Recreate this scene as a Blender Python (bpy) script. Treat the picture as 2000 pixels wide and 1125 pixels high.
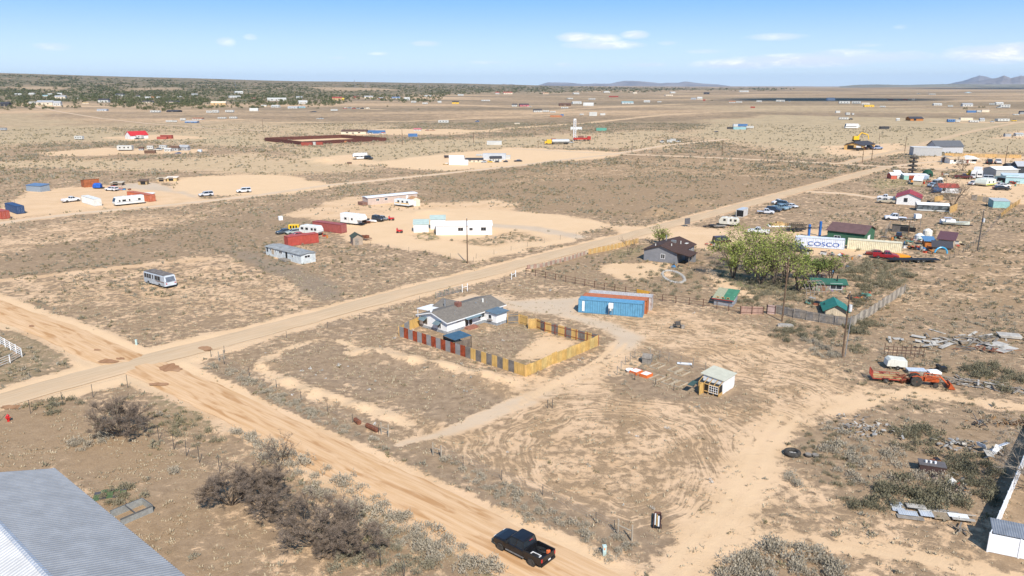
import bpy, math, random
import numpy as np
from mathutils import Vector, Matrix
# ---------------------------------------------------------------- camera, sky, sun, exposure
S = bpy.context.scene
COL = S.collection
for o in list(bpy.data.objects): bpy.data.objects.remove(o)
CAMH, FPX, PITCH = 41.0, 1480.0, math.atan(394.5/1480.0)
cam = bpy.data.cameras.new('camera'); co = bpy.data.objects.new('camera', cam); COL.objects.link(co)
co.location = (0, 0, CAMH); co.rotation_euler = (math.pi/2-PITCH, 0, 0)
cam.sensor_width = 36; cam.lens = 36*FPX/2000; cam.clip_start = .5; cam.clip_end = 250000
S.camera = co
S.render.resolution_x, S.render.resolution_y = 1024, 576
SUN_EL = math.radians(43); SUN_AZ = math.atan2(.26, -.966)          # direction from the ground towards the sun (x, y) = (.26, -.966)
S.view_settings.view_transform = 'Standard'; S.view_settings.look = 'None'; S.view_settings.gamma = 1
S.view_settings.exposure = 0.62
S.cycles.max_bounces = 5; S.cycles.volume_bounces = 0; S.cycles.volume_max_steps = 16
S.cycles.sample_clamp_indirect = 6
S.cycles.transparent_max_bounces = 8
class NT:
    def __init__(s, nt): s.nt = nt; nt.nodes.clear()
    def n(s, t, ins=None, **kw):
        nd = s.nt.nodes.new(t)
        for k, v in kw.items(): setattr(nd, k, v)
        for k, v in (ins or {}).items():
            if isinstance(v, bpy.types.NodeSocket): s.nt.links.new(v, nd.inputs[k])
            elif v is not None: nd.inputs[k].default_value = v
        return nd
    def m(s, op, a, b=None, c=None, clamp=False):
        nd = s.n('ShaderNodeMath', operation=op, use_clamp=clamp)
        for i, v in enumerate((a, b, c)):
            if v is None: continue
            if isinstance(v, bpy.types.NodeSocket): s.nt.links.new(v, nd.inputs[i])
            else: nd.inputs[i].default_value = v
        return nd.outputs[0]
    def mix(s, f, a, b, mode='MIX'):
        nd = s.n('ShaderNodeMix', data_type='RGBA', blend_type=mode, clamp_factor=True)
        for i, v in ((0, f), (6, a), (7, b)):
            if isinstance(v, bpy.types.NodeSocket): s.nt.links.new(v, nd.inputs[i])
            else: nd.inputs[i].default_value = v if i == 0 else (tuple(v)+(1,))[:4]
        return nd.outputs[2]
    def noise(s, vec, scale, detail=4, rough=.55, dist=0):
        return s.n('ShaderNodeTexNoise', {'Vector': vec, 'Scale': scale, 'Detail': detail, 'Roughness': rough, 'Distortion': dist}).outputs[0]
    def step(s, x, lo, hi):
        nd = s.n('ShaderNodeMapRange', {'Value': x, 'From Min': lo, 'From Max': hi}, interpolation_type='SMOOTHSTEP'); return nd.outputs[0]
W = bpy.data.worlds.new('World'); S.world = W; W.use_nodes = True
w = NT(W.node_tree)
sky = w.n('ShaderNodeTexSky', sky_type='NISHITA', sun_disc=False, sun_elevation=SUN_EL, sun_rotation=math.atan2(.26, -.966), altitude=1800, air_density=1.0, dust_density=.6, ozone_density=2.2)
tc = w.n('ShaderNodeTexCoord').outputs['Generated']
sp = w.n('ShaderNodeSeparateXYZ', {0: tc})
az = w.m('ARCTAN2', sp.outputs[0], sp.outputs[1]); el = w.m('ARCSINE', sp.outputs[2])
cv = w.n('ShaderNodeCombineXYZ', {0: az, 1: w.m('MULTIPLY', el, 3.2), 2: 0.0}).outputs[0]
nz = w.noise(cv, 26, 7, .62, .3)
nz2 = w.noise(cv, 9, 3, .5)
CL = []                                                              # u, v, half width, half height, amount: photo positions turned into sky directions
for c in [(1125,73,38,8,1),(1178,75,34,8,.8),(1240,68,28,7,.9),(1180,88,75,8,.85),(1305,84,20,4,.4),(1380,100,45,4,.45),(1515,72,55,6,.7),(1445,125,90,9,.85),(1570,118,140,11,1.0),(1700,112,120,9,.7),
          (1650,103,60,6,.6),(1265,126,45,4,.5),(1950,105,95,14,1.0),(1985,95,60,9,1.0),(1890,112,60,7,.6),(830,85,30,5,.55),(740,105,20,3,.4),(440,82,18,8,.5),(490,72,14,5,.4),(100,91,34,6,.5),
          (955,122,50,3,.35),(1105,126,20,4,.4),(1690,88,30,3,.35),(1775,104,40,4,.4),(660,113,18,3,.3),(880,124,22,3,.3),(1760,52,14,4,.25),(150,134,30,3,.25),(230,139,20,2,.2)]: CL.append(c)
tot = None
for (u, v, a, b, k) in CL:
    dx, dy, dz = u-1000, FPX*math.cos(PITCH)-(v-562.5)*math.sin(PITCH), -(FPX*math.sin(PITCH)+(v-562.5)*math.cos(PITCH))
    a0, e0 = math.atan2(dx, dy), math.atan2(dz, math.hypot(dx, dy))
    sx = FPX*1.0/(a*1.15)*math.sqrt(1+((u-1000)/FPX)**2); sy = FPX/(b*1.25)
    d = w.m('ADD', w.m('POWER', w.m('ABSOLUTE', w.m('MULTIPLY', w.m('SUBTRACT', az, a0), sx)), 2), w.m('POWER', w.m('ABSOLUTE', w.m('MULTIPLY', w.m('SUBTRACT', el, e0), sy)), 2))
    g = w.m('MULTIPLY', w.m('SUBTRACT', 1.0, d, clamp=True), k)
    tot = g if tot is None else w.m('MAXIMUM', tot, g)
cm = w.m('MULTIPLY', tot, w.step(w.m('ADD', nz, w.m('MULTIPLY', tot, .6)), .46, .68))
cc = w.mix(w.step(nz, .45, .75), (.60, .66, .80), (1.0, .96, .95))
hor = w.step(el, -.01, .135)                                          # pale band low on the sky, deeper blue above
base = w.mix(hor, (7.6, 9.4, 10.8), (1.35, 4.4, 9.6)); base = w.mix(w.step(el, .2, .75), base, (1.1, 2.3, 4.8))
skc = w.mix(.8, sky.outputs[0], base)
bgc = w.mix(w.m('MULTIPLY', cm, 1.0, clamp=True), skc, w.mix(1.0, cc, (13, 13, 13), 'MULTIPLY'))
bg = w.n('ShaderNodeBackground', {'Color': bgc, 'Strength': .075})
w.n('ShaderNodeOutputWorld', {'Surface': bg.outputs[0]})
sl = bpy.data.lights.new('sun', 'SUN'); sl.energy = 4.1; sl.angle = math.radians(.5); sl.color = (1, .94, .85)
so = bpy.data.objects.new('sun', sl); COL.objects.link(so)
sd = Vector((.26*math.cos(SUN_EL), -.966*math.cos(SUN_EL), math.sin(SUN_EL)))
so.rotation_euler = sd.to_track_quat('Z', 'Y').to_euler(); so.location = (0, 0, 120)
# ---------------------------------------------------------------- photo position -> place on the ground
CP, SP = math.cos(PITCH), math.sin(PITCH)
def smooth(x, a, b):
    t = np.clip((np.asarray(x, float)-a)/(b-a), 0, 1); return t*t*(3-2*t)
def hgt(x, y):
    """height of the land: flat basin, a long wooded slope rising to the left far away"""
    x = np.asarray(x, float); y = np.asarray(y, float)
    r = np.hypot(x, y); a = np.degrees(np.arctan2(x, y))
    A = np.interp(a, [-75, -34, -18.6, -3.9, 2, 12, 40, 80], [250, 163, 106, 62, 40, 22, 10, 10])
    h = A*smooth(r, 1400, 9500)
    h = h + smooth(r, 1300, 2600)*3.0*np.sin(x/310+1)*np.sin(y/420) + smooth(r, 3500, 8000)*9*np.sin(x/900+2)*np.sin(y/1300+.5)
    return h
def G(u, v, z=0.0):
    dy, dz = FPX*CP-(v-562.5)*SP, FPX*SP+(v-562.5)*CP
    dx = u-1000.0
    if v > 215 or z: 
        s = (CAMH-z)/dz; return (dx*s, dy*s)
    t, hit = 1000.0, None
    n = math.sqrt(dx*dx+dy*dy)
    while t < 60000:
        x, y = dx/n*t, dy/n*t
        if CAMH-dz/n*t <= float(hgt(x, y)): return (x, y)
        t *= 1.004
    return (dx/n*20000, dy/n*20000)
def HT(u, v, vt):
    """height of something standing at (u, v) whose top shows at vt"""
    x, y = G(u, v); dz = FPX*SP+(vt-562.5)*CP; dy = FPX*CP-(vt-562.5)*SP
    return CAMH-y*dz/dy-float(hgt(x, y))
def vnoise(x, y, sc, seed=0):
    x = np.asarray(x, float)/sc+seed*17.3; y = np.asarray(y, float)/sc+seed*5.7
    xi, yi = np.floor(x), np.floor(y); fx, fy = x-xi, y-yi; fx = fx*fx*(3-2*fx); fy = fy*fy*(3-2*fy)
    def h(a, b):
        v = np.sin(a*127.1+b*311.7+seed*74.7)*43758.5453; return v-np.floor(v)
    return (h(xi, yi)*(1-fx)+h(xi+1, yi)*fx)*(1-fy)+(h(xi, yi+1)*(1-fx)+h(xi+1, yi+1)*fx)*fy
def fbm(x, y, sc, seed=0, n=4):
    s = 0; a = .5; t = 0
    for i in range(n): s = s+a*vnoise(x, y, sc/2**i, seed+i); t += a; a *= .55
    return s/t
# ---------------------------------------------------------------- zones of the ground
def seg_dist(px, py, pts, closed):
    d = np.full(px.shape, 1e9); ins = np.zeros(px.shape, bool); par = np.zeros(px.shape)
    n = len(pts); acc = 0
    for i in range(n if closed else n-1):
        ax, ay = pts[i]; bx, by = pts[(i+1) % n]
        ex, ey = bx-ax, by-ay; L2 = ex*ex+ey*ey+1e-9
        t = np.clip(((px-ax)*ex+(py-ay)*ey)/L2, 0, 1)
        dd = np.hypot(px-ax-t*ex, py-ay-t*ey)
        d = np.minimum(d, dd)
        if closed:
            c = ((ay > py) != (by > py)) & (px < (bx-ax)*(py-ay)/(by-ay+1e-12)+ax); ins ^= c
    return np.where(ins, -d, d) if closed else d
# (attribute values, 'p' polygon or line width in metres, soft edge in metres, photo points)
Z = [
 (dict(forest=1, veg=.6), 'p', 60, [(-400,120),(0,120),(500,120),(760,140),(900,160),(1100,169.2),(1500,171),(1500,176),(1330,176),(1120,178),(960,180),(870,183),(760,186),(640,192),(500,198),(330,202),(170,196),(0,202),(-400,202)]),
 (dict(veg=.4, pale=.3), 'p', 80, [(45,166),(120,170),(125,178),(40,174)]), (dict(veg=.5, pale=.3), 'p', 80, [(235,173),(350,170),(360,176),(240,178)]), (dict(veg=.4, pale=.2), 'p', 80, [(600,170),(720,172),(800,176),(640,178)]),
 # far country: strips of pale grass and of darker brush
 (dict(pale=.7, veg=.35), 'p', 34, [(-300,285),(60,240),(240,256),(520,262),(540,285),(240,278),(60,282),(-100,300)]),
 (dict(pale=.6, veg=.35), 'p', 40, [(-200,228),(70,222),(150,238),(60,244),(-200,248)]),
 (dict(pale=.5, veg=.35), 'p', 40, [(240,248),(500,240),(760,246),(640,262),(330,262)]),
 (dict(pale=.65, veg=.35), 'p', 34, [(520,290),(760,282),(1000,270),(1300,255),(1330,262),(1290,285),(1150,286),(1000,286),(860,300),(690,318),(560,322)]),
 (dict(pale=.75, veg=.3), 'p', 40, [(1330,262),(1400,235),(1520,225),(2050,235),(2200,250),(2200,300),(1780,300),(1560,300),(1430,280)]),
 (dict(pale=.5, veg=.35), 'p', 34, [(1080,262),(1240,262),(1290,290),(1100,288)]),
 (dict(pale=.5, veg=.3), 'p', 20, [(-100,320),(250,312),(500,300),(700,330),(500,340),(200,335)]),
 (dict(brown=.8, veg=.75), 'p', 16, [(820,345),(1130,300),(1440,310),(1700,330),(1500,385),(1300,430),(1180,425),(1000,400),(850,385)]),
 (dict(brown=.9, veg=.62), 'p', 10, [(960,360),(1130,305),(1440,312),(1690,330),(1560,345),(1300,345),(1100,352)]),
 (dict(veg=.74, brown=.4), 'p', 14, [(440,420),(560,400),(640,405),(700,430),(600,450),(560,500),(400,500),(250,520),(0,545),(0,500),(200,470),(330,450)]),
 (dict(veg=.5), 'p', 10, [(0,470),(200,425),(420,415),(300,455),(100,480),(0,500)]),
 (dict(veg=.52, brown=.3), 'p', 5, [(0,548),(160,530),(380,500),(520,505),(660,545),(640,585),(500,625),(250,670),(120,600),(0,575)]),
 (dict(veg=.62, brown=.4), 'p', 6, [(150,600),(350,590),(520,615),(380,670),(260,672)]),
 (dict(veg=1.0, dark=.4), 'p', 3, [(430,490),(490,485),(560,520),(640,545),(690,590),(640,588),(560,540),(470,510)]),
 (dict(veg=.1), 'l', 2.4, [(0,548),(120,535),(260,520),(400,505)], 1.5),
 (dict(veg=.15, bare=.6), 'l', 40, [(60,206),(140,208),(250,209)], 50), (dict(veg=.15, bare=.6), 'l', 30, [(400,208),(470,209),(530,208)], 50), (dict(veg=.15, bare=.7), 'l', 26, [(640,197),(700,199),(780,198)], 40), (dict(veg=.1, bare=.8), 'l', 26, [(655,214),(735,214)], 30),
 (dict(veg=.2, bare=.6), 'l', 20, [(820,205),(900,205),(1000,210),(1100,208)], 30), (dict(veg=.2, bare=.6), 'l', 26, [(1090,215),(1200,209),(1330,203),(1500,200)], 30), (dict(veg=.2, bare=.6), 'l', 20, [(1040,222),(1110,221)], 20), (dict(veg=.25, bare=.6), 'l', 14, [(1500,214),(1300,224),(1150,240),(1000,250),(880,262)], 10), (dict(veg=.25, bare=.6), 'l', 12, [(500,240),(800,237),(1000,228),(1180,222)], 10),
 (dict(veg=.2, bare=.5), 'l', 30, [(1680,209),(1800,207),(1960,209)], 30), (dict(veg=.2, bare=.6), 'l', 20, [(1840,239),(1990,239)], 16), (dict(veg=.2, bare=.4), 'l', 30, [(1300,189),(1500,184),(1700,183)], 80), (dict(veg=.2, bare=.6), 'l', 24, [(380,237),(470,233)], 16),
 (dict(veg=.03, bare=.9), 'l', 11, [(-200,835),(0,785),(150,744),(300,703),(430,668)], 1.6), (dict(veg=.06, bare=.8), 'l', 8.6, [(430,668),(600,624),(900,547),(1200,470)], 1.6), (dict(veg=.05, bare=.9), 'l', 9.5, [(-200,520),(0,606),(120,652),(230,700)], 1.8), (dict(veg=.1, bare=.8), 'l', 8.4, [(300,730),(400,770),(560,850),(700,922),(850,992),(1000,1068),(1120,1130)], 1.8),
 (dict(veg=.02, bare=.9), 'p', 2, [(150,672),(215,675),(300,690),(440,668),(395,700),(385,722),(430,760),(400,785),(330,765),(270,748),(90,775),(60,745),(130,728),(170,705)]),
 # bare lots
 (dict(veg=.02, bare=1), 'p', 5, [(320,354),(400,343),(520,340),(660,362),(560,378),(430,384),(350,384)]),
 (dict(veg=.1, gravel=.9), 'p', 3, [(225,360),(300,356),(385,384),(380,394),(340,397),(240,372)]),
 (dict(veg=.1, bare=.5), 'p', 4, [(0,400),(60,372),(200,362),(300,372),(420,392),(200,408),(0,430)]),
 (dict(veg=.02, bare=1), 'p', 6, [(700,320),(870,300),(1000,288),(1220,298),(1190,308),(1010,322),(880,335),(760,325)]),
 (dict(veg=.05, bare=.8), 'p', 6, [(600,308),(700,300),(740,318),(640,322)]),
 (dict(veg=.03, bare=1), 'p', 8, [(560,273),(660,266),(745,273),(640,281)]),
 (dict(veg=.1, bare=.8), 'p', 10, [(660,258),(740,252),(900,252),(980,256),(860,262),(700,264)]),
 (dict(veg=.1, bare=.5), 'p', 8, [(200,268),(330,262),(400,270),(250,275)]),
 (dict(veg=.1, bare=.6), 'p', 8, [(80,298),(200,290),(400,292),(380,300),(120,304)]),
 (dict(veg=.25, bare=.3), 'p', 5, [(560,420),(680,385),(800,395),(960,392),(1010,400),(1000,420),(700,440)]),
 (dict(veg=.04, bare=.9), 'p', 3, [(680,432),(790,410),(960,408),(1080,420),(1200,438),(1140,458),(1115,470),(930,512),(880,500),(760,478),(690,470),(650,445)]),
 (dict(veg=.5, green=.25), 'p', 3, [(880,470),(960,460),(1010,450),(1060,468),(960,480),(900,482)]),
 (dict(veg=.5, green=.8), 'p', 1.5, [(800,458),(845,452),(860,468),(812,468)]),
 (dict(veg=.2, gravel=.8), 'l', 5, [(960,440),(1040,445),(1130,462)], 2),
 (dict(veg=.15, bare=.6), 'p', 5, [(1600,285),(1660,283),(1760,280),(1770,300),(1700,305),(1610,300)]),
 (dict(veg=.2, bare=.5), 'p', 8, [(1790,310),(1900,300),(2050,310),(2050,345),(1900,335),(1800,325)]),
 (dict(veg=.2, bare=.4), 'p', 8, [(1940,270),(1990,255),(2100,262),(2100,275)]),
 (dict(veg=.6, green=.7), 'p', 5, [(1700,352),(1780,348),(1800,362),(1720,372),(1690,362)]),
 (dict(veg=.5, green=.35), 'p', 5, [(1760,335),(1900,337),(2000,345),(1960,352),(1800,345)]),
 (dict(veg=.2, bare=.6), 'p', 5, [(1830,350),(2020,350),(2020,400),(1900,385),(1860,372)]),
 (dict(veg=.1, bare=.6), 'p', 4, [(1210,445),(1330,440),(1420,450),(1560,462),(1500,470),(1420,500),(1330,480),(1240,462)]),
 (dict(veg=.15, bare=.5), 'p', 4, [(1540,452),(1600,448),(1760,490),(1760,500),(1560,500)]),
 (dict(veg=.72, brown=.45), 'p', 4, [(1100,500),(1250,480),(1420,490),(1560,520),(1500,590),(1300,590),(1060,545)]),
 (dict(veg=.1, bare=.7), 'p', 3, [(1180,520),(1300,515),(1330,540),(1220,545)]),
 (dict(veg=.12, bare=.7), 'p', 3, [(1390,520),(1440,550),(1500,575),(1480,585),(1400,560),(1370,540)]),
 (dict(veg=.8, green=.8, dark=.2), 'p', 3, [(1400,520),(1480,545),(1560,555),(1560,575),(1480,568),(1400,545)]),
 (dict(veg=.75, green=.55), 'p', 3, [(1205,490),(1260,478),(1262,500),(1215,505)]),
 (dict(veg=.12, gravel=.9), 'p', 3, [(975,585),(1130,582),(1130,612),(1110,615),(1060,610),(1000,600)]),
 (dict(veg=.05, bare=.4, gravel=.5), 'p', 2, [(866,590),(930,575),(990,582),(960,600),(900,605)]),
 # the yard in front: dead weeds, cleared swirls, berms
 (dict(veg=.64, brown=.3, bare=0), 'p', 5, [(400,705),(560,660),(780,600),(790,660),(1020,740),(1170,680),(1230,700),(1350,790),(1250,1080),(1000,980),(850,890),(700,830),(480,760)]),
 (dict(veg=.50, brown=.9, streak=1), 'p', 8, [(1180,610),(1300,600),(1500,640),(1650,720),(1700,780),(1560,800),(1450,900),(1400,1040),(1290,1060),(1000,930),(850,850),(1010,760),(1200,690)]),
 (dict(veg=.52, brown=.85, streak=1), 'p', 4, [(880,850),(1010,775),(1180,735),(1330,800),(1460,830),(1450,960),(1340,1040),(1160,1010),(1000,950)]),
 (dict(veg=.72, brown=.15), 'p', 4, [(820,860),(1000,960),(1240,1040),(1310,1010),(1330,1080),(1200,1090),(1080,1030),(800,900)]),
 (dict(veg=.78, brown=.2), 'p', 4, [(1200,700),(1300,690),(1420,740),(1440,780),(1360,790),(1220,770)]),
 (dict(veg=.76, brown=.15), 'p', 2, [(540,700),(620,672),(760,700),(900,745),(980,780),(900,830),(760,790),(600,735)]),
 (dict(veg=.6, brown=.2, green=.15), 'p', 2, [(790,658),(1020,730),(1165,672),(1010,630),(960,640),(880,665)]),
 (dict(veg=.08, bare=.8), 'p', 2, [(1010,700),(1060,655),(1090,655),(1130,670),(1040,705)]),
 (dict(veg=.85, brown=.1), 'p', 2, [(880,665),(1000,640),(1040,660),(990,695),(900,680)]),
 (dict(veg=.22, bare=.8), 'l', 2.6, [(690,690),(740,685),(800,705),(850,715),(920,735),(1000,745),(1060,745)], 1.6),
 (dict(veg=.3, bare=.8), 'l', 2.2, [(520,705),(505,715),(540,745),(600,765),(660,782),(720,800),(800,830)], 1.5),
 (dict(veg=.35, bare=.8), 'l', 1.2, [(520,705),(560,680),(620,664),(660,664),(700,680)], 1),
 (dict(veg=.8, brown=.1), 'l', 3, [(430,720),(560,790),(700,850),(760,870)], 2),
 (dict(veg=.7, brown=.35), 'p', 6, [(1500,640),(1900,560),(2100,560),(2100,790),(1800,760),(1650,740)]),
 (dict(veg=.62, brown=.9), 'p', 8, [(1880,500),(2100,400),(2100,620),(1850,600),(1700,640)]),
 (dict(veg=.78, brown=.3), 'p', 4, [(1530,880),(1600,810),(1750,790),(2000,810),(2100,850),(1990,1040),(1850,1020),(1600,930)]),
 (dict(veg=.55, brown=.5, bare=.1), 'p', 3, [(1540,900),(1600,920),(1850,1030),(2000,1090),(1990,1200),(1600,1200),(1450,1090),(1420,1060)]),
 (dict(veg=.8), 'p', 3, [(1430,1080),(1560,1060),(1640,1090),(1700,1200),(1330,1200)]),
 # lower left field
 (dict(veg=.85, brown=.8), 'p', 3, [(-200,860),(60,790),(280,830),(400,900),(330,960),(180,930),(-200,930)]),
 (dict(veg=.8, brown=.55), 'p', 4, [(150,930),(400,905),(520,1000),(560,1200),(300,1200)]),
 (dict(veg=.62, brown=.5, bare=.2), 'p', 4, [(280,830),(400,830),(560,960),(720,1080),(860,1200),(560,1200),(420,960)]),
 (dict(veg=.75, brown=.1, green=.45), 'l', 3, [(330,775),(420,820),(520,860),(640,920),(760,980),(900,1060),(1000,1120)], 3),
 (dict(veg=.7, brown=.15, green=.2), 'p', 3, [(0,660),(60,640),(130,705),(60,750),(-60,765),(-60,650)]),
 # wheel tracks and worn ways
 (dict(veg=.22, gravel=.8, bare=.2), 'l', 3.4, [(1050,600),(1130,622),(1200,640),(1232,660),(1215,690),(1150,735),(1060,765)], 2),
 (dict(veg=.12, gravel=.6, bare=.4), 'l', 1.3, [(1060,762),(1000,785),(930,815),(860,848),(780,868)], .8),
 (dict(veg=.12, gravel=.6, bare=.4), 'l', 1.3, [(1040,785),(980,805),(905,835),(860,850)], .8),
 (dict(veg=.42, bare=.3), 'l', 6, [(1020,750),(1130,750),(1230,700)], 5),
 (dict(veg=.3, bare=.6), 'l', 5, [(1300,1160),(1360,1080),(1430,1000),(1470,930),(1490,870),(1540,820)], 2.5),
 (dict(veg=.3, bare=.7), 'l', 2.2, [(1520,830),(1600,790),(1700,765),(1830,775),(2050,800)], 1.5),
 (dict(veg=.12, bare=.8), 'l', 1.6, [(1620,805),(1700,785),(1800,765),(1850,772)], 1.2),
 (dict(veg=.45, bare=.3), 'l', 3, [(1440,690),(1560,690),(1640,720),(1560,820),(1500,850)], 3),
 (dict(veg=.28, bare=.7), 'l', 3.0, [(1500,1060),(1650,1060),(1800,1080),(2000,1140)], 2.5),
 (dict(veg=.04, bare=.9), 'l', .7, [(1330,1125),(1385,1070),(1450,1000),(1485,930),(1505,870),(1560,815)], .6), (dict(veg=.04, bare=.9), 'l', .7, [(1290,1125),(1350,1060),(1415,990),(1455,925),(1475,870),(1525,815)], .6),
 (dict(veg=.05, bare=.9), 'l', .6, [(1000,800),(1100,745),(1190,705),(1225,670)], .5), (dict(veg=.05, bare=.9), 'l', .6, [(1020,780),(1110,735),(1175,700),(1205,668)], .5), (dict(veg=.1, bare=.9), 'l', .8, [(1500,1075),(1650,1072),(1800,1092),(2000,1150)], .6),
]
YC = G(1165, 900)
def attrs(px, py):
    px = np.asarray(px, float); py = np.asarray(py, float)
    A = {k: np.zeros(px.shape) for k in ('bare', 'veg', 'brown', 'pale', 'gravel', 'green', 'dark', 'streak', 'forest')}
    r = np.hypot(px, py)
    A['veg'] = .62+0*px; A['brown'] = np.clip(.35+.5*(fbm(px, py, 160, 3)-.5), 0, 1)
    far = smooth(r, 600, 1100); A['veg'] = A['veg']*(1-far)+far*(.55+1.1*(fbm(px, py*2.2, 420, 9)-.5))
    A['pale'] = far*np.clip((fbm(px*.6, py*2.0, 500, 21)-.53)*4, 0, .6)
    for q in Z:
        vals, typ = q[0], q[1]
        if typ == 'p': soft, pts = q[2], q[3]
        else: wd, pts, soft = q[2], q[3], q[4]
        P = [G(*p) for p in pts]
        xs, ys = [p[0] for p in P], [p[1] for p in P]; mg = soft+(0 if typ == 'p' else wd)
        sel = (px > min(xs)-mg) & (px < max(xs)+mg) & (py > min(ys)-mg) & (py < max(ys)+mg)
        if not sel.any(): continue
        sx, sy = px[sel], py[sel]
        d = seg_dist(sx, sy, P, typ == 'p')
        if typ == 'l': d = d-wd/2
        d = d+(fbm(sx, sy, soft*3+.5, 5, 3)-.5)*soft*(2.4 if typ == 'p' else 1.2)
        wgt = np.clip(.5-d/soft, 0, 1)
        for k, v in vals.items(): A[k][sel] = A[k][sel]*(1-wgt)+v*wgt
        for k in ('bare', 'gravel', 'green', 'dark', 'pale', 'forest'):
            if k not in vals: A[k][sel] *= (1-wgt)
    return A
def link(o, parent=None):
    COL.objects.link(o)
    if parent is not None: o.parent = parent
    return o
def npmesh(name, V, F, mats, attr=None, smoothf=False):
    """V (n,3), F (m,k) with k = 3 or 4"""
    me = bpy.data.meshes.new(name); V = np.asarray(V, np.float32); F = np.asarray(F, np.int32); k = F.shape[1]
    me.vertices.add(len(V)); me.vertices.foreach_set('co', V.ravel())
    me.loops.add(F.size); me.loops.foreach_set('vertex_index', F.ravel())
    me.polygons.add(len(F)); me.polygons.foreach_set('loop_start', np.arange(0, F.size, k, dtype=np.int32))
    if smoothf: me.polygons.foreach_set('use_smooth', np.ones(len(F), bool))
    for m_ in (mats if isinstance(mats, (list, tuple)) else [mats]): me.materials.append(m_)
    for n_, a_ in (attr or {}).items():
        a_ = np.asarray(a_, np.float32)
        if a_.ndim == 1: me.attributes.new(n_, 'FLOAT', 'POINT').data.foreach_set('value', a_)
        else: me.attributes.new(n_, 'FLOAT_VECTOR', 'POINT').data.foreach_set('vector', a_.ravel())
    me.update(calc_edges=True); return me
def tag(o, label=None, cat=None, group=None, kind=None):
    for k, v in (('label', label), ('category', cat), ('group', group), ('kind', kind)):
        if v: o[k] = v
    return o
# ---------------------------------------------------------------- materials
def new_mat(name):
    m_ = bpy.data.materials.new(name); m_.use_nodes = True; t = NT(m_.node_tree); return m_, t
def finish(t, col, rough=.9, bump=None, bstr=.3, bdist=.05, **ins):
    b = t.n('ShaderNodeBsdfPrincipled', {'Base Color': col if isinstance(col, bpy.types.NodeSocket) else (tuple(col)+(1,))[:4], 'Roughness': rough})
    b.inputs['Specular IOR Level'].default_value = ins.pop('spec', .2)
    for k, v in ins.items():
        k = k.replace('_', ' ')
        if isinstance(v, bpy.types.NodeSocket): t.nt.links.new(v, b.inputs[k])
        else: b.inputs[k].default_value = v
    if bump is not None: t.nt.links.new(t.n('ShaderNodeBump', {'Height': bump, 'Strength': bstr, 'Distance': bdist}).outputs[0], b.inputs['Normal'])
    t.n('ShaderNodeOutputMaterial', {'Surface': b.outputs[0]}); return b
SAND, SAND2, RED = (.65, .45, .28), (.55, .365, .21), (.36, .19, .085)
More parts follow.
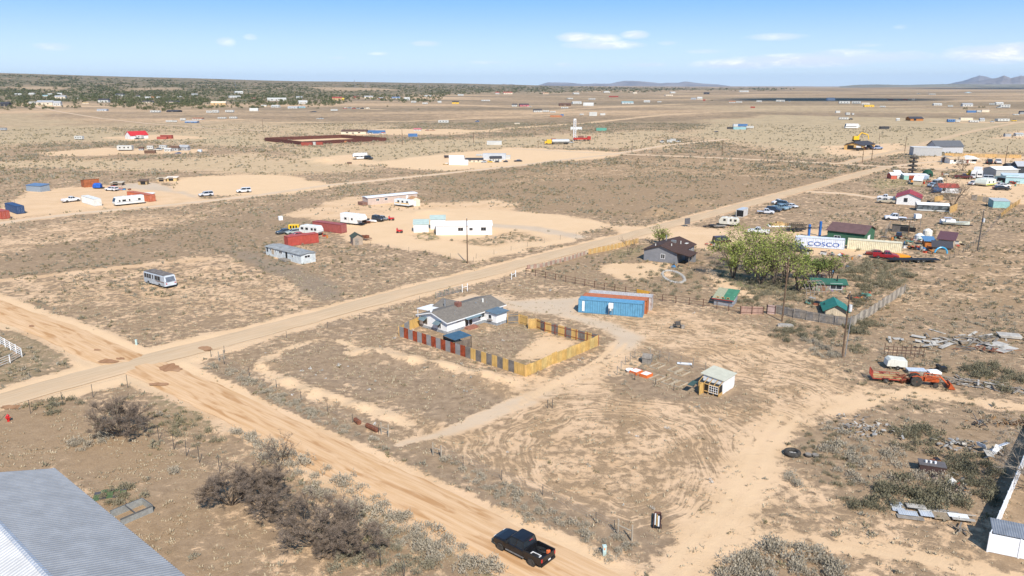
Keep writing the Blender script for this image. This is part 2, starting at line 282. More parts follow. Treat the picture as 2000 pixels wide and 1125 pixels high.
def ground_mat():
    m_, t = new_mat('desert_soil')
    P = t.n('ShaderNodeNewGeometry').outputs['Position']
    at = lambda k: t.n('ShaderNodeAttribute', attribute_name=k).outputs['Fac']
    fl = t.n('ShaderNodeAttribute', attribute_name='flow').outputs['Vector']
    veg, brown, bare, pale, grav, green, dark, stk = [at(k) for k in ('veg', 'brown', 'bare', 'pale', 'gravel', 'green', 'dark', 'streak')]
    n1 = t.noise(P, .85, 7, .62, .4); n2 = t.noise(P, .16, 4, .6); n3 = t.noise(P, .018, 5, .6); nfi = t.noise(P, 6.5, 4, .7); nm = t.noise(P, .33, 5, .6, .6)
    nf = t.noise(fl, 1.0, 6, .62, .5)
    comb = t.m('ADD', t.m('MULTIPLY', n1, .46), t.m('ADD', t.m('MULTIPLY', n2, .22), t.m('ADD', t.m('MULTIPLY', nm, .2), t.m('MULTIPLY', nfi, .12))))
    comb = t.m('ADD', t.m('MULTIPLY', comb, t.m('SUBTRACT', 1.0, t.m('MULTIPLY', stk, .4))), t.m('MULTIPLY', nf, t.m('MULTIPLY', stk, .4)))
    thr = t.m('SUBTRACT', .70, t.m('MULTIPLY', veg, .38))
    vm = t.step(t.m('SUBTRACT', comb, thr), -.045, .045)
    sand = t.mix(t.step(n2, .35, .7), SAND, SAND2)
    sand = t.mix(t.m('MULTIPLY', t.step(n3, .5, .72), .55), sand, (.56, .36, .20))
    sand = t.mix(t.m('MULTIPLY', bare, .8), sand, (.68, .485, .295))
    sand = t.mix(t.m('MULTIPLY', grav, .8), sand, (.50, .425, .33))
    litter = t.mix(t.step(n1, .3, .75), (.355, .258, .17), (.175, .126, .085))
    br = t.mix(t.step(nfi, .35, .68), (.38, .26, .15), (.225, .15, .085))
    litter = t.mix(t.m('ADD', t.m('MULTIPLY', brown, .8), t.m('MULTIPLY', t.m('SUBTRACT', n2, .5), .8), clamp=True), litter, br)
    litter = t.mix(t.m('MULTIPLY', green, t.step(n1, .38, .6)), litter, (.135, .17, .05))
    litter = t.mix(dark, litter, (.20, .18, .15))
    c = t.mix(t.m('MULTIPLY', vm, .93), sand, litter)
    pl = t.mix(t.step(n1, .35, .7), (.45, .365, .225), (.35, .285, .175))
    c = t.mix(t.m('MULTIPLY', pale, t.m('SUBTRACT', 1.0, t.m('MULTIPLY', vm, .55))), c, pl)
    sp_ = t.step(t.noise(P, 3.2, 3, .8), .60, .70)                    # scattered small dark clods and weeds
    c = t.mix(t.m('MULTIPLY', sp_, t.m('MULTIPLY', t.m('ADD', veg, .12, clamp=True), .5)), c, (.15, .12, .08))
    sp2 = t.step(t.noise(P, 4.3, 2, .7), .66, .72)
    c = t.mix(t.m('MULTIPLY', sp2, t.m('MULTIPLY', veg, .35)), c, (.52, .47, .40))
    dist = t.n('ShaderNodeVectorMath', {0: P}, operation='LENGTH').outputs['Value']
    farf = t.step(dist, 500, 1500)                                    # far off, brush covers most of what is seen at this low angle
    br2 = t.mix(t.step(t.noise(P, .004, 5, .6, .5), .4, .62), (.25, .195, .125), (.34, .255, .165))
    bm = t.m('MULTIPLY', farf, t.m('MULTIPLY', t.m('MULTIPLY', veg, 1.3, clamp=True), .72))
    c = t.mix(t.m('MULTIPLY', bm, t.m('SUBTRACT', 1.0, t.m('MULTIPLY', pale, .8))), c, br2)
    fs = t.step(t.noise(t.n('ShaderNodeMapping', {'Vector': P, 'Scale': (1, .55, 1)}).outputs[0], .07, 6, .78), .46, .60); c = t.mix(t.m('MULTIPLY', t.m('MULTIPLY', t.step(dist, 600, 1000), fs), t.m('MULTIPLY', t.m('ADD', veg, .1), .7)), c, (.13, .105, .066))
    fo = t.m('MULTIPLY', at('forest'), t.step(t.noise(P, .012, 5, .75), .45, .55)); c = t.mix(fo, c, t.mix(t.step(t.noise(P, .05, 3, .8), .4, .6), (.095, .095, .05), (.16, .145, .08)))
    h = t.m('ADD', t.m('MULTIPLY', vm, .5), t.m('ADD', nfi, t.m('MULTIPLY', n1, 1.5)))
    finish(t, c, .95, h, .55, .12, spec=.05); return m_
M = {}
M['ground'] = ground_mat()
# ---------------------------------------------------------------- the land, one sheet to the horizon
MOUNDS = []
for (u, v, rr, hh) in [(705,690,2.2,.5),(735,692,2.5,.8),(765,700,2,.5),(800,706,2.6,.9),(835,716,2.2,.6),(868,722,2.8,1.0),(905,733,2.4,.6),(945,740,2.8,.9),(985,745,2.2,.5),(520,712,2,.5),
                       (560,748,2,.6),(605,766,2.2,.7),(650,778,2,.5),(700,796,2.2,.6),(755,815,2,.4),(1290,416,5,1.7),(1272,418,4,1.2),(1355,398,6,1.6),(835,416,6,1.2),(1888,391,7,1.8),
                       (620,316,7,1.6),(640,314,5,1.2),(1720,296,8,1.2),(410,525,3,.8),(1080,715,1.6,.2),(1500,583,3,.5)]:
    x, y = G(u, v); MOUNDS.append((x, y, rr, hh))
def small(x, y):
    h = (fbm(x, y, 14, 31)-.5)*.22*(1-smooth(np.hypot(x, y), 300, 700))
    for (mx, my, rr, hh) in MOUNDS:
        d2 = ((x-mx)**2+(y-my)**2)/(rr*rr)
        h = h+hh*np.exp(-d2*1.3)*(.75+.5*vnoise(x, y, 1.3, 8))*(d2 < 9)
    return h
_pads = []
def Hh(x, y): return float(hgt(x, y))
def roadmask(x, y):
    d = np.full(np.shape(x), 1e9)
    for (pts, wd) in ROADS: d = np.minimum(d, seg_dist(x, y, [G(*p) for p in pts], False)-wd/2)
    return d
ROADS = [([(-420,905),(-150,822),(0,784),(150,742),(300,702),(450,662),(600,623),(700,596),(900,545),(1050,507),(1200,468),(1400,415),(1600,361),(1680,340),(1735,326)], 5.8),
         ([(255,706),(330,738),(400,770),(560,850),(700,922),(850,992),(1000,1068),(1120,1130),(1400,1265),(1900,1500)], 6.2),
         ([(262,712),(200,688),(120,652),(0,606),(-150,545),(-350,470)], 6.4),
         ([(-150,462),(0,436),(150,417),(340,400),(500,382),(640,362),(830,343),(1000,325),(1110,311),(1200,301),(1300,284),(1420,272)], 4.6),
         ([(1000,290),(1110,296),(1210,301),(1350,306),(1500,313),(1640,320),(1735,326),(1850,331),(2000,338),(2200,348)], 4.2),
         ([(1640,322),(1700,306),(1760,293),(1830,274),(1900,256),(2000,237),(2150,215)], 5.0),
         ([(60,206),(120,219),(200,232),(300,243),(420,252),(560,258)], 5),
         ([(1735,326),(1800,318),(1880,312),(2000,320)], 3.5),
         ([(1570,374),(1650,378),(1720,388),(1745,392)], 3.2)]
def build_land():
    ang = np.concatenate([np.linspace(-180, -42, 36)[:-1], np.linspace(-42, 42, 700), np.linspace(42, 180, 36)[1:]])
    rad = np.concatenate([[0.0, 8, 16, 24, 32, 38], 42*np.exp(np.linspace(0, math.log(44000/42), 800))])
    a = np.radians(ang); R_, A_ = np.meshgrid(rad, a, indexing='ij')
    X, Y = (R_*np.sin(A_)).ravel(), (R_*np.cos(A_)).ravel()
    at = attrs(X, Y)
    rd = roadmask(X, Y)
    near = np.clip(1-rd/1.6, 0, 1)
    at['veg'] *= 1-near*.85; at['pale'] *= 1-near
    bermy = np.exp(-((rd-1.6)/.7)**2)*.14*(.5+vnoise(X, Y, 5, 4))*(R_.ravel() < 400)
    Zz = hgt(X, Y)+small(X, Y)*np.clip((rd)/2, 0, 1)+bermy-np.clip(-rd/1, 0, 1)*.05
    dx, dy = X-YC[0], Y-YC[1]; rr = np.hypot(dx, dy*.85)+(fbm(X, Y, 20, 61)-.5)*16+(fbm(X, Y, 5, 67)-.5)*2.5
    flow = np.stack([rr*2.0, np.abs(np.arctan2(dy, dx))*rr.clip(8, 60)*.16, 0*X], 1)
    at['flow'] = flow; at['streak'] = at['streak']*smooth(rr, 1, 8)*(.7+.5*fbm(X, Y, 18, 77))
    nr, na = len(rad), len(a)
    i, j = np.meshgrid(np.arange(nr-1), np.arange(na-1), indexing='ij'); i = i.ravel(); j = j.ravel()
    F = np.stack([i*na+j, (i+1)*na+j, (i+1)*na+j+1, i*na+j+1], 1)
    me = npmesh('ground', np.stack([X, Y, Zz], 1), F[:, ::-1], M['ground'], at, True)
    me.validate()
    return tag(link(bpy.data.objects.new('ground', me)), kind='structure')
build_land()
def gz(x, y): return float(hgt(x, y)+small(np.asarray(x, float), np.asarray(y, float)))
def road_mat(c1, c2, c3, name, tracks):
    m_, t = new_mat(name)
    P = t.n('ShaderNodeNewGeometry').outputs['Position']
    fl = t.n('ShaderNodeAttribute', attribute_name='flow').outputs['Vector']
    s_ = t.n('ShaderNodeSeparateXYZ', {0: fl})
    mp = t.n('ShaderNodeMapping', {'Vector': fl, 'Scale': (2.4, .10, 1)}).outputs[0]
    ns = t.noise(mp, 1.0, 6, .65, .3); n2 = t.noise(P, .12, 4, .6); nf = t.noise(P, 5, 4, .7); mp2 = t.n('ShaderNodeMapping', {'Vector': fl, 'Scale': (1.0, .14, 1)}).outputs[0]
    nb = t.noise(mp2, .9, 3, .55, .6)
    c = t.mix(t.step(ns, .34, .68), c1, c2)
    c = t.mix(t.m('MULTIPLY', t.step(nb, .5, .66), tracks), c, c3)
    c = t.mix(t.m('MULTIPLY', t.step(n2, .45, .7), .35), c, SAND)
    c = t.mix(t.m('MULTIPLY', t.step(nf, .58, .75), .25), c, (.32, .24, .16))
    finish(t, c, .95, t.m('ADD', t.m('MULTIPLY', ns, 1.5), nf), .35, .05, spec=.05); return m_
M['gravel_road'] = road_mat((.56, .42, .275), (.48, .345, .215), (.52, .35, .2), 'gravel_road', .3)
M['dirt_road'] = road_mat((.64, .435, .26), (.545, .335, .17), (.43, .24, .11), 'dirt_road', .95)
M['pale_dirt'] = road_mat((.62, .48, .34), (.56, .41, .27), (.50, .35, .2), 'pale_dirt', .3)
def ribbon(pts, wd, m_, z, jit=.35, fade=None, seed=0):
    P = np.array([G(*p) for p in pts]); d = np.r_[0, np.cumsum(np.hypot(*np.diff(P, axis=0).T))]
    step = 1.0 if np.hypot(*P.mean(0)) < 500 else 6.0
    s_ = np.arange(0, d[-1], step); x = np.interp(s_, d, P[:, 0]); y = np.interp(s_, d, P[:, 1])
    k = max(3, int(9/step)) | 1; ker = np.ones(k)/k
    xp = np.r_[np.full(k//2, x[0]), x, np.full(k//2, x[-1])]; yp = np.r_[np.full(k//2, y[0]), y, np.full(k//2, y[-1])]
    x, y = np.convolve(xp, ker, 'valid'), np.convolve(yp, ker, 'valid')
    tx, ty = np.gradient(x), np.gradient(y); L = np.hypot(tx, ty)+1e-9; nx, ny = -ty/L, tx/L
    ws = np.linspace(-1, 1, 9); V = []; A = []
    for i, q in enumerate(ws):
        e = (vnoise(s_, s_*0+q*3, 2.2, seed+(q > 0))-.5)*jit*(abs(q) == 1)+(vnoise(s_, s_*0+q*3, 11, seed+4)-.5)*jit*1.4*(abs(q) == 1)
        off = q*wd/2+e; X, Y = x+nx*off, y+ny*off
        V.append(np.stack([X, Y, hgt(X, Y)+z+.05*(1-q*q)-(.05 if abs(q) == 1 else 0)-.012*(abs(abs(q)-.5) < .15)], 1)); A.append(np.stack([off+0*x, s_, 0*x], 1))
    V = np.concatenate(V); A = np.concatenate(A); n = len(x)
    i, j = np.meshgrid(np.arange(8), np.arange(n-1), indexing='ij'); i = i.ravel(); j = j.ravel()
    F = np.stack([i*n+j, i*n+j+1, (i+1)*n+j+1, (i+1)*n+j], 1)
    o = link(bpy.data.objects.new('dirt_road', npmesh('dirt_road', V, F[:, ::-1], m_, {'flow': A}, True))); return tag(o, kind='structure')
for k, ((pts, wd), mm, z) in enumerate(zip(ROADS, ['gravel_road', 'dirt_road', 'dirt_road', 'pale_dirt', 'pale_dirt', 'gravel_road', 'pale_dirt', 'pale_dirt', 'pale_dirt'], [.10, .085, .075, .09, .08, .11, .3, .06, .06])):
    r_ = ribbon(pts, wd, M[mm], z, .5, seed=k*3)
    r_.name = 'main_road' if k == 0 else 'dirt_road'

M['damp'] = road_mat((.36, .20, .11), (.29, .155, .08), (.40, .24, .14), 'damp_earth', .3)
for i, (u, v, a, b) in enumerate([(212,707,20,4),(236,702,9,2.2),(333,720,23,8),(402,682,14,4.5),(312,752,19,3.5),(22,797,20,4.5),(62,638,6,2),(190,685,7,1.8)]):
    cx, cy = G(u, v); V = [(cx, cy, .17)]; n = 48
    for k in range(n):
        t_ = 2*math.pi*k/n; rr = .72+.5*float(vnoise(math.cos(t_)*2+i*9, math.sin(t_)*2, .7, i)); x, y = G(u+math.cos(t_)*a*rr, v+math.sin(t_)*b*rr); V.append((x, y, .165))
    me = npmesh('damp_patch', V, [(0, 1+k, 1+(k+1) % n) for k in range(n)], M['damp'], {'flow': np.array(V)}); tag(link(bpy.data.objects.new('damp_ground', me)), kind='structure')
# ---------------------------------------------------------------- plain materials
_mc = {}
def mt(c, rough=.75, metal=0.0, var=.12, sc=3.0, kind='plain', bump=0.0, spec=.3):
    key = (tuple(round(q, 3) for q in c), rough, metal, var, sc, kind, bump)
    if key in _mc: return _mc[key]
    m_, t = new_mat(kind+'_%d' % len(_mc)); P = t.n('ShaderNodeTexCoord').outputs['Object']; h = None
    n1 = t.noise(P, sc, 5, .65)
    c1 = tuple(min(1, q*(1+var)) for q in c); c0 = tuple(q*(1-var*1.6) for q in c)
    col = t.mix(t.step(n1, .3, .7), c0, c1)
    if kind == 'wood':
        mp = t.n('ShaderNodeMapping', {'Vector': P, 'Scale': (7.0, 7.0, .35)}).outputs[0]
        n2 = t.noise(mp, 1.6, 4, .7); col = t.mix(t.step(n2, .35, .72), col, tuple(q*.62 for q in c)); h = n2
    elif kind == 'rust':
        mp = t.n('ShaderNodeMapping', {'Vector': P, 'Scale': (3.0, 3.0, .5)}).outputs[0]
        n2 = t.noise(mp, 1.5, 6, .75); col = t.mix(t.step(n2, .5, .66), col, (.22, .075, .03))
    elif kind == 'stain':
        mp = t.n('ShaderNodeMapping', {'Vector': P, 'Scale': (2.5, 2.5, .35)}).outputs[0]
        n2 = t.noise(mp, 1.3, 6, .7); col = t.mix(t.m('MULTIPLY', t.step(n2, .48, .8), .55), col, tuple(q*.5+.08*k for q, k in zip(c, (.5, .3, .15))))
    elif kind == 'shingle':
        n2 = t.noise(P, 9, 3, .8); col = t.mix(t.step(n2, .35, .65), col, tuple(q*.7 for q in c)); h = n2
    elif kind == 'stone':
        v = t.n('ShaderNodeTexVoronoi', {'Vector': P, 'Scale': 2.6}); col = t.mix(t.step(v.outputs['Distance'], .1, .5), col, tuple(q*.55 for q in c)); col = t.mix(.4, col, v.outputs['Color'], 'SOFT_LIGHT'); h = v.outputs['Distance']
    elif kind == 'ribs':
        s_ = t.n('ShaderNodeSeparateXYZ', {0: P}); wv = t.m('SINE', t.m('MULTIPLY', s_.outputs[0], 24.0)); h = wv; n2 = t.noise(P, .7, 5, .7)
        col = t.mix(t.m('MULTIPLY', t.step(n2, .5, .75), .35), col, tuple(q*.6 for q in c))
    finish(t, col, rough, h if h is not None else (n1 if bump else None), bump or .3, .03, Metallic=metal, spec=spec)
    _mc[key] = m_; return m_
def paint(c, rough=.35): return mt(c, rough, 0, .05, 1.5, 'plain', 0, .5)
def leafmat(c, c2, name='foliage', tr=.0):
    m_, t = new_mat(name)
    r = t.n('ShaderNodeNewGeometry').outputs['Random Per Island']; P = t.n('ShaderNodeNewGeometry').outputs['Position']
    tn = t.n('ShaderNodeAttribute', attribute_name='tint').outputs['Fac']
    col = t.mix(r, c, c2); col = t.mix(t.m('MULTIPLY', t.step(t.noise(P, .5, 3), .35, .7), .4), col, tuple(q*1.25 for q in c2))
    if name == 'sage_leaves':
        rp = t.n('ShaderNodeValToRGB', {'Fac': tn}); e = rp.color_ramp.elements
        for p_, cc_ in ((0, (.22, .19, .125)), (.35, (.16, .14, .085)), (.6, (.235, .195, .09)), (.8, (.29, .27, .215)), (1, (.36, .33, .27))):
            q = e[0] if p_ == 0 else (e[1] if p_ == 1 else e.new(p_)); q.color = cc_+(1,)
        col = t.mix(.7, col, rp.outputs[0]); col = t.mix(t.m('MULTIPLY', r, .35), col, tuple(q*.55 for q in c))
    finish(t, col, .9, spec=.1); return m_
M['sage'] = leafmat((.17, .155, .10), (.26, .235, .16), 'sage_leaves')
M['dark_sage'] = leafmat((.125, .118, .075), (.215, .195, .13), 'dark_sage_leaves')
M['grey_sage'] = leafmat((.27, .235, .175), (.41, .36, .28), 'grey_brush')
M['drygrass'] = leafmat((.30, .245, .165), (.44, .37, .26), 'dry_grass_blades')
M['juniper'] = leafmat((.06, .072, .032), (.12, .125, .058), 'juniper_leaves')
M['willow'] = leafmat((.15, .185, .04), (.27, .30, .085), 'spring_leaves')
M['willow_dark'] = leafmat((.09, .13, .04), (.17, .21, .065), 'dark_spring_leaves')
M['bark'] = mt((.15, .115, .085), .95, 0, .3, 4, 'wood'); M['twig'] = mt((.215, .165, .125), .95, 0, .35, 2); M['twig_pale'] = mt((.30, .26, .21), .95, 0, .3, 2)
M['tire'] = mt((.055, .05, .043), .9, 0, .3); M['rim'] = mt((.45, .45, .46), .35, .6, .1); M['glass'] = mt((.025, .032, .04), .12, 0, .1, 1, 'glass', 0, .6)
M['black'] = mt((.02, .02, .02), .6); M['chrome'] = mt((.5, .5, .5), .25, .9); M['white'] = paint((.74, .74, .73), .4); M['offwhite'] = mt((.66, .65, .60), .6, 0, .07, 1.2, 'stain')
M['lamp_red'] = paint((.5, .02, .02)); M['lamp_clear'] = paint((.7, .7, .68), .15); M['pole_wood'] = mt((.17, .11, .07), .9, 0, .25, 3, 'wood'); M['post'] = mt((.09, .085, .08), .7, .2)
M['plank_grey'] = mt((.30, .265, .225), .9, 0, .25, 1.5, 'wood'); M['plank_tan'] = mt((.62, .39, .15), .85, 0, .16, 1.6, 'wood'); M['plank_yellow'] = mt((.66, .42, .14), .8, 0, .1, 1, 'wood')
M['galv'] = mt((.36, .37, .38), .45, .5, .12, 1.2); M['rustpanel'] = mt((.30, .055, .02), .8, 0, .3, 1.5, 'rust'); M['rust'] = mt((.20, .075, .04), .85, 0, .3, 3, 'rust')
M['concrete'] = mt((.36, .34, .31), .9, 0, .12, 2)
# ---------------------------------------------------------------- mesh builder
class MB:
    def __init__(s): s.v, s.f, s.mi, s.ms = [], [], [], []
    def mat(s, m_):
        if m_ not in s.ms: s.ms.append(m_)
        return s.ms.index(m_)
    def poly(s, pts, faces, m_=None):
        b = len(s.v); s.v += [tuple(p) for p in pts]; k = s.mat(m_) if m_ else 0
        for f in faces: s.f.append([b+i for i in f]); s.mi.append(k)
        return s
    def box(s, x0, x1, y0, y1, z0, z1, m_=None):
        return s.poly([(x0,y0,z0),(x1,y0,z0),(x1,y1,z0),(x0,y1,z0),(x0,y0,z1),(x1,y0,z1),(x1,y1,z1),(x0,y1,z1)],
                      [(0,3,2,1),(4,5,6,7),(0,1,5,4),(1,2,6,5),(2,3,7,6),(3,0,4,7)], m_)
    def prism(s, prof, a0, a1, axis='x', m_=None):
        """prof: loop of (p, z); axis x: p is y; axis y: p is x"""
        n = len(prof)
        P = [((a0, p, z) if axis == 'x' else (p, a0, z)) for p, z in prof]+[((a1, p, z) if axis == 'x' else (p, a1, z)) for p, z in prof]
        return s.poly(P, [tuple(range(n)), tuple(range(2*n-1, n-1, -1))]+[(i, i+n, (i+1) % n+n, (i+1) % n) for i in range(n)], m_)
    def loft(s, rings, m_=None, cap=True):
        n = len(rings[0]); P = [p for r in rings for p in r]; F = []
        for k in range(len(rings)-1):
            for i in range(n): F.append((k*n+i, k*n+(i+1) % n, (k+1)*n+(i+1) % n, (k+1)*n+i))
        if cap: F += [tuple(range(n-1, -1, -1)), tuple((len(rings)-1)*n+i for i in range(n))]
        return s.poly(P, F, m_)
    def tube(s, a, b, r0, r1=None, n=8, m_=None):
        a, b = Vector(a), Vector(b); d = (b-a).normalized(); u = d.cross(Vector((0, 0, 1)) if abs(d.z) < .9 else Vector((1, 0, 0))).normalized(); v = d.cross(u); r1 = r0 if r1 is None else r1
        R = lambda c, r: [tuple(c+(u*math.cos(t)+v*math.sin(t))*r) for t in [2*math.pi*i/n for i in range(n)]]
        return s.loft([R(a, r0), R(b, r1)], m_)
    def build(s, name, m_=None, parent=None, smoothf=False, bevel=0):
        me = bpy.data.meshes.new(name); me.from_pydata(s.v, [], s.f)
        ms = s.ms if s.ms else [m_]
        for q in ms: me.materials.append(q)
        if len(ms) > 1: me.polygons.foreach_set('material_index', s.mi)
        if smoothf: me.polygons.foreach_set('use_smooth', [True]*len(s.f))
        me.update()
        import bmesh
        bm = bmesh.new(); bm.from_mesh(me); bmesh.ops.recalc_face_normals(bm, faces=bm.faces); bm.to_mesh(me); bm.free()
        o = link(bpy.data.objects.new(name, me), parent)
        if bevel:
            b = o.modifiers.new('bevel', 'BEVEL'); b.width = bevel; b.segments = 2; b.limit_method = 'ANGLE'
        return o
def root(name, label, cat, loc, rz=0, group=None):
    o = bpy.data.objects.new(name, None); COL.objects.link(o); o.location = loc; o.rotation_euler = (0, 0, rz); o.empty_display_size = .3
    return tag(o, label, cat, group)
def frame(A, B, sink=0):
    """photo points of the near lower edge, left and right -> place, heading, length"""
    a, b = G(*A), G(*B); L = math.hypot(b[0]-a[0], b[1]-a[1])
    return (a[0], a[1], gz(*a)-sink), math.atan2(b[1]-a[1], b[0]-a[0]), L
def copy_tree(o, loc, rz, label=None, parent=None):
    c = o.copy(); COL.objects.link(c); c.parent = parent
    if parent is None:
        c.location = loc; c.rotation_euler = (0, 0, rz)
        if label: c['label'] = label
    for ch in o.children: copy_tree(ch, None, 0, None, c)
    return c
# openings on a wall: side 0 front (y=0), 1 right (x=L), 2 back, 3 left (x=0)
def opening(parent, side, L, D, p, w_, z0, z1, kind='window', trim=None, col=None):
    tf = {0: lambda a, o, z: (a, -o, z), 1: lambda a, o, z: (L+o, a, z), 2: lambda a, o, z: (L-a, D+o, z), 3: lambda a, o, z: (-o, D-a, z)}[side]
    def slab(mb, a0, a1, o0, o1, za, zb):
        P = [tf(a, o, z) for z in (za, zb) for o in (o0, o1) for a in (a0, a1)]
        mb.poly(P, [(0,1,3,2),(4,6,7,5),(0,4,5,1),(2,3,7,6),(0,2,6,4),(1,5,7,3)])
    trim = trim or M['white']; t_ = .09
    if kind in ('window', 'slider', 'shaft'):
        f = MB(); slab(f, p, p+w_, 0, .05, z0, z0+t_); slab(f, p, p+w_, 0, .05, z1-t_, z1); slab(f, p, p+t_, 0, .048, z0+t_, z1-t_); slab(f, p+w_-t_, p+w_, 0, .048, z0+t_, z1-t_)
        if w_ > .9: slab(f, p+w_/2-.03, p+w_/2+.03, .015, .045, z0+t_, z1-t_)
        fo = f.build('window', trim, parent)
        g = MB(); slab(g, p+t_-.01, p+w_-t_+.01, -.01, .02, z0+t_-.01, z1-t_+.01); g.build('pane', M['glass'], fo)
    elif kind == 'door':
        f = MB(); slab(f, p, p+w_, 0, .05, z0, z1); fo = f.build('door', col or trim, parent)
        g = MB(); slab(g, p+w_*.78, p+w_*.86, .05, .1, z0+.42*(z1-z0), z0+.47*(z1-z0)); g.build('handle', M['chrome'], fo)
    elif kind == 'glassdoor':
        f = MB(); slab(f, p, p+w_, 0, .05, z0, z1); fo = f.build('door', trim, parent)
        for q in (0, 1):
            g = MB(); slab(g, p+w_*(.07+.48*q), p+w_*(.07+.48*q)+w_*.38, .04, .06, z0+.12, z1-.12); g.build('pane', M['glass'], fo)
    elif kind == 'garage':
        f = MB()
        for q in range(4): slab(f, p, p+w_, 0, .05, z0+(z1-z0)*q/4+.02, z0+(z1-z0)*(q+1)/4)
        f.build('garage_door', col or trim, parent)
    elif kind == 'hole':
        f = MB(); slab(f, p, p+w_, 0, .02, z0, z1); f.build('doorway', M['black'], parent)
def sheetroof(mb, P4, th):
    """a slab from four corner points, thickness th downwards"""
    n = Vector(P4[1])-Vector(P4[0]); Q = [(p[0], p[1], p[2]-th) for p in P4]
    mb.poly(list(P4)+Q, [(0,1,2,3),(7,6,5,4),(0,4,5,1),(1,5,6,2),(2,6,7,3),(3,7,4,0)])
def building(name, label, cat, A, B, D, wh, rh, wall, roof, ridge='x', oh=.35, skirt=None, ops=(), group=None, rmode='gable', trim=None, rpos=.5, L=None, detail=True):
    loc, ang, L0 = frame(A, B); L = L or L0
    r = root(name, label, cat, loc, ang, group)
    w_ = MB(); e = .0
    if rmode == 'flat': w_.box(0, L, 0, D, -.3, wh)
    elif rmode == 'shed': w_.prism([(0, -.3), (D, -.3), (D, wh), (0, wh+rh)], 0, L, 'x')        # high at the front
    elif rmode == 'shedback': w_.prism([(0, -.3), (D, -.3), (D, wh+rh), (0, wh)], 0, L, 'x')
    elif rmode == 'shedright': w_.prism([(0, -.3), (L, -.3), (L, wh+rh), (0, wh)], 0, D, 'y')
    elif rmode == 'shedleft': w_.prism([(0, -.3), (L, -.3), (L, wh), (0, wh+rh)], 0, D, 'y')
    elif ridge == 'x': w_.prism([(0, -.3), (D, -.3), (D, wh), (D*rpos, wh+rh), (0, wh)], 0, L, 'x')
    else: w_.prism([(0, -.3), (L, -.3), (L, wh), (L*rpos, wh+rh), (0, wh)], 0, D, 'y')
    w_.build('wall', wall, r)
    if skirt: MB().box(-.03, L+.03, -.03, D+.03, -.3, skirt[1]).build('skirting', skirt[0], r)
    q = MB(); th = .12; up = th+.02
    if rmode == 'flat': sheetroof(q, [(-oh, -oh, wh+up), (L+oh, -oh, wh+up), (L+oh, D+oh, wh+up), (-oh, D+oh, wh+up)], th)
    elif rmode in ('shed', 'shedback'):
        a, b = (wh+rh, wh) if rmode == 'shed' else (wh, wh+rh); k = (b-a)/D*oh
        sheetroof(q, [(-oh, -oh, a-k+up), (L+oh, -oh, a-k+up), (L+oh, D+oh, b+k+up), (-oh, D+oh, b+k+up)], th)
    elif rmode in ('shedright', 'shedleft'):
        a, b = (wh, wh+rh) if rmode == 'shedright' else (wh+rh, wh); k = (b-a)/L*oh
        sheetroof(q, [(-oh, -oh, a-k+up), (L+oh, -oh, b+k+up), (L+oh, D+oh, b+k+up), (-oh, D+oh, a-k+up)], th)
    elif ridge == 'x':
        y = D*rpos; k1, k2 = rh/y*oh, rh/(D-y)*oh
        sheetroof(q, [(-oh, -oh, wh-k1+up), (L+oh, -oh, wh-k1+up), (L+oh, y, wh+rh+up), (-oh, y, wh+rh+up)], th)
        sheetroof(q, [(-oh, y, wh+rh+up), (L+oh, y, wh+rh+up), (L+oh, D+oh, wh-k2+up), (-oh, D+oh, wh-k2+up)], th)
    else:
        x = L*rpos; k1, k2 = rh/x*oh, rh/(L-x)*oh
        sheetroof(q, [(-oh, -oh, wh-k1+up), (x, -oh, wh+rh+up), (x, D+oh, wh+rh+up), (-oh, D+oh, wh-k1+up)], th)
        sheetroof(q, [(x, -oh, wh+rh+up), (L+oh, -oh, wh-k2+up), (L+oh, D+oh, wh-k2+up), (x, D+oh, wh+rh+up)], th)
    ro = q.build('roof', roof, r)
    for o_ in ops: opening(r, o_[0], L, D, *o_[1:])
    r['_L'] = L
    return r, ro, L
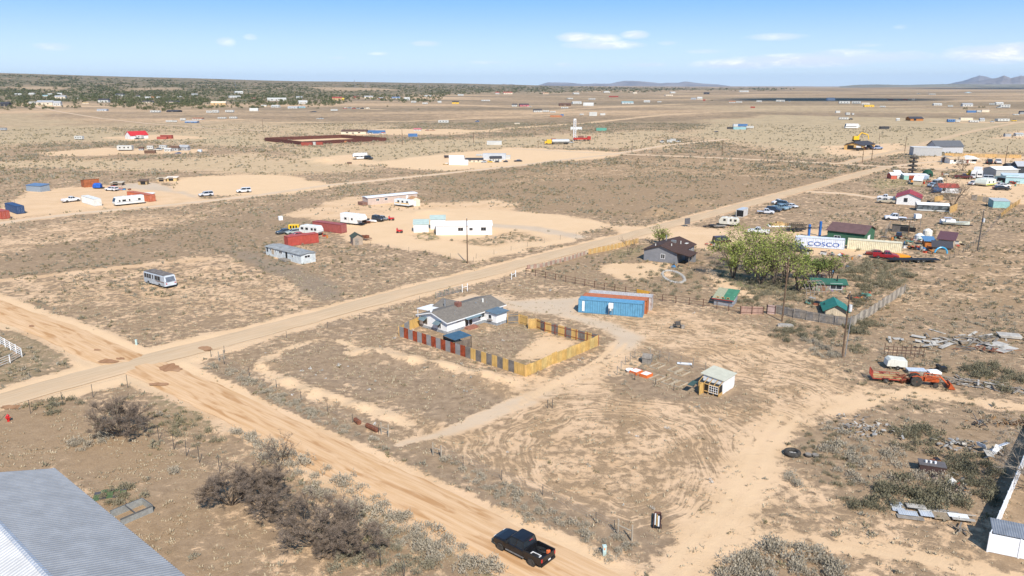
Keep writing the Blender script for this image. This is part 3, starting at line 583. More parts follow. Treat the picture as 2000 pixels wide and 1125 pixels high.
def container(label, A, B, col, rust='stain', L=12.19, group=None, near=True, name='shipping_container', Wd=2.44, H=2.59, left=True, parent=None, doorcol=None, cat='container'):
    loc, ang, L0 = frame(A, B); s_ = L0/L if L is None else 1
    if L is None: L = L0
    else: L = L if abs(L0-L)/L > .35 else L0
    m_ = mt(col, .55, 0, .1, 1.2, rust); r = root(name, label, cat, loc, ang, group)
    b = MB(); n = max(8, int(L/.44)) if near else 0
    if near:
        for (y, sg) in ((0.04, 1), (Wd-.04, -1)):
            xs = []; 
            for i in range(n):
                x0 = .1+(L-.2)*i/n; dx = (L-.2)/n
                xs += [(x0, 0), (x0+dx*.42, 0), (x0+dx*.52, .09), (x0+dx*.9, .09)]
            xs.append((L-.1, 0)); P = [(x, y+sg*o, .18) for x, o in xs]+[(x, y+sg*o, H-.1) for x, o in xs]; k = len(xs)
            b.poly(P, [(i, i+1, i+1+k, i+k) for i in range(k-1)])
        b.box(.06, .1, .05, Wd-.05, .15, H-.06); b.box(L-.1, L-.06, .05, Wd-.05, .15, H-.06)
        nr = 20; P = []
        for i in range(nr+1):
            x = .05+(L-.1)*i/nr
            for yy in (.03, Wd-.03): P.append((x, yy, H-.03-(.03 if i % 2 else 0)))
        b.poly(P, [(2*i, 2*i+2, 2*i+3, 2*i+1) for i in range(nr)])
    else: b.box(.02, L-.02, .02, Wd-.02, .12, H-.02)
    b.build('body', m_, r)
    f = MB(); w_ = .1
    for x in (0, L-w_):
        for y in (0, Wd-w_): f.box(x, x+w_, y, y+w_, 0, H)
    for y in (.005, Wd-w_-.005):
        f.box(w_, L-w_, y, y+w_, .03, .18); f.box(w_, L-w_, y, y+w_, H-.12, H-.002)
    for x in (.005, L-w_-.005):
        f.box(x, x+w_, w_, Wd-w_, .03, .17); f.box(x, x+w_, w_, Wd-w_, H-.12, H-.004)
    f.build('frame', mt(tuple(q*.8 for q in col), .6, 0, .15, 1, rust), r)
    x = 0 if left else L; sg = -1 if left else 1
    for q in (0, 1):
        d = MB(); y0 = .12+q*(Wd/2-.1); y1 = y0+Wd/2-.14; d.box(min(x, x+sg*.03), max(x, x+sg*.03), y0, y1, .2, H-.14); do = d.build('door', mt(doorcol or col, .55, 0, .1, 1.2, rust), r)
        g = MB()
        for t_ in (.3, .7): yy = y0+(y1-y0)*t_; g.tube((x+sg*.06, yy, .2), (x+sg*.06, yy, H-.15), .02, n=6)
        g.build('lock_rod', M['galv'], do)
    return r, L
# ---------------------------------------------------------------- vehicles
def ring_car(x, hw, zb, zt, c=.12):
    c = min(c, hw*.4, (zt-zb)*.4)
    return [(x, -hw+c*.5, zb), (x, hw-c*.5, zb), (x, hw, zb+c), (x, hw, zt-c), (x, hw-c, zt), (x, -hw+c, zt), (x, -hw, zt-c), (x, -hw, zb+c)]
def wheel(parent, x, y, r, wd, side, rim=None):
    t = MB(); n = 18
    R = lambda yy, rr: [(x+math.cos(2*math.pi*i/n)*rr, yy, r+math.sin(2*math.pi*i/n)*rr) for i in range(n)]
    a, b = y-wd/2, y+wd/2
    t.loft([R(a, r*.62), R(a, r*.93), R(a+wd*.15, r), R(b-wd*.15, r), R(b, r*.93), R(b, r*.62)]); wo = t.build('wheel', M['tire'], parent)
    m_ = MB(); yo = y+side*(wd/2-.01); m_.loft([R(yo-side*.06, r*.62), R(yo+side*.004, r*.60), R(yo-side*.03, r*.45), R(yo, r*.16), R(yo+side*.015, r*.1)]); m_.build('rim', rim or M['rim'], wo)
def car(kind, col, label, c0, c1, name=None, cat=None, group=None, wheels=True, s_=1.0, rim=None, bedload=None, roofcol=None, L=None):
    """c0 rear and c1 front, photo points of the middle line on the ground"""
    a, b = G(*c0), G(*c1); ang = math.atan2(b[1]-a[1], b[0]-a[0]); cx, cy = (a[0]+b[0])/2, (a[1]+b[1])/2
    SP_ = {'pickup': (5.6, 1.0, 1.86, .42), 'truck4': (5.75, 1.02, 1.93, .45), 'suv': (4.8, .94, 1.75, .38), 'car': (4.7, .90, 1.42, .32), 'van': (5.2, .98, 2.1, .36), 'wagon': (4.7, .9, 1.45, .33), 'jeep': (3.9, .85, 1.8, .4), 'flatbed': (5.8, 1.0, 1.95, .42)}[kind]
    L_, hw, H, zb = SP_; Lr = L or L_
    names = {'pickup': 'pickup_truck', 'truck4': 'pickup_truck', 'suv': 'parked_suv', 'car': 'parked_car', 'van': 'parked_van', 'wagon': 'station_wagon', 'jeep': 'parked_jeep', 'flatbed': 'flatbed_truck'}
    cats = {'pickup': 'pickup truck', 'truck4': 'pickup truck', 'suv': 'suv', 'car': 'car', 'van': 'van', 'wagon': 'car', 'jeep': 'off-road car', 'flatbed': 'flatbed truck'}
    r = root(name or names[kind], label, cat or cats[kind], (cx, cy, gz(cx, cy)), ang, group); r.scale = (s_,)*3
    m_ = paint(col, .3) if isinstance(col, tuple) else col
    X0, X1 = -Lr/2, Lr/2; wr = .39 if kind in ('pickup', 'truck4', 'suv', 'flatbed', 'jeep') else .32
    belt = zb+(.74 if kind in ('pickup', 'truck4', 'flatbed') else .62); hood = belt+.02
    bd = MB()
    if kind in ('pickup', 'truck4', 'flatbed'):
        cabr = X0+(2.05 if kind == 'truck4' else 2.35)                   # where the cab ends and the bed begins
        bd.loft([ring_car(x, w_, z0, z1) for x, w_, z0, z1 in [(X1, hw*.80, zb+.06, hood-.26), (X1-.12, hw*.93, zb, hood-.1), (X1-.5, hw*.98, zb, hood), (X1-1.35, hw, zb, hood+.08), (cabr+.02, hw, zb, belt+.06)]])
        if kind != 'flatbed':
            z = belt+.06; t_ = .09; fl = zb+.33                          # open bed: floor, two sides, tailgate, head board
            bd.box(X0+.03, cabr, -hw+.02, hw-.02, zb+.05, fl); bd.box(X0+.03, cabr, -hw, -hw+t_, zb+.1, z); bd.box(X0+.03, cabr, hw-t_, hw, zb+.1, z)
            bd.box(cabr-.05, cabr, -hw+t_, hw-t_, fl, z)
        else:
            bd.box(X0, cabr-.1, -.35, .35, zb+.05, zb+.3); bd.box(X0, cabr-.12, -hw, hw, zb+.42, zb+.52); bd.box(cabr-.16, cabr-.1, -hw*.9, hw*.9, zb+.52, H-.1)
        g0, g1 = cabr+.04, X1-1.42; rt = [(g0+.06, g0+.22), (g1-.75, g1)]
        t0, t1 = g0+.14, g1-.72
    elif kind in ('suv', 'van', 'jeep'):
        nose = {'suv': 1.25, 'van': .75, 'jeep': 1.3}[kind]
        bd.loft([ring_car(x, w_, z0, z1) for x, w_, z0, z1 in [(X1, hw*.82, zb+.08, hood-.22), (X1-.15, hw*.95, zb, hood-.08), (X1-nose, hw, zb, hood+.04), (X0+.1, hw, zb, hood+.04), (X0, hw*.95, zb+.08, hood)]])
        g0, g1 = X0+.03, X1-nose+.05; t0, t1 = X0+.2, X1-nose-.62
    else:
        bd.loft([ring_car(x, w_, z0, z1) for x, w_, z0, z1 in [(X1, hw*.75, zb+.1, hood-.25), (X1-.2, hw*.93, zb, hood-.13), (X1-1.2, hw, zb, hood), (X0+(.15 if kind == 'wagon' else .9), hw, zb, hood), (X0+.1, hw*.93, zb, hood-.06), (X0, hw*.85, zb+.1, hood-.12)]])
        g0, g1 = X0+(.06 if kind == 'wagon' else .75), X1-1.15; t0, t1 = X0+(.35 if kind == 'wagon' else 1.35), X1-1.95
    if kind != 'flatbed' and kind in ('pickup', 'truck4'): pass
    body = bd.build('body', m_, r, bevel=.03)
    zb2 = belt+(.05 if kind in ('pickup', 'truck4', 'flatbed') else .03)
    cab = MB(); tw = hw*.80                                              # roof with its pillars
    cab.loft([[(x, -w_, z), (x, w_, z), (x, w_*.97, z+.06), (x, -w_*.97, z+.06)] for x, w_, z in [(t0-.05, tw*.98, H-.09), (t0+.1, tw, H-.05), ((t0+t1)/2, tw, H-.04), (t1, tw, H-.06), (t1+.08, tw*.97, H-.10)]])
    for sg in (-1, 1):
        for xa, xb in ((g0+.02, t0), (g1-.05, t1+.03), ((g0+g1)/2-.15, (t0+t1)/2-.05)):
            cab.tube((xa, sg*(hw-.07), zb2-.03), (xb, sg*(tw-.03), H-.07), .045, n=5)
    cab.build('cab', paint(roofcol, .3) if roofcol else m_, r)
    gl = MB(); e = .03
    gl.loft([[(g0+e, -hw+.08, zb2-.05), (g0+e, hw-.08, zb2-.05), (g1-e, hw-.08, zb2-.05), (g1-e, -hw+.08, zb2-.05)], [(t0, -tw+.02, H-.08), (t0, tw-.02, H-.08), (t1+.04, tw-.02, H-.08), (t1+.04, -tw+.02, H-.08)]])
    gl.build('window_glass', M['glass'], r)
    if wheels:
        fx, rx = X1-.95*Lr/L_, X0+1.15*Lr/L_
        for x in (fx, rx):
            for sg in (-1, 1): wheel(r, x, sg*(hw-.07), wr, .24, sg, rim)
            a_ = MB(); a_.tube((x, -hw-.012, wr), (x, hw+.012, wr), wr*1.14, n=20); a_.build('wheel_arch', M['black'], r)
    bp = MB(); bp.box(X1-.08, X1+.08, -hw*.86, hw*.86, zb+.02, zb+.2); bp.build('bumper', M['black'] if kind != 'pickup' else M['chrome'], r); bp = MB(); bp.box(X0-.1, X0+.06, -hw*.88, hw*.88, zb+.02, zb+.2); bp.build('bumper', M['chrome'] if kind == 'pickup' else M['black'], r)
    for sg in (-1, 1):
        h = MB(); h.box(X1-.12, X1+.015, sg*hw*.62-.14, sg*hw*.62+.14, hood-.34, hood-.18); h.build('headlight', M['lamp_clear'], r)
        h = MB(); h.box(X0-.012, X0+.05, sg*(hw-.1)-.075, sg*(hw-.1)+.075, belt-.35, belt-.03); h.build('taillight', M['lamp_red'], r)
    if kind in ('pickup', 'truck4'):
        g = MB(); g.box(X0-.005, X0+.07, -hw+.09, hw-.09, zb+.22, belt+.06); g.build('tailgate', m_, r, bevel=.02)
    return r
def rvbox(label, A, B, D, H, kind='trailer', col=(.74, .74, .72), stripe=None, group=None, name=None, cat=None, wins=((.15, .8), (.45, .8), (.72, .8)), frontleft=True, doorat=.6, wheels=True, sidemat=None, L=None):
    """camper body: A, B the near lower edge; the nose points to A if frontleft"""
    loc, ang, L0 = frame(A, B); L = L or L0
    r = root(name or 'travel_trailer', label, cat or 'camper', loc, ang, group); zb = .5
    def X(t): return t*L if frontleft else L-t*L
    m_ = sidemat or mt(col, .45, 0, .06, 1, 'plain', 0, .4)
    if kind == 'fifth': prof = [(X(0), zb+1.25), (X(.0), zb+1.9), (X(.09), H), (X(1), H), (X(1), zb), (X(.24), zb), (X(.22), zb+1.15), (X(.02), zb+1.15)]
    elif kind == 'motorhome': prof = [(X(0), zb+.5), (X(.01), zb+1.15), (X(.06), H-.2), (X(.09), H), (X(1), H), (X(1), zb), (X(.02), zb)]
    elif kind == 'old': prof = [(X(0), zb+.6), (X(.02), zb+1.3), (X(.09), H-.1), (X(.14), H), (X(.86), H), (X(.92), H-.1), (X(.99), zb+1.3), (X(1), zb+.6), (X(.94), zb), (X(.06), zb)]
    else: prof = [(X(0), zb+.3), (X(.015), H-.35), (X(.06), H), (X(1), H), (X(1), zb), (X(.03), zb)]
    if not frontleft: prof = prof[::-1]
    MB().prism(prof, 0, D, 'y').build('body', m_, r, bevel=.06)
    for (t_, w_) in wins: opening(r, 0, L, D, X(t_)-w_/2, w_, zb+1.0, zb+1.65, 'window', M['black'])
    if doorat: opening(r, 0, L, D, X(doorat)-.35, .7, zb+.1, zb+1.9, 'door', M['offwhite'])
    if kind == 'motorhome':
        x = X(.0); g = MB(); q = [(X(.005)-(.02 if frontleft else -.02), zb+1.15), (X(.055), H-.3)]
        sg = -1 if frontleft else 1
        g.poly([(q[0][0]+sg*.03, .15, q[0][1]), (q[0][0]+sg*.03, D-.15, q[0][1]), (q[1][0]+sg*.03, D-.15, q[1][1]), (q[1][0]+sg*.03, .15, q[1][1]), (q[0][0], .15, q[0][1]), (q[0][0], D-.15, q[0][1]), (q[1][0], D-.15, q[1][1]), (q[1][0], .15, q[1][1])], [(0,1,2,3),(4,7,6,5),(0,4,5,1),(1,5,6,2),(2,6,7,3),(3,7,4,0)])
        g.build('windscreen', M['glass'], r)
    if stripe:
        for (sc_, z0, z1) in stripe: MB().box(.06*L, L*.985, -.012, .0, z0, z1).build('stripe', paint(sc_), r)
    for xx in (.35, .62): MB().box(X(xx)-.25, X(xx)+.25, D/2-.25, D/2+.25, H, H+.22).build('roof_vent', M['offwhite'], r)
    if wheels:
        for t_ in ((.15, .72) if kind == 'motorhome' else (.60, .70)):
            for (y, sg) in ((.14, -1), (D-.14, 1)): wheel(r, X(t_), y, .37, .24, sg)
    MB().box(min(X(.05), X(.97)), max(X(.05), X(.97)), .35, D-.35, .3, zb+.01).build('chassis', M['black'], r)
    if kind in ('trailer', 'old'): MB().tube((X(.03), D/2, .45), (X(.03)-(1.1 if frontleft else -1.1), D/2, .45), .06, n=6).build('hitch', M['black'], r)
    return r
# ---------------------------------------------------------------- branching trees
def branches(rng, h, spread, n0, depth, lean=.5, r0=.12, gravity=0.0):
    segs = []
    def grow(p, d, l, r, k):
        q = p+d*l; segs.append((p, q, r, r*.68, k))
        if k == 0: return
        for i in range(rng.choice([2, 3, 3]) if k > 1 else 3):
            nd = (d+Vector((rng.gauss(0, 1), rng.gauss(0, 1), rng.gauss(.12, .6)))*lean).normalized()
            if nd.z < -.2: nd.z = -.1
            grow(p.lerp(q, rng.uniform(.55, 1)), nd, l*rng.uniform(.6, .88), r*.62, k-1)
    for i in range(n0):
        a = 2*math.pi*i/n0+rng.uniform(-.4, .4); t = rng.uniform(.15, 1)*spread
        d = Vector((math.cos(a)*t, math.sin(a)*t, 1)).normalized()
        grow(Vector((math.cos(a)*.15, math.sin(a)*.15, -.1)), d, h*rng.uniform(.26, .4), r0*rng.uniform(.6, 1), depth)
    return segs
def tubes_np(segs, n=3):
    V = []; F = []
    for (a, b, r0, r1, k) in segs:
        d = (b-a).normalized(); u = d.cross(Vector((0, 0, 1)) if abs(d.z) < .9 else Vector((1, 0, 0))).normalized(); v = d.cross(u); c = len(V)
        for (p, r) in ((a, r0), (b, r1)):
            for i in range(n):
                t = 2*math.pi*i/n; V.append(p+(u*math.cos(t)+v*math.sin(t))*r)
        for i in range(n): F.append((c+i, c+(i+1) % n, c+n+(i+1) % n, c+n+i))
    return np.array([tuple(p) for p in V]), np.array(F)
def leaves_np(rs, C, size, flat=.0, asp=1.6):
    """one small two-triangle leaf clump at each centre"""
    n = len(C); d = rs.normal(size=(n, 3)); d[:, 2] *= (1-flat); d /= np.linalg.norm(d, axis=1)[:, None]+1e-9
    u = np.cross(d, rs.normal(size=(n, 3))); u /= np.linalg.norm(u, axis=1)[:, None]+1e-9; v = np.cross(d, u)
    s_ = (np.asarray(size)*rs.uniform(.6, 1.3, n))[:, None] if np.ndim(size) == 0 else (size*rs.uniform(.6, 1.3, n))[:, None]
    V = np.stack([C-u*s_*asp*.5, C+v*s_*.5, C+u*s_*asp*.5, C-v*s_*.5], 1).reshape(-1, 3)
    return V, np.arange(n*4).reshape(-1, 4)
def bare_tree(label, pos, h, spread, seed, name='bare_tree', mat='twig', dens=5, twigs=9, group=None, cat='tree', n0=7, leaf=None, leafn=0, lsize=.25, r0=.12, sx=1, sy=1, twl=1.0):
    rng = random.Random(seed); rs = np.random.RandomState(seed); x, y = pos
    segs = branches(rng, h, spread, n0, dens, .5, r0)
    mz = max(s_[1].z for s_ in segs)*.93; k = h/mz
    segs = [(a*k, b*k, r, r2, q) for a, b, r, r2, q in segs]
    if sx != 1 or sy != 1: segs = [(Vector((a.x*sx, a.y*sy, a.z)), Vector((b.x*sx, b.y*sy, b.z)), r, r2, q) for a, b, r, r2, q in segs]
    r = root(name, label, cat, (x, y, gz(x, y)), rng.uniform(0, 0), group)
    big = [s_ for s_ in segs if s_[4] >= 2]; sm = [s_ for s_ in segs if s_[4] < 2]
    V, F = tubes_np(big, 5); link(bpy.data.objects.new('trunk', npmesh('trunk', V, F, M['bark'] if mat == 'twig' else M[mat])), r)
    tips = np.array([tuple(s_[1]) for s_ in sm]); base = np.array([tuple(s_[0]) for s_ in sm])
    V, F = tubes_np(sm, 3)
    Vs, Fs, c = [V], [np.array(F)], len(V)
    if twigs:
        P = np.repeat(tips, twigs, 0)*1.0; B = np.repeat(base, twigs, 0); t_ = rs.uniform(0, 1, (len(P), 1)); P = B*(1-t_)+P*t_
        D = rs.normal(size=P.shape); D[:, 2] = np.abs(D[:, 2])*.8; D /= np.linalg.norm(D, axis=1)[:, None]; ln = rs.uniform(.25, .8, (len(P), 1))*h*.12*twl
        w_ = np.cross(D, rs.normal(size=P.shape)); w_ /= np.linalg.norm(w_, axis=1)[:, None]; w_ *= .006+.010*rs.rand(len(P), 1)
        V2 = np.stack([P-w_, P+w_, P+D*ln+w_*.3, P+D*ln-w_*.3], 1).reshape(-1, 3); Vs.append(V2); Fs.append(np.arange(len(V2)).reshape(-1, 4)+c); c += len(V2)
    cr = link(bpy.data.objects.new('crown', npmesh('crown', np.concatenate(Vs), np.concatenate(Fs), M[mat])), r)
    if leaf:
        C = tips[rs.randint(0, len(tips), leafn)]+rs.normal(size=(leafn, 3))*h*.055; C[:, 2] = np.clip(C[:, 2], h*.12, h*1.04)
        V, F = leaves_np(rs, C, lsize); link(bpy.data.objects.new('foliage', npmesh('foliage', V, F, M[leaf])), r)
    return r
def shrub_proto(rs, n, rad, hh, leaf, lobes=5):
    """leaf clumps on an uneven low dome; unit shrub about rad wide"""
    c = rs.normal(size=(lobes, 2))*rad*.38; hgts = hh*rs.uniform(.55, 1, lobes); rr = rad*rs.uniform(.4, .68, lobes)
    k = rs.randint(0, lobes, n); d = rs.normal(size=(n, 3)); d[:, 2] = np.abs(d[:, 2]); d /= np.linalg.norm(d, axis=1)[:, None]; q = rs.uniform(.55, 1.05, (n, 1))
    C = np.stack([c[k, 0]+d[:, 0]*rr[k]*q[:, 0], c[k, 1]+d[:, 1]*rr[k]*q[:, 0], d[:, 2]*hgts[k]*q[:, 0]], 1)
    # spiky upright sprays
    u = d.copy(); u[:, 2] += .7; u /= np.linalg.norm(u, axis=1)[:, None]; w_ = np.cross(u, rs.normal(size=(n, 3))); w_ /= np.linalg.norm(w_, axis=1)[:, None]
    L = leaf*rs.uniform(.7, 1.6, (n, 1)); V = np.stack([C-w_*L*.32-u*L*.2, C+w_*L*.32-u*L*.2, C+w_*L*.18+u*L, C-w_*L*.18+u*L], 1)
    return V
def scatter(name, X, Y, sc, protos, m_, seed, tint=None, zoff=-.03, hs=None, zf=None):
    """one mesh of many small plants, from prototype arrays (n,4,3)"""
    rs = np.random.RandomState(seed); k = rs.randint(0, len(protos), len(X)); Zg = hgt(X, Y)+(small(X, Y) if zf is None else 0); Vs = []; T = []
    th = rs.uniform(0, 6.283, len(X))
    for i, P in enumerate(protos):
        s_ = np.where(k == i)[0]
        if not len(s_): continue
        c, n = np.cos(th[s_])[:, None, None], np.sin(th[s_])[:, None, None]; ss = sc[s_][:, None, None]
        hz = ss if hs is None else ss*hs[s_][:, None, None]
        x = (P[None, :, :, 0]*c-P[None, :, :, 1]*n)*ss+X[s_][:, None, None]; y = (P[None, :, :, 0]*n+P[None, :, :, 1]*c)*ss+Y[s_][:, None, None]
        z = P[None, :, :, 2]*hz+Zg[s_][:, None, None]+zoff
        Vs.append(np.stack([x, y, z], -1).reshape(-1, 3)); T.append(np.repeat(tint[s_] if tint is not None else np.zeros(len(s_)), P.shape[0]*4))
    V = np.concatenate(Vs); F = np.arange(len(V)).reshape(-1, 4)
    return npmesh(name, V, F, m_, {'tint': np.concatenate(T)})
def PX(x, y, z=0):
    """place -> photo point (for laying out by metres)"""
    d = y*CP+(CAMH-z)*SP; dn = (CAMH-z)*CP-y*SP; return (1000+FPX*x/d, 562.5+FPX*dn/d)
GD = Vector((.658, .753)); GN = Vector((-.753, .658))                # the survey grid the roads and lots follow
def off(o, d, k): return (o[0]+d[0]*k, o[1]+d[1]*k)
def writing(name, txt, parent, loc, size, m_, rot=(math.pi/2, 0, 0), sx=1):
    cu = bpy.data.curves.new(name, 'FONT'); cu.body = txt; cu.size = size; cu.extrude = .006
    t = bpy.data.objects.new(name, cu); COL.objects.link(t)
    me = bpy.data.meshes.new_from_object(t.evaluated_get(bpy.context.evaluated_depsgraph_get())); COL.objects.unlink(t); bpy.data.objects.remove(t)
    me.materials.clear(); me.materials.append(m_); o = link(bpy.data.objects.new(name, me), parent); o.location = loc; o.rotation_euler = rot; o.scale = (sx, 1, 1); return o
WH = paint((.78, .78, .77), .55)
# ================================================================ the white house
A0 = (-11.04, 122.96); B0 = off(A0, GD, 14.3)
siding = mt((.80, .80, .79), .6, 0, .04, 1, 'plain', .2); blk = mt((.30, .32, .34), .85, 0, .2, 2)
h, ro, L = building('white_house', 'white single storey house with grey shingle roof inside the striped panel fence', 'house', PX(*A0), PX(*B0), 7.05, 2.2, 1.02, siding,
    mt((.215, .19, .16), .95, 0, .18, 1.5, 'shingle'), 'x', .4, (blk, .5),
    [(0, 2.1, 1.3, 1.5, 1.85, 'window'), (0, 4.2, 2.0, .3, 2.0, 'glassdoor'), (0, 7.6, 1.7, 1.0, 1.95, 'window'), (3, 1.0, 1.1, .8, 2.0, 'window', M['plank_grey']), (3, 4.6, 1.0, .7, 1.9, 'window')])
f = MB()                                                             # white fascia boards along the eaves and gable
f.box(-.44, 14.74, -.445, -.405, 2.0, 2.18); f.build('fascia', WH, h)
f = MB(); f.prism([(-.40, 2.0), (3.525, 3.14), (7.45, 2.0), (7.45, 2.2), (3.525, 3.34), (-.40, 2.2)], -.45, -.405, 'x'); f.build('fascia', WH, h)
MB().prism([(5.4, -.3), (9.9, -.3), (9.9, 2.2), (7.65, 3.0), (5.4, 2.2)], 7.06, 8.8, 'y').build('rear_wing', siding, h)
q = MB(); sheetroof(q, [(5.1, 5.2, 2.28), (7.65, 5.2, 3.2), (7.65, 9.1, 3.2), (5.1, 9.1, 2.28)], .1); sheetroof(q, [(7.65, 5.2, 3.2), (10.2, 5.2, 2.28), (10.2, 9.1, 2.28), (7.65, 9.1, 3.2)], .1); q.build('wing_roof', ro.data.materials[0], h)
q = MB(); sheetroof(q, [(2.6, 7.3, 2.25), (6.3, 7.3, 2.25), (6.3, 10.6, 2.05), (2.6, 10.6, 2.05)], .08); q.box(2.7, 2.8, 10.4, 10.5, 0, 2.0); q.box(6.1, 6.2, 10.4, 10.5, 0, 2.0); q.build('porch_roof', WH, h)
m_ = MB(); m_.box(9.2, 11.9, -3.0, -.01, -.3, 2.15); an = m_.build('annex', siding, h)
MB().box(9.15, 11.95, -3.05, -.03, -.3, .5).build('skirting', blk, an)
q = MB(); sheetroof(q, [(8.9, -3.35, 2.2), (12.3, -3.35, 2.2), (12.3, -.42, 2.34), (8.9, -.42, 2.34)], .1); q.build('annex_roof', mt((.16, .22, .26), .5, .3, .1, 1, 'ribs'), an)
g = MB(); g.box(9.13, 9.19, -1.9, -1.1, 1.0, 1.8); wo = g.build('window', WH, an); g = MB(); g.box(9.115, 9.14, -1.82, -1.18, 1.08, 1.72); g.build('pane', M['glass'], wo)
g = MB(); g.box(8.9, 9.19, -2.0, -1.0, .72, .88); g.build('flower_box', M['plank_grey'], an)
aw = mt((.20, .27, .29), .5, .3, .1, 1)
q = MB(); sheetroof(q, [(3.9, -1.1, 1.92), (7.6, -1.1, 1.92), (7.6, -.02, 2.12), (3.9, -.02, 2.12)], .05); q.build('awning', aw, h)
for (y0, z) in ((4.9, 2.0), (1.3, 1.95)):
    q = MB(); sheetroof(q, [(-.95, y0, z-.35), (-.01, y0, z+.05), (-.01, y0+1.5, z+.05), (-.95, y0+1.5, z-.35)], .04); q.build('awning', aw, h)
MB().tube((5.6, 6.3, 2.3), (5.6, 6.3, 3.75), .16, n=10).build('chimney_pipe', M['galv'], h)
b = MB(); b.box(5.3, 6.3, 2.7, 3.6, 3.0, 3.95); b.build('swamp_cooler', mt((.22, .10, .075), .7, 0, .2), h, bevel=.04)
for (x, y, z, hh, r_) in ((2.8, 1.0, 2.4, .5, .05), (3.9, 2.0, 2.75, .3, .09), (9.6, 2.4, 2.9, .3, .12), (11.2, 2.2, 2.85, .75, .16), (11.6, 1.6, 2.6, .4, .06), (10.6, 3.0, 3.0, .25, .08)):
    MB().tube((x, y, z-.1), (x, y, z+hh), r_, n=8).build('roof_vent', M['galv'] if r_ < .15 else M['offwhite'], h)
d = MB(); n = 14; d.loft([[(-.35+math.cos(2*math.pi*i/n)*r_*.4, 3.5+math.sin(2*math.pi*i/n)*r_, 3.62+math.cos(2*math.pi*i/n)*r_+zz) for i in range(n)] for r_, zz in ((.04, 0), (.32, .12))]); d.tube((-.3, 3.5, 3.1), (-.3, 3.5, 3.6), .03); d.build('satellite_dish', WH, h)
s_ = root('porch_steps', 'low reddish wooden steps below the glazed back door of the white house', 'steps', (0, 0, 0)); s_.location = h.location; s_.rotation_euler = h.rotation_euler
for i in range(2): MB().box(4.1, 6.4, -.95-i*.35, -.6-i*.35 if i else -.05, -.1, .38-i*.19).build('tread', mt((.36, .16, .11), .85, 0, .2, 2, 'wood'), s_)
# canopy by the fence
c = root('shade_canopy', 'blue metal roofed shade canopy with an open side, against the red striped fence', 'canopy', (-11.26, 116.8, gz(-11, 117)), math.radians(-50.5))
q = MB(); n = 14; P = []
for i in range(n+1):
    x = 3.3*i/n; P += [(x, 0, 1.98+(.03 if i % 2 else 0)), (x, 3.4, 2.10+(.03 if i % 2 else 0))]
q.poly(P, [(2*i, 2*i+2, 2*i+3, 2*i+1) for i in range(n)]); q.poly([(p[0], p[1], p[2]-.03) for p in P], [(2*i, 2*i+1, 2*i+3, 2*i+2) for i in range(n)]); q.build('roof', mt((.075, .15, .21), .45, .3, .12, 1), c)
for x in (.05, 3.2):
    for y in (.05, 3.3): MB().box(x, x+.08, y, y+.08, -.2, 2.0).build('post', M['black'], c)
MB().box(3.12, 3.16, .15, 3.25, .05, 1.55).build('side_panel', mt((.19, .15, .12), .9, 0, .2, 2, 'wood'), c)
MB().box(.1, 3.1, .02, .06, 0, 1.9).build('side_panel', M['black'], c)
# ================================================================ fences
def panel_fence(name, label, pts, mats, H, group=None, pw=None, post=None, rails=True, cat='fence', seed=0, side=1, wob=.03, top=.0):
    """upright panels between photo points; mats repeat along; H height"""
    W_ = [p if len(p) == 3 else G(*p) for p in pts]; x0, y0 = W_[0][:2]; r = root(name, label, cat, (x0, y0, gz(x0, y0)), 0, group); rng = random.Random(seed)
    k = 0; npan = 0
    for (a, b) in zip(W_[:-1], W_[1:]):
        L = math.hypot(b[0]-a[0], b[1]-a[1]); n = max(1, round(L/(pw or 1.2))); dx, dy = (b[0]-a[0])/L, (b[1]-a[1])/L; nx, ny = -dy*side, dx*side
        for i in range(n):
            t0, t1 = L*i/n+.01, L*(i+1)/n-.01; hh = H*(1+rng.uniform(-wob, wob)) if wob else H; m_ = mats[k % len(mats)]; k += 1
            if m_ is None: continue
            xa, ya, xb, yb = a[0]+dx*t0-x0, a[1]+dy*t0-y0, a[0]+dx*t1-x0, a[1]+dy*t1-y0; zb = gz(a[0]+dx*t0, a[1]+dy*t0)-r.location.z; p = MB(); npick = 6 if m_ in (M['plank_tan'], M['plank_yellow'], M['plank_grey']) and L/n > .7 else 1
            for j in range(npick):
                f0, f1 = j/npick+.012*(npick > 1), (j+1)/npick-.012*(npick > 1); X0, Y0, X1, Y1 = xa+(xb-xa)*f0, ya+(yb-ya)*f0, xa+(xb-xa)*f1, ya+(yb-ya)*f1; h2 = hh*(1+rng.uniform(-.015, .015))
                p.poly([(X0, Y0, zb-.15), (X1, Y1, zb-.15), (X1+nx*.03, Y1+ny*.03, zb-.15), (X0+nx*.03, Y0+ny*.03, zb-.15), (X0, Y0, zb+h2), (X1, Y1, zb+h2), (X1+nx*.03, Y1+ny*.03, zb+h2), (X0+nx*.03, Y0+ny*.03, zb+h2)], [(0,3,2,1),(4,5,6,7),(0,1,5,4),(1,2,6,5),(2,3,7,6),(3,0,4,7)])
            npan += 1
            if npan <= 100: p.build('panel', m_, r)
        if rails:
            for z in (.35, H-.3):
                q = MB(); q.tube((a[0]-x0+nx*.06, a[1]-y0+ny*.06, z), (b[0]-x0+nx*.06, b[1]-y0+ny*.06, z), .04, n=4); q.build('rail', post or M['plank_tan'], r)
            np_ = max(1, round(L/2.4))
            for i in range(np_+1):
                x, y = a[0]+dx*L*i/np_-x0+nx*.11, a[1]+dy*L*i/np_-y0+ny*.11; MB().box(x-.05, x+.05, y-.05, y+.05, -.3, H+.04).build('post', post or M['plank_tan'], r)
    return r
gal, rp, tan = M['galv'], M['rustpanel'], M['plank_yellow']; dkst = mt((.22, .20, .18), .6, .3, .2, 1.2)
Wc, Mc, Sc, Ec = (780.4, 656.8), (909, 697), (1026.5, 736), (1169.3, 675)
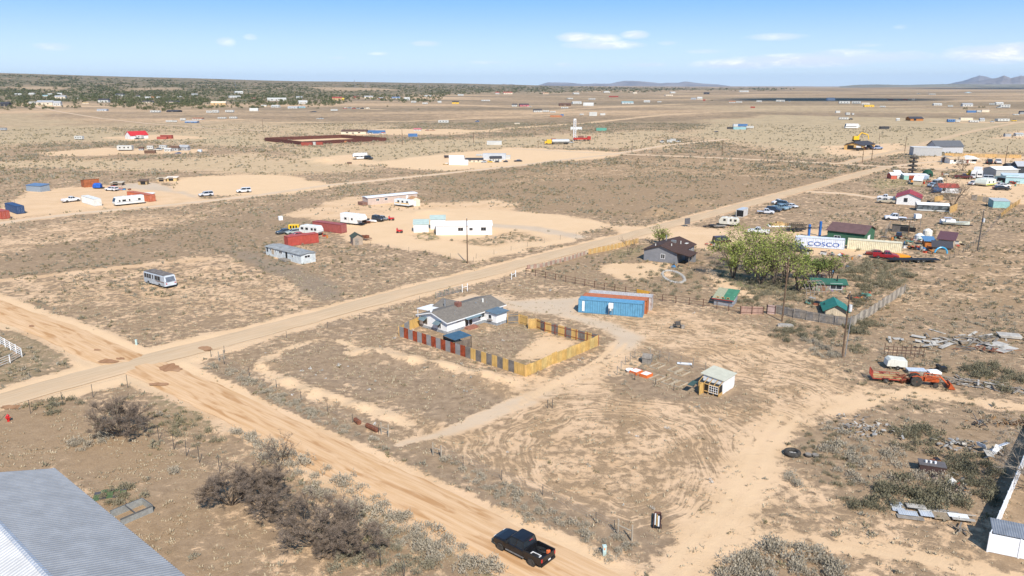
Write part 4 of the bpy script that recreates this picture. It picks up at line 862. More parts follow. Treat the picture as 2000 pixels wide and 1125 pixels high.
HF = HT(1026.4, 735.6, 713)
redpost = mt((.26, .07, .035), .7, 0, .2)
panel_fence('panel_fence', 'panel fence of alternating red and grey steel sheets left of the white house', [G(*Wc)+(0,), G(*Mc)+(0,)], [gal, rp]*7, HF, pw=math.dist(G(*Wc), G(*Mc))/14, side=1, wob=.0)
panel_fence('panel_fence', 'panel fence of tan wood and dark steel sheets at the front yard corner', [Mc, Sc], [dkst, tan]*5+[tan], HF, pw=math.dist(G(*Mc), G(*Sc))/11, side=1, wob=.0)
y2 = [mt((.62-.02*i, .39+.015*i, .125+.02*i), .8, 0, .2, 1, 'wood') for i in range(3)]
panel_fence('plank_fence', 'long bright yellow wood plank fence on the right front side of the white house yard', [Sc, Ec], [y2[0], y2[1], y2[0], y2[2], y2[1]], HF*.98, pw=1.25, side=1, wob=.03)
panel_fence('panel_fence', 'tan and dark steel panel fence with rust red posts behind the yard', [Ec, (1064.5, 648), (1047, 641)], [dkst, tan], HF, pw=1.35, side=1, wob=0, post=redpost)
panel_fence('panel_fence', 'short tan framed panel fence joining the annex of the white house', [(1031, 636.5), (1014, 631), (991.6, 632)], [tan, dkst, tan], HF*.95, pw=2.0, side=1, wob=0)
panel_fence('yard_gate', 'tan wood yard gate standing open at the back of the panel fenced yard', [(1032, 642), (1047, 641.5)], [tan], HF, pw=3, wob=0, cat='gate', side=-1)
panel_fence('panel_fence', 'tan and steel panel fence behind the left gable of the white house', [Wc, (800, 645), (820, 637)], [tan, gal, tan], HF*.95, pw=1.6, wob=0, side=1)
def post_fence(name, label, pts, H=1.25, gap=4.5, wires=4, pm=None, wm=None, group=None, rad=.035, cat='fence', mesh_=False, seed=0, box=False):
    W_ = [G(*p) for p in pts]; x0, y0 = W_[0]; r = root(name, label, cat, (x0, y0, gz(x0, y0)), 0, group); rng = random.Random(seed); P = []
    for (a, b) in zip(W_[:-1], W_[1:]):
        L = math.dist(a, b); n = max(1, round(L/gap))
        for i in range(n): P.append((a[0]+(b[0]-a[0])*i/n, a[1]+(b[1]-a[1])*i/n))
    P.append(W_[-1]); P = P[:100]
    loc = [(x-x0, y-y0, gz(x, y)-r.location.z) for x, y in P]
    for p in loc:
        j = (rng.uniform(-.05, .05), rng.uniform(-.05, .05)); q = MB()
        q.tube((p[0], p[1], p[2]-.3), (p[0]+j[0], p[1]+j[1], p[2]+H*(1+rng.uniform(-.06, .06))), rad, n=4 if box else 6); q.build('post', pm or M['post'], r)
    if wires:
        q = MB()
        for k in range(wires):
            z = H*(.25+.7*k/max(1, wires-1))
            for a, b in zip(loc[:-1], loc[1:]): q.tube((a[0], a[1], a[2]+z), (b[0], b[1], b[2]+z), .006 if not box else .04, n=3)
        q.build('wire' if not box else 'rail', wm or M['galv'], r)
    return r
wp = mt((.42, .36, .28), .9, 0, .2, 2, 'wood')
post_fence('wire_fence', 'sparse dark steel post fence along the dirt road left of the berms', [(412, 698), (438, 712), (540, 760), (640, 805), (740, 847)], gap=6)
post_fence('wire_fence', 'steel post wire fence along the edge of the swirled field near the black pickup', [(860, 890), (905, 912), (1060, 968), (1164, 1022), (1200, 1040)], gap=6)
post_fence('wire_fence', 'steel post wire fence along the main road in front of the white house', [(438, 690), (560, 660), (640, 641), (760, 609), (820, 590)], gap=8)
post_fence('wire_fence', 'steel post wire fence beside the main road right of the farm gate', [(915, 572), (985, 552), (1027, 540)], gap=7)
post_fence('wire_fence', 'faint wire fence beyond the main road beside the white mobile home lot', [(930, 505), (1030, 482), (1125, 461)], gap=7)
post_fence('wire_fence', 'faint wire fence across the scrub below the tan dirt lot', [(690, 475), (760, 486), (880, 505), (925, 512)], gap=7)
def brace(label, a, b, H=1.6, pm=None):
    A_, B_ = G(*a), G(*b); r = root('fence_brace', label, 'fence brace', (A_[0], A_[1], gz(*A_))); d = (B_[0]-A_[0], B_[1]-A_[1])
    for q in ((0, 0), d): MB().tube((q[0], q[1], -.3), (q[0], q[1], H), .09, .08, 7).build('post', pm or wp, r)
    MB().tube((0, 0, H*.62), (d[0], d[1], H*.62), .06, n=6).build('rail', pm or wp, r)
brace('weathered wooden fence brace of two posts left of the pale driveway mouth', (745, 848), (759, 853)); brace('weathered wooden fence brace of two posts right of the pale driveway mouth', (846, 890), (862, 896))
brace('pale wooden fence brace of two posts beside the corner puddle stain', (428, 706), (438, 703)); brace('leaning wooden fence brace beside the pale utility box', (1207, 1045), (1234, 1057), 1.7)
brace('white painted brace frame beside the farm gate behind the house', (903, 571), (913, 569), 1.7, WH); brace('pale brace frame on the roadside fence left of the brown rail fence', (999, 546), (1007, 541), 1.5, WH)
# farm gate of tubes
a, b = G(851, 583), G(901, 570); r = root('farm_gate', 'galvanised tube farm gates between main road and white house', 'gate', (a[0], a[1], gz(*a)), math.atan2(b[1]-a[1], b[0]-a[0])); L = math.dist(a, b)
for z in (.25, .5, .75, 1.0, 1.3): MB().tube((0, 0, z), (L, 0, z), .03, n=6, m_=None).build('bar', M['galv'], r)
for k in range(7): MB().tube((L*k/6, 0, 0 if k in (0, 6) else .2), (L*k/6, 0, 1.4), .035, n=6).build('upright', mt((.16, .22, .16), .6, .3), r)
# brown rail fence and grey plank fence
rb = mt((.16, .085, .06), .85, 0, .25, 2, 'wood')
post_fence('rail_fence', 'long dark brown pipe and rail fence running behind the blue container', [(1027, 536), (1105, 552), (1180, 566), (1243, 577)], 1.5, 2.6, 3, rb, rb, rad=.075, box=True)
panel_fence('plank_gate', 'bright orange yellow plank gate in the brown rail fence behind the blue container', [(1243, 581), (1268, 586)], [mt((.72, .40, .06), .7, 0, .08, 1, 'wood')], 1.75, pw=1.3, wob=0, cat='gate')
post_fence('rail_fence', 'dark rail fence right of the orange plank gate, in front of the grey hutch', [(1268, 586), (1320, 592), (1400, 603), (1446, 612)], 1.5, 2.3, 3, rb, rb, rad=.075, box=True, seed=3)
pinkw = mt((.42, .27, .21), .9, 0, .2, 1.2, 'wood')
panel_fence('plank_fence', 'weathered pinkish picket fence right of the grey hutch', [(1446, 613), (1490, 614)], [pinkw], 1.5, pw=1.3, post=rb, side=-1); panel_fence('plank_gate', 'faded pink and white plank gate at the end of the picket fence', [(1497, 612), (1514, 614)], [mt((.50, .36, .32), .9, 0, .15, 1, 'wood')], 1.7, pw=1.2, wob=0, post=rb, side=-1, cat='gate')
panel_fence('plank_fence', 'tall weathered grey board fence below the green gabled hut', [(1516, 613), (1550, 621), (1600, 630), (1661, 640)], [M['plank_grey'], mt((.24, .22, .20), .9, 0, .25, 1.5, 'wood')], HT(1600, 630, 612), pw=1.1, post=M['plank_grey'], side=-1)
panel_fence('plank_fence', 'tall weathered board fence running back from the corner pole beside the green gabled hut', [(1661, 640), (1700, 617), (1730, 596), (1768, 572)], [M['plank_grey'], mt((.44, .385, .31), .9, 0, .2, 1.5, 'wood')], 1.8, pw=1.3, post=M['plank_grey'], side=1, wob=.08)
panel_fence('picket_fence', 'low pink and tan picket fence along the main road above the brown rail fence', [(1030, 527), (1060, 522), (1110, 509), (1146, 497)], [pinkw, mt((.48, .40, .31), .9, 0, .2, 1, 'wood')], 1.0, pw=.9, post=rb, side=1, wob=.1)
panel_fence('picket_fence', 'tan upright picket fence along the main road left of the brown roofed house', [(1150, 497), (1190, 489), (1247, 474)], [M['plank_tan'], mt((.60, .42, .2), .9, 0, .2, 1, 'wood')], 1.3, pw=.8, side=1, wob=.08)
panel_fence('picket_fence', 'tan picket fence sloping away at the far right beside the aqua shed', [(1955, 425), (1975, 408), (1992, 397)], [M['plank_tan'], None], 1.6, pw=.9, side=1)
post_fence('wire_fence', 'long grey wire fence below the tan pickets at the far right', [(1954, 427), (1915, 470), (1880, 495), (1845, 512)], 1.5, 3.2, 6, M['post'])
# white rail fence, left edge
r_ = post_fence('rail_fence', 'white three rail fence turning a corner at the left edge', [(-60, 640), (0, 672), (43, 697), (20, 710), (-40, 735)], 1.5, 2.2, 4, WH, WH, rad=.075, box=True)
# chain link fences lower left
cl = mt((.10, .10, .10), .5, .4)
post_fence('chain_link_fence', 'chain link fence beside the main road and the red hydrant', [(-60, 840), (0, 822), (60, 808), (182, 776), (250, 758)], 1.9, 3.4, 2, cl, cl, rad=.035)
r_ = post_fence('chain_link_fence', 'barbed topped chain link fence running under the bare trees beside the dirt road', [(283, 843), (340, 878), (390, 905), (560, 985), (700, 1085), (790, 1135), (860, 1175)], 2.0, 3.4, 3, cl, cl, rad=.035)
def mesh_netting(r, a, b, H, n):
    q = MB(); a, b = G(*a), G(*b); l = r.location; L = math.dist(a, b); n = int(L/.45)
    for i in range(n):
        for sg in (0, 1):
            t0, t1 = i/n, min(1, (i+1.9)/n); z0, z1 = (.05, H) if sg else (H, .05)
            q.tube((a[0]+(b[0]-a[0])*t0-l.x, a[1]+(b[1]-a[1])*t0-l.y, z0), (a[0]+(b[0]-a[0])*t1-l.x, a[1]+(b[1]-a[1])*t1-l.y, z1), .004, n=3)
    q.build('netting', cl, r)
mesh_netting(r_, (283, 843), (390, 905), 1.9, 30); mesh_netting(r_, (390, 905), (560, 985), 1.9, 30); mesh_netting(r_, (560, 985), (700, 1085), 1.9, 30); mesh_netting(r_, (700, 1085), (860, 1175), 1.9, 30)
# white vinyl privacy fence, lower right
va = G(1928, 1077); Hv = 1.85
vin = paint((.78, .79, .80), .4)
def vinyl(label, a, d, L, H):
    r = root('privacy_fence', label, 'fence', (a[0], a[1], gz(*a)), math.atan2(d[1], d[0])); n = max(1, round(L/2.4))
    for i in range(n+1): MB().box(L*i/n-.07, L*i/n+.07, -.07, .07, -.3, H+.06).build('post', vin, r)
    for i in range(n):
        a0, a1 = L*i/n+.07, L*(i+1)/n-.07; p = MB(); k = 12
        for j in range(k): p.box(a0+(a1-a0)*j/k+.006, a0+(a1-a0)*(j+1)/k-.006, -.018, .018, .12, H-.1)
        p.box(a0, a1, -.014, .014, .1, H-.1); p.build('panel', vin, r)
        for z in (.05, H-.12): MB().box(a0, a1, -.035, .035, z, z+.14).build('rail', vin, r)
vb = G(2004, 1093); dv = Vector((vb[0]-va[0], vb[1]-va[1])).normalized(); vinyl('white vinyl privacy fence panel facing the camera in the lower right corner', va, dv, 9.6, Hv)
vc = G(2015, 872); dw = Vector((vc[0]-va[0], vc[1]-va[1])); vinyl('white vinyl privacy fence running back behind the bare branches at the right edge', off(va, dw.normalized(), .15), dw.normalized(), 33.6, Hv)
r = root('lean_to', 'silver corrugated lean-to roof behind the white vinyl fence', 'lean-to', (va[0], va[1], gz(*va)), math.atan2(dv[1], dv[0])); q = MB(); P = []; n = 60
for i in range(n+1): x = .25+6*i/n; P += [(x, .3, 1.8+(.04 if i % 2 else 0)), (x, 2.6, 2.1+(.04 if i % 2 else 0))]
q.poly(P, [(2*i, 2*i+2, 2*i+3, 2*i+1) for i in range(n)]); q.build('roof', M['galv'], r)
for x in (.5, 5.8): MB().box(x, x+.1, 2.3, 2.4, -.2, 2.05).build('post', M['plank_grey'], r)
# red brown sheet fence ring far off
rr_ = mt((.115, .045, .035), .85, 0, .25, 2)
P4 = [(517, 275.5), (592, 283.5), (735, 275.5), (755, 275.5), (667, 269.5), (517, 275.5)]
panel_fence('sheet_fence', 'dark red brown sheet metal fence around an empty dirt lot in the distance', P4, [rr_], 2.6, pw=7.5, wob=.02, rails=False)
# ================================================================ containers beside the house
bl, L = container('blue corrugated shipping container with a white air conditioner on posts', (1129, 610), (1255, 620.5), (.12, .31, .47))
blue_l = bl.location.copy(); ang = bl.rotation_euler.z; dx, dy = math.cos(ang), math.sin(ang)
def beside(y, x=0): a = (blue_l.x-dy*y+dx*x, blue_l.y+dx*y+dy*x); return PX(*a)
container('orange shipping container with rust patches, between blue and white containers', beside(2.5, .3), PX(*(lambda p: (p[0]+dx*12.19, p[1]+dy*12.19))(G(*beside(2.5, .3)))), (.50, .16, .06), 'rust')
container('white topped shipping container behind the orange one', beside(5.0, .9), PX(*(lambda p: (p[0]+dx*12.19, p[1]+dy*12.19))(G(*beside(5.0, .9)))), (.50, .48, .46), 'rust')
MB().box(.75, 1.2, -.012, .0, .35, 2.3).build('white_patch', WH, bl)
ac = root('air_conditioner', 'white box air conditioner on wooden posts in front of the blue container', 'air conditioner', (blue_l.x+dx*6.25+dy*.7, blue_l.y+dy*6.25-dx*.7, gz(*blue_l.xy)), ang)
MB().box(-.42, .42, -.35, .25, 1.55, 2.5).build('cabinet', WH, ac, bevel=.03); q = MB()
for i in range(7): q.box(-.3, .3, -.365, -.35, 1.68+i*.11, 1.73+i*.11)
q.build('grille', M['offwhite'], ac)
for x in (-.35, .3): MB().box(x, x+.07, -.3, -.22, -.2, 1.56).build('post', M['plank_grey'], ac)
MB().box(-.15, .15, -.3, -.05, 1.1, 1.55).build('meter', M['offwhite'], ac)
# ================================================================ black pickup
tm = Vector((1.02, 60.15)); td = Vector((-.759, .651))
tr = car('truck4', mt((.012, .012, .014), .28, 0, .15, 1, 'plain', 0, .5), 'black crew cab pickup truck driving on the dirt road in the foreground', PX(*(tm-td)), PX(*(tm+td)), rim=mt((.10, .10, .11), .4, .6))
H_ = 1.93
for sg in (-1, 1):
    MB().tube((-.85, sg*1.0, .48), (1.25, sg*1.0, .48), .07, n=8).build('running_board', mt((.30, .29, .27), .4, .6), tr)
    q = MB(); q.box(.95, 1.2, sg*1.08-.05+sg*.08, sg*1.08+.05+sg*.08, 1.2, 1.45); q.tube((1.0, sg*.95, 1.25), (1.05, sg*1.1, 1.3), .03); q.build('side_mirror', M['black'], tr)
    MB().box(-2.85, -.95, sg*.99-.05, sg*.99+.05, 1.21, 1.27).build('bed_rail', M['black'], tr)
    for x in (-.75, .25): MB().box(x, x+.22, sg*1.02-.015, sg*1.02+.015, 1.0, 1.05).build('door_handle', M['black'], tr)
MB().box(-2.93, -2.915, -.26, .06, .62, .78).build('licence_plate', WH, tr)
MB().box(-.92, -.88, -.2, .2, 1.84, 1.88).build('brake_light', M['lamp_red'], tr)
MB().box(2.9, 2.93, -.6, .6, .75, 1.0).build('grille', M['chrome'], tr)
def inbed(name, label, cat): o = root(name, label, cat, tr.location, tr.rotation_euler.z); return o
o = inbed('ladder_frame', 'white rectangular frame lying in the pickup bed', 'frame'); q = MB(); z = .80
for (x0, x1, y0, y1) in ((-2.2, -1.2, .1, .16), (-2.2, -1.2, .62, .68), (-2.2, -2.14, .16, .62), (-1.26, -1.2, .16, .62)): q.box(x0, x1, y0, y1, z, z+.06)
q.build('rails', WH, o)
o = inbed('fuel_can', 'orange can in the back corner of the pickup bed', 'can'); MB().box(-2.55, -2.25, -.75, -.45, .79, 1.15).build('body', mt((.7, .16, .05), .5), o, bevel=.05); MB().tube((-2.4, -.6, 1.15), (-2.33, -.6, 1.25), .04).build('cap', M['black'], o)
o = inbed('hose_coil', 'black coiled hose lying along the right side of the pickup bed', 'hose'); q = MB()
for rr in (.2, .28, .36):
    pr = None
    for i in range(17):
        t = 2*math.pi*i/16; p = (-1.75+math.cos(t)*rr*1.5, -.5+math.sin(t)*rr*.9, .82+rr*.35)
        if pr: q.tube(pr, p, .04, n=5)
        pr = p
q.build('coil', M['black'], o)
# utility box, hydrant, metal sign post
def simple(name, label, cat, uv, parts, rz=0, group=None):
    x, y = G(*uv); r = root(name, label, cat, (x, y, gz(x, y)), rz, group)
    for (pn, fn, m_) in parts: q = MB(); fn(q); q.build(pn, m_, r, bevel=.02 if pn in ('cabinet', 'body') else 0)
    return r
gb = mt((.45, .58, .55), .6)
simple('utility_pedestal', 'pale green utility pedestal with an orange mark beside the dirt road', 'utility box', (1180, 1087), [('cabinet', lambda q: q.box(-.16, .16, -.14, .14, -.1, 1.05), gb), ('cap', lambda q: q.box(-.18, .18, -.16, .16, 1.05, 1.15), gb), ('mark', lambda q: q.box(-.08, .03, -.147, -.141, .75, .95), paint((.7, .2, .04)))], .2)
simple('utility_pedestal', 'small pale utility pedestal at the crossroads corner', 'utility box', (267, 675), [('cabinet', lambda q: q.box(-.14, .14, -.12, .12, -.1, .95), gb), ('cap', lambda q: q.box(-.16, .16, -.14, .14, .95, 1.02), gb)])
red = paint((.50, .02, .02))
simple('fire_hydrant', 'red fire hydrant beside the chain link fence at the left edge', 'hydrant', (17, 823), [('barrel', lambda q: q.tube((0, 0, -.1), (0, 0, .75), .17, .15, 12), red), ('bonnet', lambda q: (q.tube((0, 0, .75), (0, 0, .82), .22, .2, 12), q.tube((0, 0, .82), (0, 0, 1.0), .17, .05, 12)), red), ('nozzle', lambda q: (q.tube((-.32, 0, .55), (.32, 0, .55), .09, n=8), q.tube((0, -.3, .5), (0, 0, .5), .11, n=8)), red)])
# mailbox-like rusty flatbed frame lying near the turnout
r = root('lumber_cart', 'long narrow dark metal cart loaded with pale boards near the turnout', 'cart', G(1283, 1035)+(gz(*G(1283, 1035)),), math.radians(78))
MB().box(0, 2.4, -.32, .32, .25, .33).build('bed', M['black'], r); q = MB(); q.box(0, 2.4, -.36, -.30, .2, .5); q.box(0, 2.4, .30, .36, .2, .5); q.box(2.3, 2.42, -.3, .3, .2, .55); q.build('side_rail', mt((.14, .07, .05), .8), r)
for i, (y, w_, c_) in enumerate(((-.2, .14, 'white'), (-.02, .1, 'plank_tan'), (.14, .12, 'offwhite'))): MB().box(.1+.1*i, 1.9+.15*i, y, y+w_, .34, .40+.03*i).build('board', M[c_], r)
for x in (.4, 2.0):
    for y, sg in ((-.4, -1), (.4, 1)): wheel(r, x, y, .2, .1, sg)
# rusty culvert pipes in the brush
for (a, b, lb) in (((694, 823), (702, 829), 'short rusty pipe lying in brush left of the fence posts'), ((717, 834), (737, 844), 'longer rusty pipe lying in brush beside the wooden brace')):
    A_, B_ = G(*a), G(*b); r = root('rusty_pipe', lb, 'pipe', (A_[0], A_[1], gz(*A_)), math.atan2(B_[1]-A_[1], B_[0]-A_[0])); MB().tube((0, 0, .3), (math.dist(A_, B_), 0, .3), .3, n=14).build('pipe', M['rust'], r)
# ================================================================ big metal building, lower left
ed = Vector((.761, -.648)); en = Vector((.648, .761)); ec = Vector((-46.0, 68.7))
r = root('metal_building', 'large building with a silver ribbed metal roof in the lower left corner', 'building', (ec.x, ec.y, 0), math.atan2(ed.y, ed.x)); Lb, Wb, ze, zr = 46, 15.8, 4.0, 6.5
MB().prism([(-.3, -.2), (-Wb+.3, -.2), (-Wb+.3, ze-.15), (-Wb/2, zr-.15), (-.3, ze-.15)], .3, Lb-.3, 'x').build('wall', mt((.55, .55, .52), .6, .1), r)
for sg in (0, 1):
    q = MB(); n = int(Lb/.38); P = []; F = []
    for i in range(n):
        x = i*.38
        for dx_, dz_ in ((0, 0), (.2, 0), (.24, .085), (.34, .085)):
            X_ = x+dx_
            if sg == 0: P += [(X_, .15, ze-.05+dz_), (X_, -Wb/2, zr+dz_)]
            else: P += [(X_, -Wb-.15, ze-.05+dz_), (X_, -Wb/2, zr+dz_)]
    k = len(P)//2; q.poly(P, [(2*i, 2*i+2, 2*i+3, 2*i+1) for i in range(k-1)]); q.build('roof_slope', mt((.30, .31, .325) if sg == 0 else (.5, .5, .5), .5, .15, .08, .6), r)  # slope facing the sun has a lighter base colour, brightness painted in
MB().prism([(-Wb/2-.25, zr-.02), (-Wb/2, zr+.07), (-Wb/2+.25, zr-.02)], 0, Lb, 'x').build('ridge_cap', mt((.45, .48, .52), .4, .35), r)
MB().box(-.08, .0, -Wb/2, .12, ze-.1, ze-.02).build('trim', M['white'], r)
# corral of steel panels and camouflage sheet beside it
r = root('raised_bed', 'low steel framed garden bed beside the ribbed roof building', 'garden bed', G(237, 1027)+(gz(*G(237, 1027)),), 0); a, b = G(237, 1030), G(300, 1003); an_ = math.atan2(b[1]-a[1], b[0]-a[0]); r.rotation_euler.z = an_; L = math.dist(a, b)
gs = mt((.33, .34, .33), .6, .3); q = MB()
for (x0, x1, y0, y1, z1) in ((0, L, 0, .05, .75), (L-.05, L, .05, 2.2, .74), (0, L-.05, 2.15, 2.2, .75)): MB().box(x0, x1, y0, y1, -.1, z1).build('side_panel', gs, r)
for (x0, x1, y0, y1) in ((-.02, L+.02, -.05, .0), (L, L+.05, 0, 2.2), (0, L, 2.2, 2.25), (L*.45, L*.45+.06, .05, 2.15)): MB().box(x0, x1, y0, y1, .68, .80).build('rail', mt((.12, .12, .12), .6), r)
r = root('camouflage_tarp', 'green and brown patchwork tarp lying on the ground beside the ribbed roof building', 'tarp', G(180, 980)+(gz(*G(180, 980)),), .35); cc_ = [(.08, .13, .06), (.13, .09, .06), (.09, .09, .10), (.11, .16, .07)]; k = 0
for i in range(5):
    for j in range(3):
        q = MB(); q.box(i*.62, i*.62+.6, j*.6+.1*math.sin(i), j*.6+.58+.1*math.sin(i), .02, .08+.05*((i*j) % 3)); q.build('patch', mt(cc_[(i*2+j*3) % 4], .9), r)
# ================================================================ utility poles
def pole(label, uv, vt, arm=True, trafo=None, arms=1, r0=.16, mat=None, lean=0):
    x, y = G(*uv); H = HT(uv[0], uv[1], vt); r = root('utility_pole', label, 'utility pole', (x, y, gz(x, y)), math.radians(49), None)
    MB().tube((0, 0, -.5), (lean, 0, H), r0, r0*.65, 10).build('pole', mat or M['pole_wood'], r)
    if arm:
        for k in range(arms): MB().box(-.06+lean, .06+lean, -1.1, 1.1, H-.55-k*1.1, H-.43-k*1.1).build('crossarm', M['pole_wood'], r)
        for yy in (-1, -.4, .4, 1): MB().tube((lean, yy, H-.43), (lean, yy, H-.25), .05, n=6).build('insulator', M['offwhite'], r)
    else: MB().tube((lean, 0, H-.02), (lean, 0, H+.22), .05, n=6).build('insulator', M['offwhite'], r)
    if trafo: MB().tube((lean-.1, -.36, trafo), (lean-.1, -.36, trafo+1.0), .25, n=12).build('transformer', mt((.55, .57, .58), .5), r)
    return r
pole('tall wooden utility pole beside the main road in front of the white mobile home', (913, 515), 427, False)
pole('leaning wooden utility pole in front of the willows and grey plank fence', (1527, 628), 506, False, lean=.5)
pole('wooden utility pole with a grey transformer at the corner of the grey board fence', (1645, 699), 572, False, HT(1645, 699, 607))
simple('conduit_pole', 'thin steel conduit mast right beside the transformer pole', 'mast', (1650, 697), [('mast', lambda q: q.tube((0, 0, -.3), (.25, 0, HT(1650, 697, 618)), .07, n=7), M['galv'])])
pole('slender utility pole with a white transformer in the open field at right', (1909, 490), 412, False, HT(1909, 490, 434), mat=M['post'])
for (u, v, vt, lb) in ((1234, 297.5, 272, 'distant pole beside the far dirt crossroads'), (1410, 304, 273, 'distant pole above the far brown field'), (1684, 318, 288, 'pole left of the gravel road junction near the brown framed house'), (1702, 314, 276, 'pale pole beside the gravel road junction'),
                       (1767, 296, 268, 'pale pole left of the long grey building'), (1961, 330, 285, 'wooden pole right of the beige ranch house'), (1051, 288, 272, 'distant pole right of the yellow tanker truck'), (786, 282, 252, 'far pole near the long brown building'),
                       (514, 258, 232, 'faint pole left of the red brown sheet fence'), (925, 280, 258, 'faint pole above the white container'), (1717, 275, 260, 'thin white pole beside the yellow excavator')):
    pole(lb, (u, v), vt, False, r0=.2)
pole('wooden pole standing between the cream container and the fenced scrap yard', (1773, 462), 431, True, r0=.12)
# ================================================================ left side: bus, campers, mobile homes
def bus():
    a, b = G(282.5, 553), G(324, 564.5); an = math.atan2(b[1]-a[1], b[0]-a[0]); L = math.dist(a, b)*1.0; c = G(348, 559); D = 2.5; H = 2.75
    r = root('old_bus', 'derelict silver and white city bus standing alone in the sagebrush', 'bus', (a[0], a[1], gz(*a)), an)
    sil = mt((.46, .50, .54), .5, .2, .12, 1, 'stain')
    MB().prism([(0, .45), (0, 1.5), (.06, 2.5), (.25, H), (D-.25, H), (D-.06, 2.5), (D, 1.5), (D, .45)], 0, L-.35, 'x').build('body', sil, r)
    q = MB(); q.loft([[(L-.36, 0, .45), (L-.36, D, .45), (L-.36, D-.05, 2.6), (L-.36, .05, 2.6)], [(L, .05, .55), (L, D-.05, .55), (L, D-.05, 1.45), (L, .05, 1.45)], [(L-.3, .2, H-.15), (L-.3, D-.2, H-.15), (L-.32, D-.2, H-.05), (L-.32, .2, H-.05)]]); q.build('rear_cap', mt((.6, .64, .68), .5, .1, .08, 1), r)
    q = MB(); q.poly([(L-.02, .25, 1.52), (L-.02, D-.25, 1.52), (L-.24, D-.3, 2.4), (L-.24, .3, 2.4), (L+.03, .25, 1.5), (L+.03, D-.25, 1.5), (L-.2, D-.3, 2.42), (L-.2, .3, 2.42)], [(4,5,6,7),(0,3,2,1),(0,1,5,4),(1,2,6,5),(2,3,7,6),(3,0,4,7)]); q.build('rear_window', mt((.16, .18, .21), .2, .1, .2, 1), r)
    MB().box(.0, L-.5, .12, D-.12, H-.02, H+.07).build('roof_deck', mt((.17, .15, .135), .95, 0, .25, 1.5, 'stain'), r)
    wx = [(.25, 1.1), (1.25, 2.0), (2.15, 2.9), (3.35, 3.75), (4.3, 5.3), (5.4, 6.4)]
    for x0, x1 in wx:
        if x1 < L-.4:
            q = MB(); q.poly([(x0, -.015, 1.5), (x1, -.015, 1.5), (x1, .05, 2.4), (x0, .05, 2.4), (x0, .1, 1.5), (x1, .1, 1.5), (x1, .15, 2.4), (x0, .15, 2.4)], [(0,1,2,3),(7,6,5,4),(0,4,5,1),(1,5,6,2),(2,6,7,3),(3,7,4,0)]); q.build('window', M['glass'], r)
    MB().box(L*.55, L-.4, -.02, 0, 1.2, 1.42).build('trim_strip', mt((.2, .14, .12), .8), r)
    for x in (L*.2, L*.72):
        for y, sg in ((.12, -1), (D-.12, 1)): wheel(r, x, y, .46, .26, sg, mt((.6, .6, .6), .5))
    for y in (.3, D-.3): MB().box(L-.03, L+.04, y-.1, y+.1, .95, 1.2).build('taillight', M['lamp_red'], r)
    MB().box(L-.15, L+.1, .1, D-.1, .35, .55).build('bumper', M['black'], r)
bus()
# derelict mobile home
ms = mt((.58, .62, .62), .7, 0, .12, 1.2, 'stain'); mr = mt((.33, .34, .33), .7, .1, .2, 1, 'stain')
r, ro, L = building('mobile_home', 'derelict white mobile home with a stripped end and small wooden deck', 'mobile home', (520, 498), (589, 516), 4.0, HT(589, 516, 499), .25, ms, mr, 'x', .25, None,
    [(0, .4, .6, .9, 2.0, 'hole'), (0, 1.9, .7, 1.3, 1.9, 'window'), (0, 2.7, 1.0, .6, 2.1, 'door', None, mt((.45, .36, .26), .9)), (0, 4.1, .6, 1.3, 1.9, 'window'), (0, 6.0, 1.4, 1.2, 2.0, 'window'), (0, 8.8, .8, .3, 2.1, 'hole'), (0, 11.4, .7, 1.0, 1.8, 'window'), (1, .9, 1.6, 1.2, 1.9, 'window')])
MB().box(8.0, 11.0, -1.6, -.1, .05, .5).build('deck', M['plank_grey'], r); MB().box(.1, L-.1, .1, 3.9, -.1, .25).build('underframe', M['black'], r)
MB().box(-2.2, -.05, .4, 3.6, .2, .4).build('platform', M['plank_grey'], r)
container('bright red faded container lying behind the derelict white mobile home', (563, 482), (623, 474), (.42, .08, .06), 'stain', left=False); container('dull red container between the old camper and the fifth wheel', (611, 449), (666, 456.5), (.33, .09, .08), 'stain', left=False)
rvbox('rounded old white travel trailer left of the dull red container', (584, 457), (622, 461), 2.4, 2.7, 'old', (.68, .68, .65), wins=((.18, .9), (.42, .9), (.68, .7), (.85, .7)), doorat=.3)
r = rvbox('large white fifth wheel camper at the top of the dull red container', (665, 437), (707, 442), 2.5, 3.3, 'fifth', frontleft=False, name='fifth_wheel', wins=((.45, .6), (.75, .9)), doorat=.6)
rvbox('white camper with a yellow stripe in front of the long beige mobile home', (770, 402), (800, 405.5), 2.4, 2.5, 'trailer', (.66, .70, .70), [((.75, .42, .04), 1.1, 1.35)], frontleft=False)
r, ro, L = building('mobile_home', 'long narrow beige mobile home with a white roof standing by itself', 'mobile home', (719, 401), (815, 391), 4.2, HT(760, 397, 383), .2, mt((.50, .40, .34), .8, 0, .06, 1), paint((.8, .8, .8)), 'x', .3, None, [(0, 3.2, 1.3, 1.2, 2.1, 'window'), (0, 6.6, 1.3, 1.2, 2.1, 'window'), (0, 15.5, .9, .3, 2.2, 'door')])
MB().box(-2.0, -.1, .3, 4.0, .1, 1.1).build('porch', mt((.28, .16, .12), .9, 0, .2, 1, 'wood'), r)
building('garden_shed', 'cream shed with a tan roof at the right end of the long beige mobile home', 'shed', (803, 403.5), (821, 402), 3, HT(803, 403.5, 390), .8, mt((.66, .56, .44), .7), mt((.45, .25, .12), .85), 'y', .2, None, [(0, .6, 1.2, .1, 1.9, 'door')])
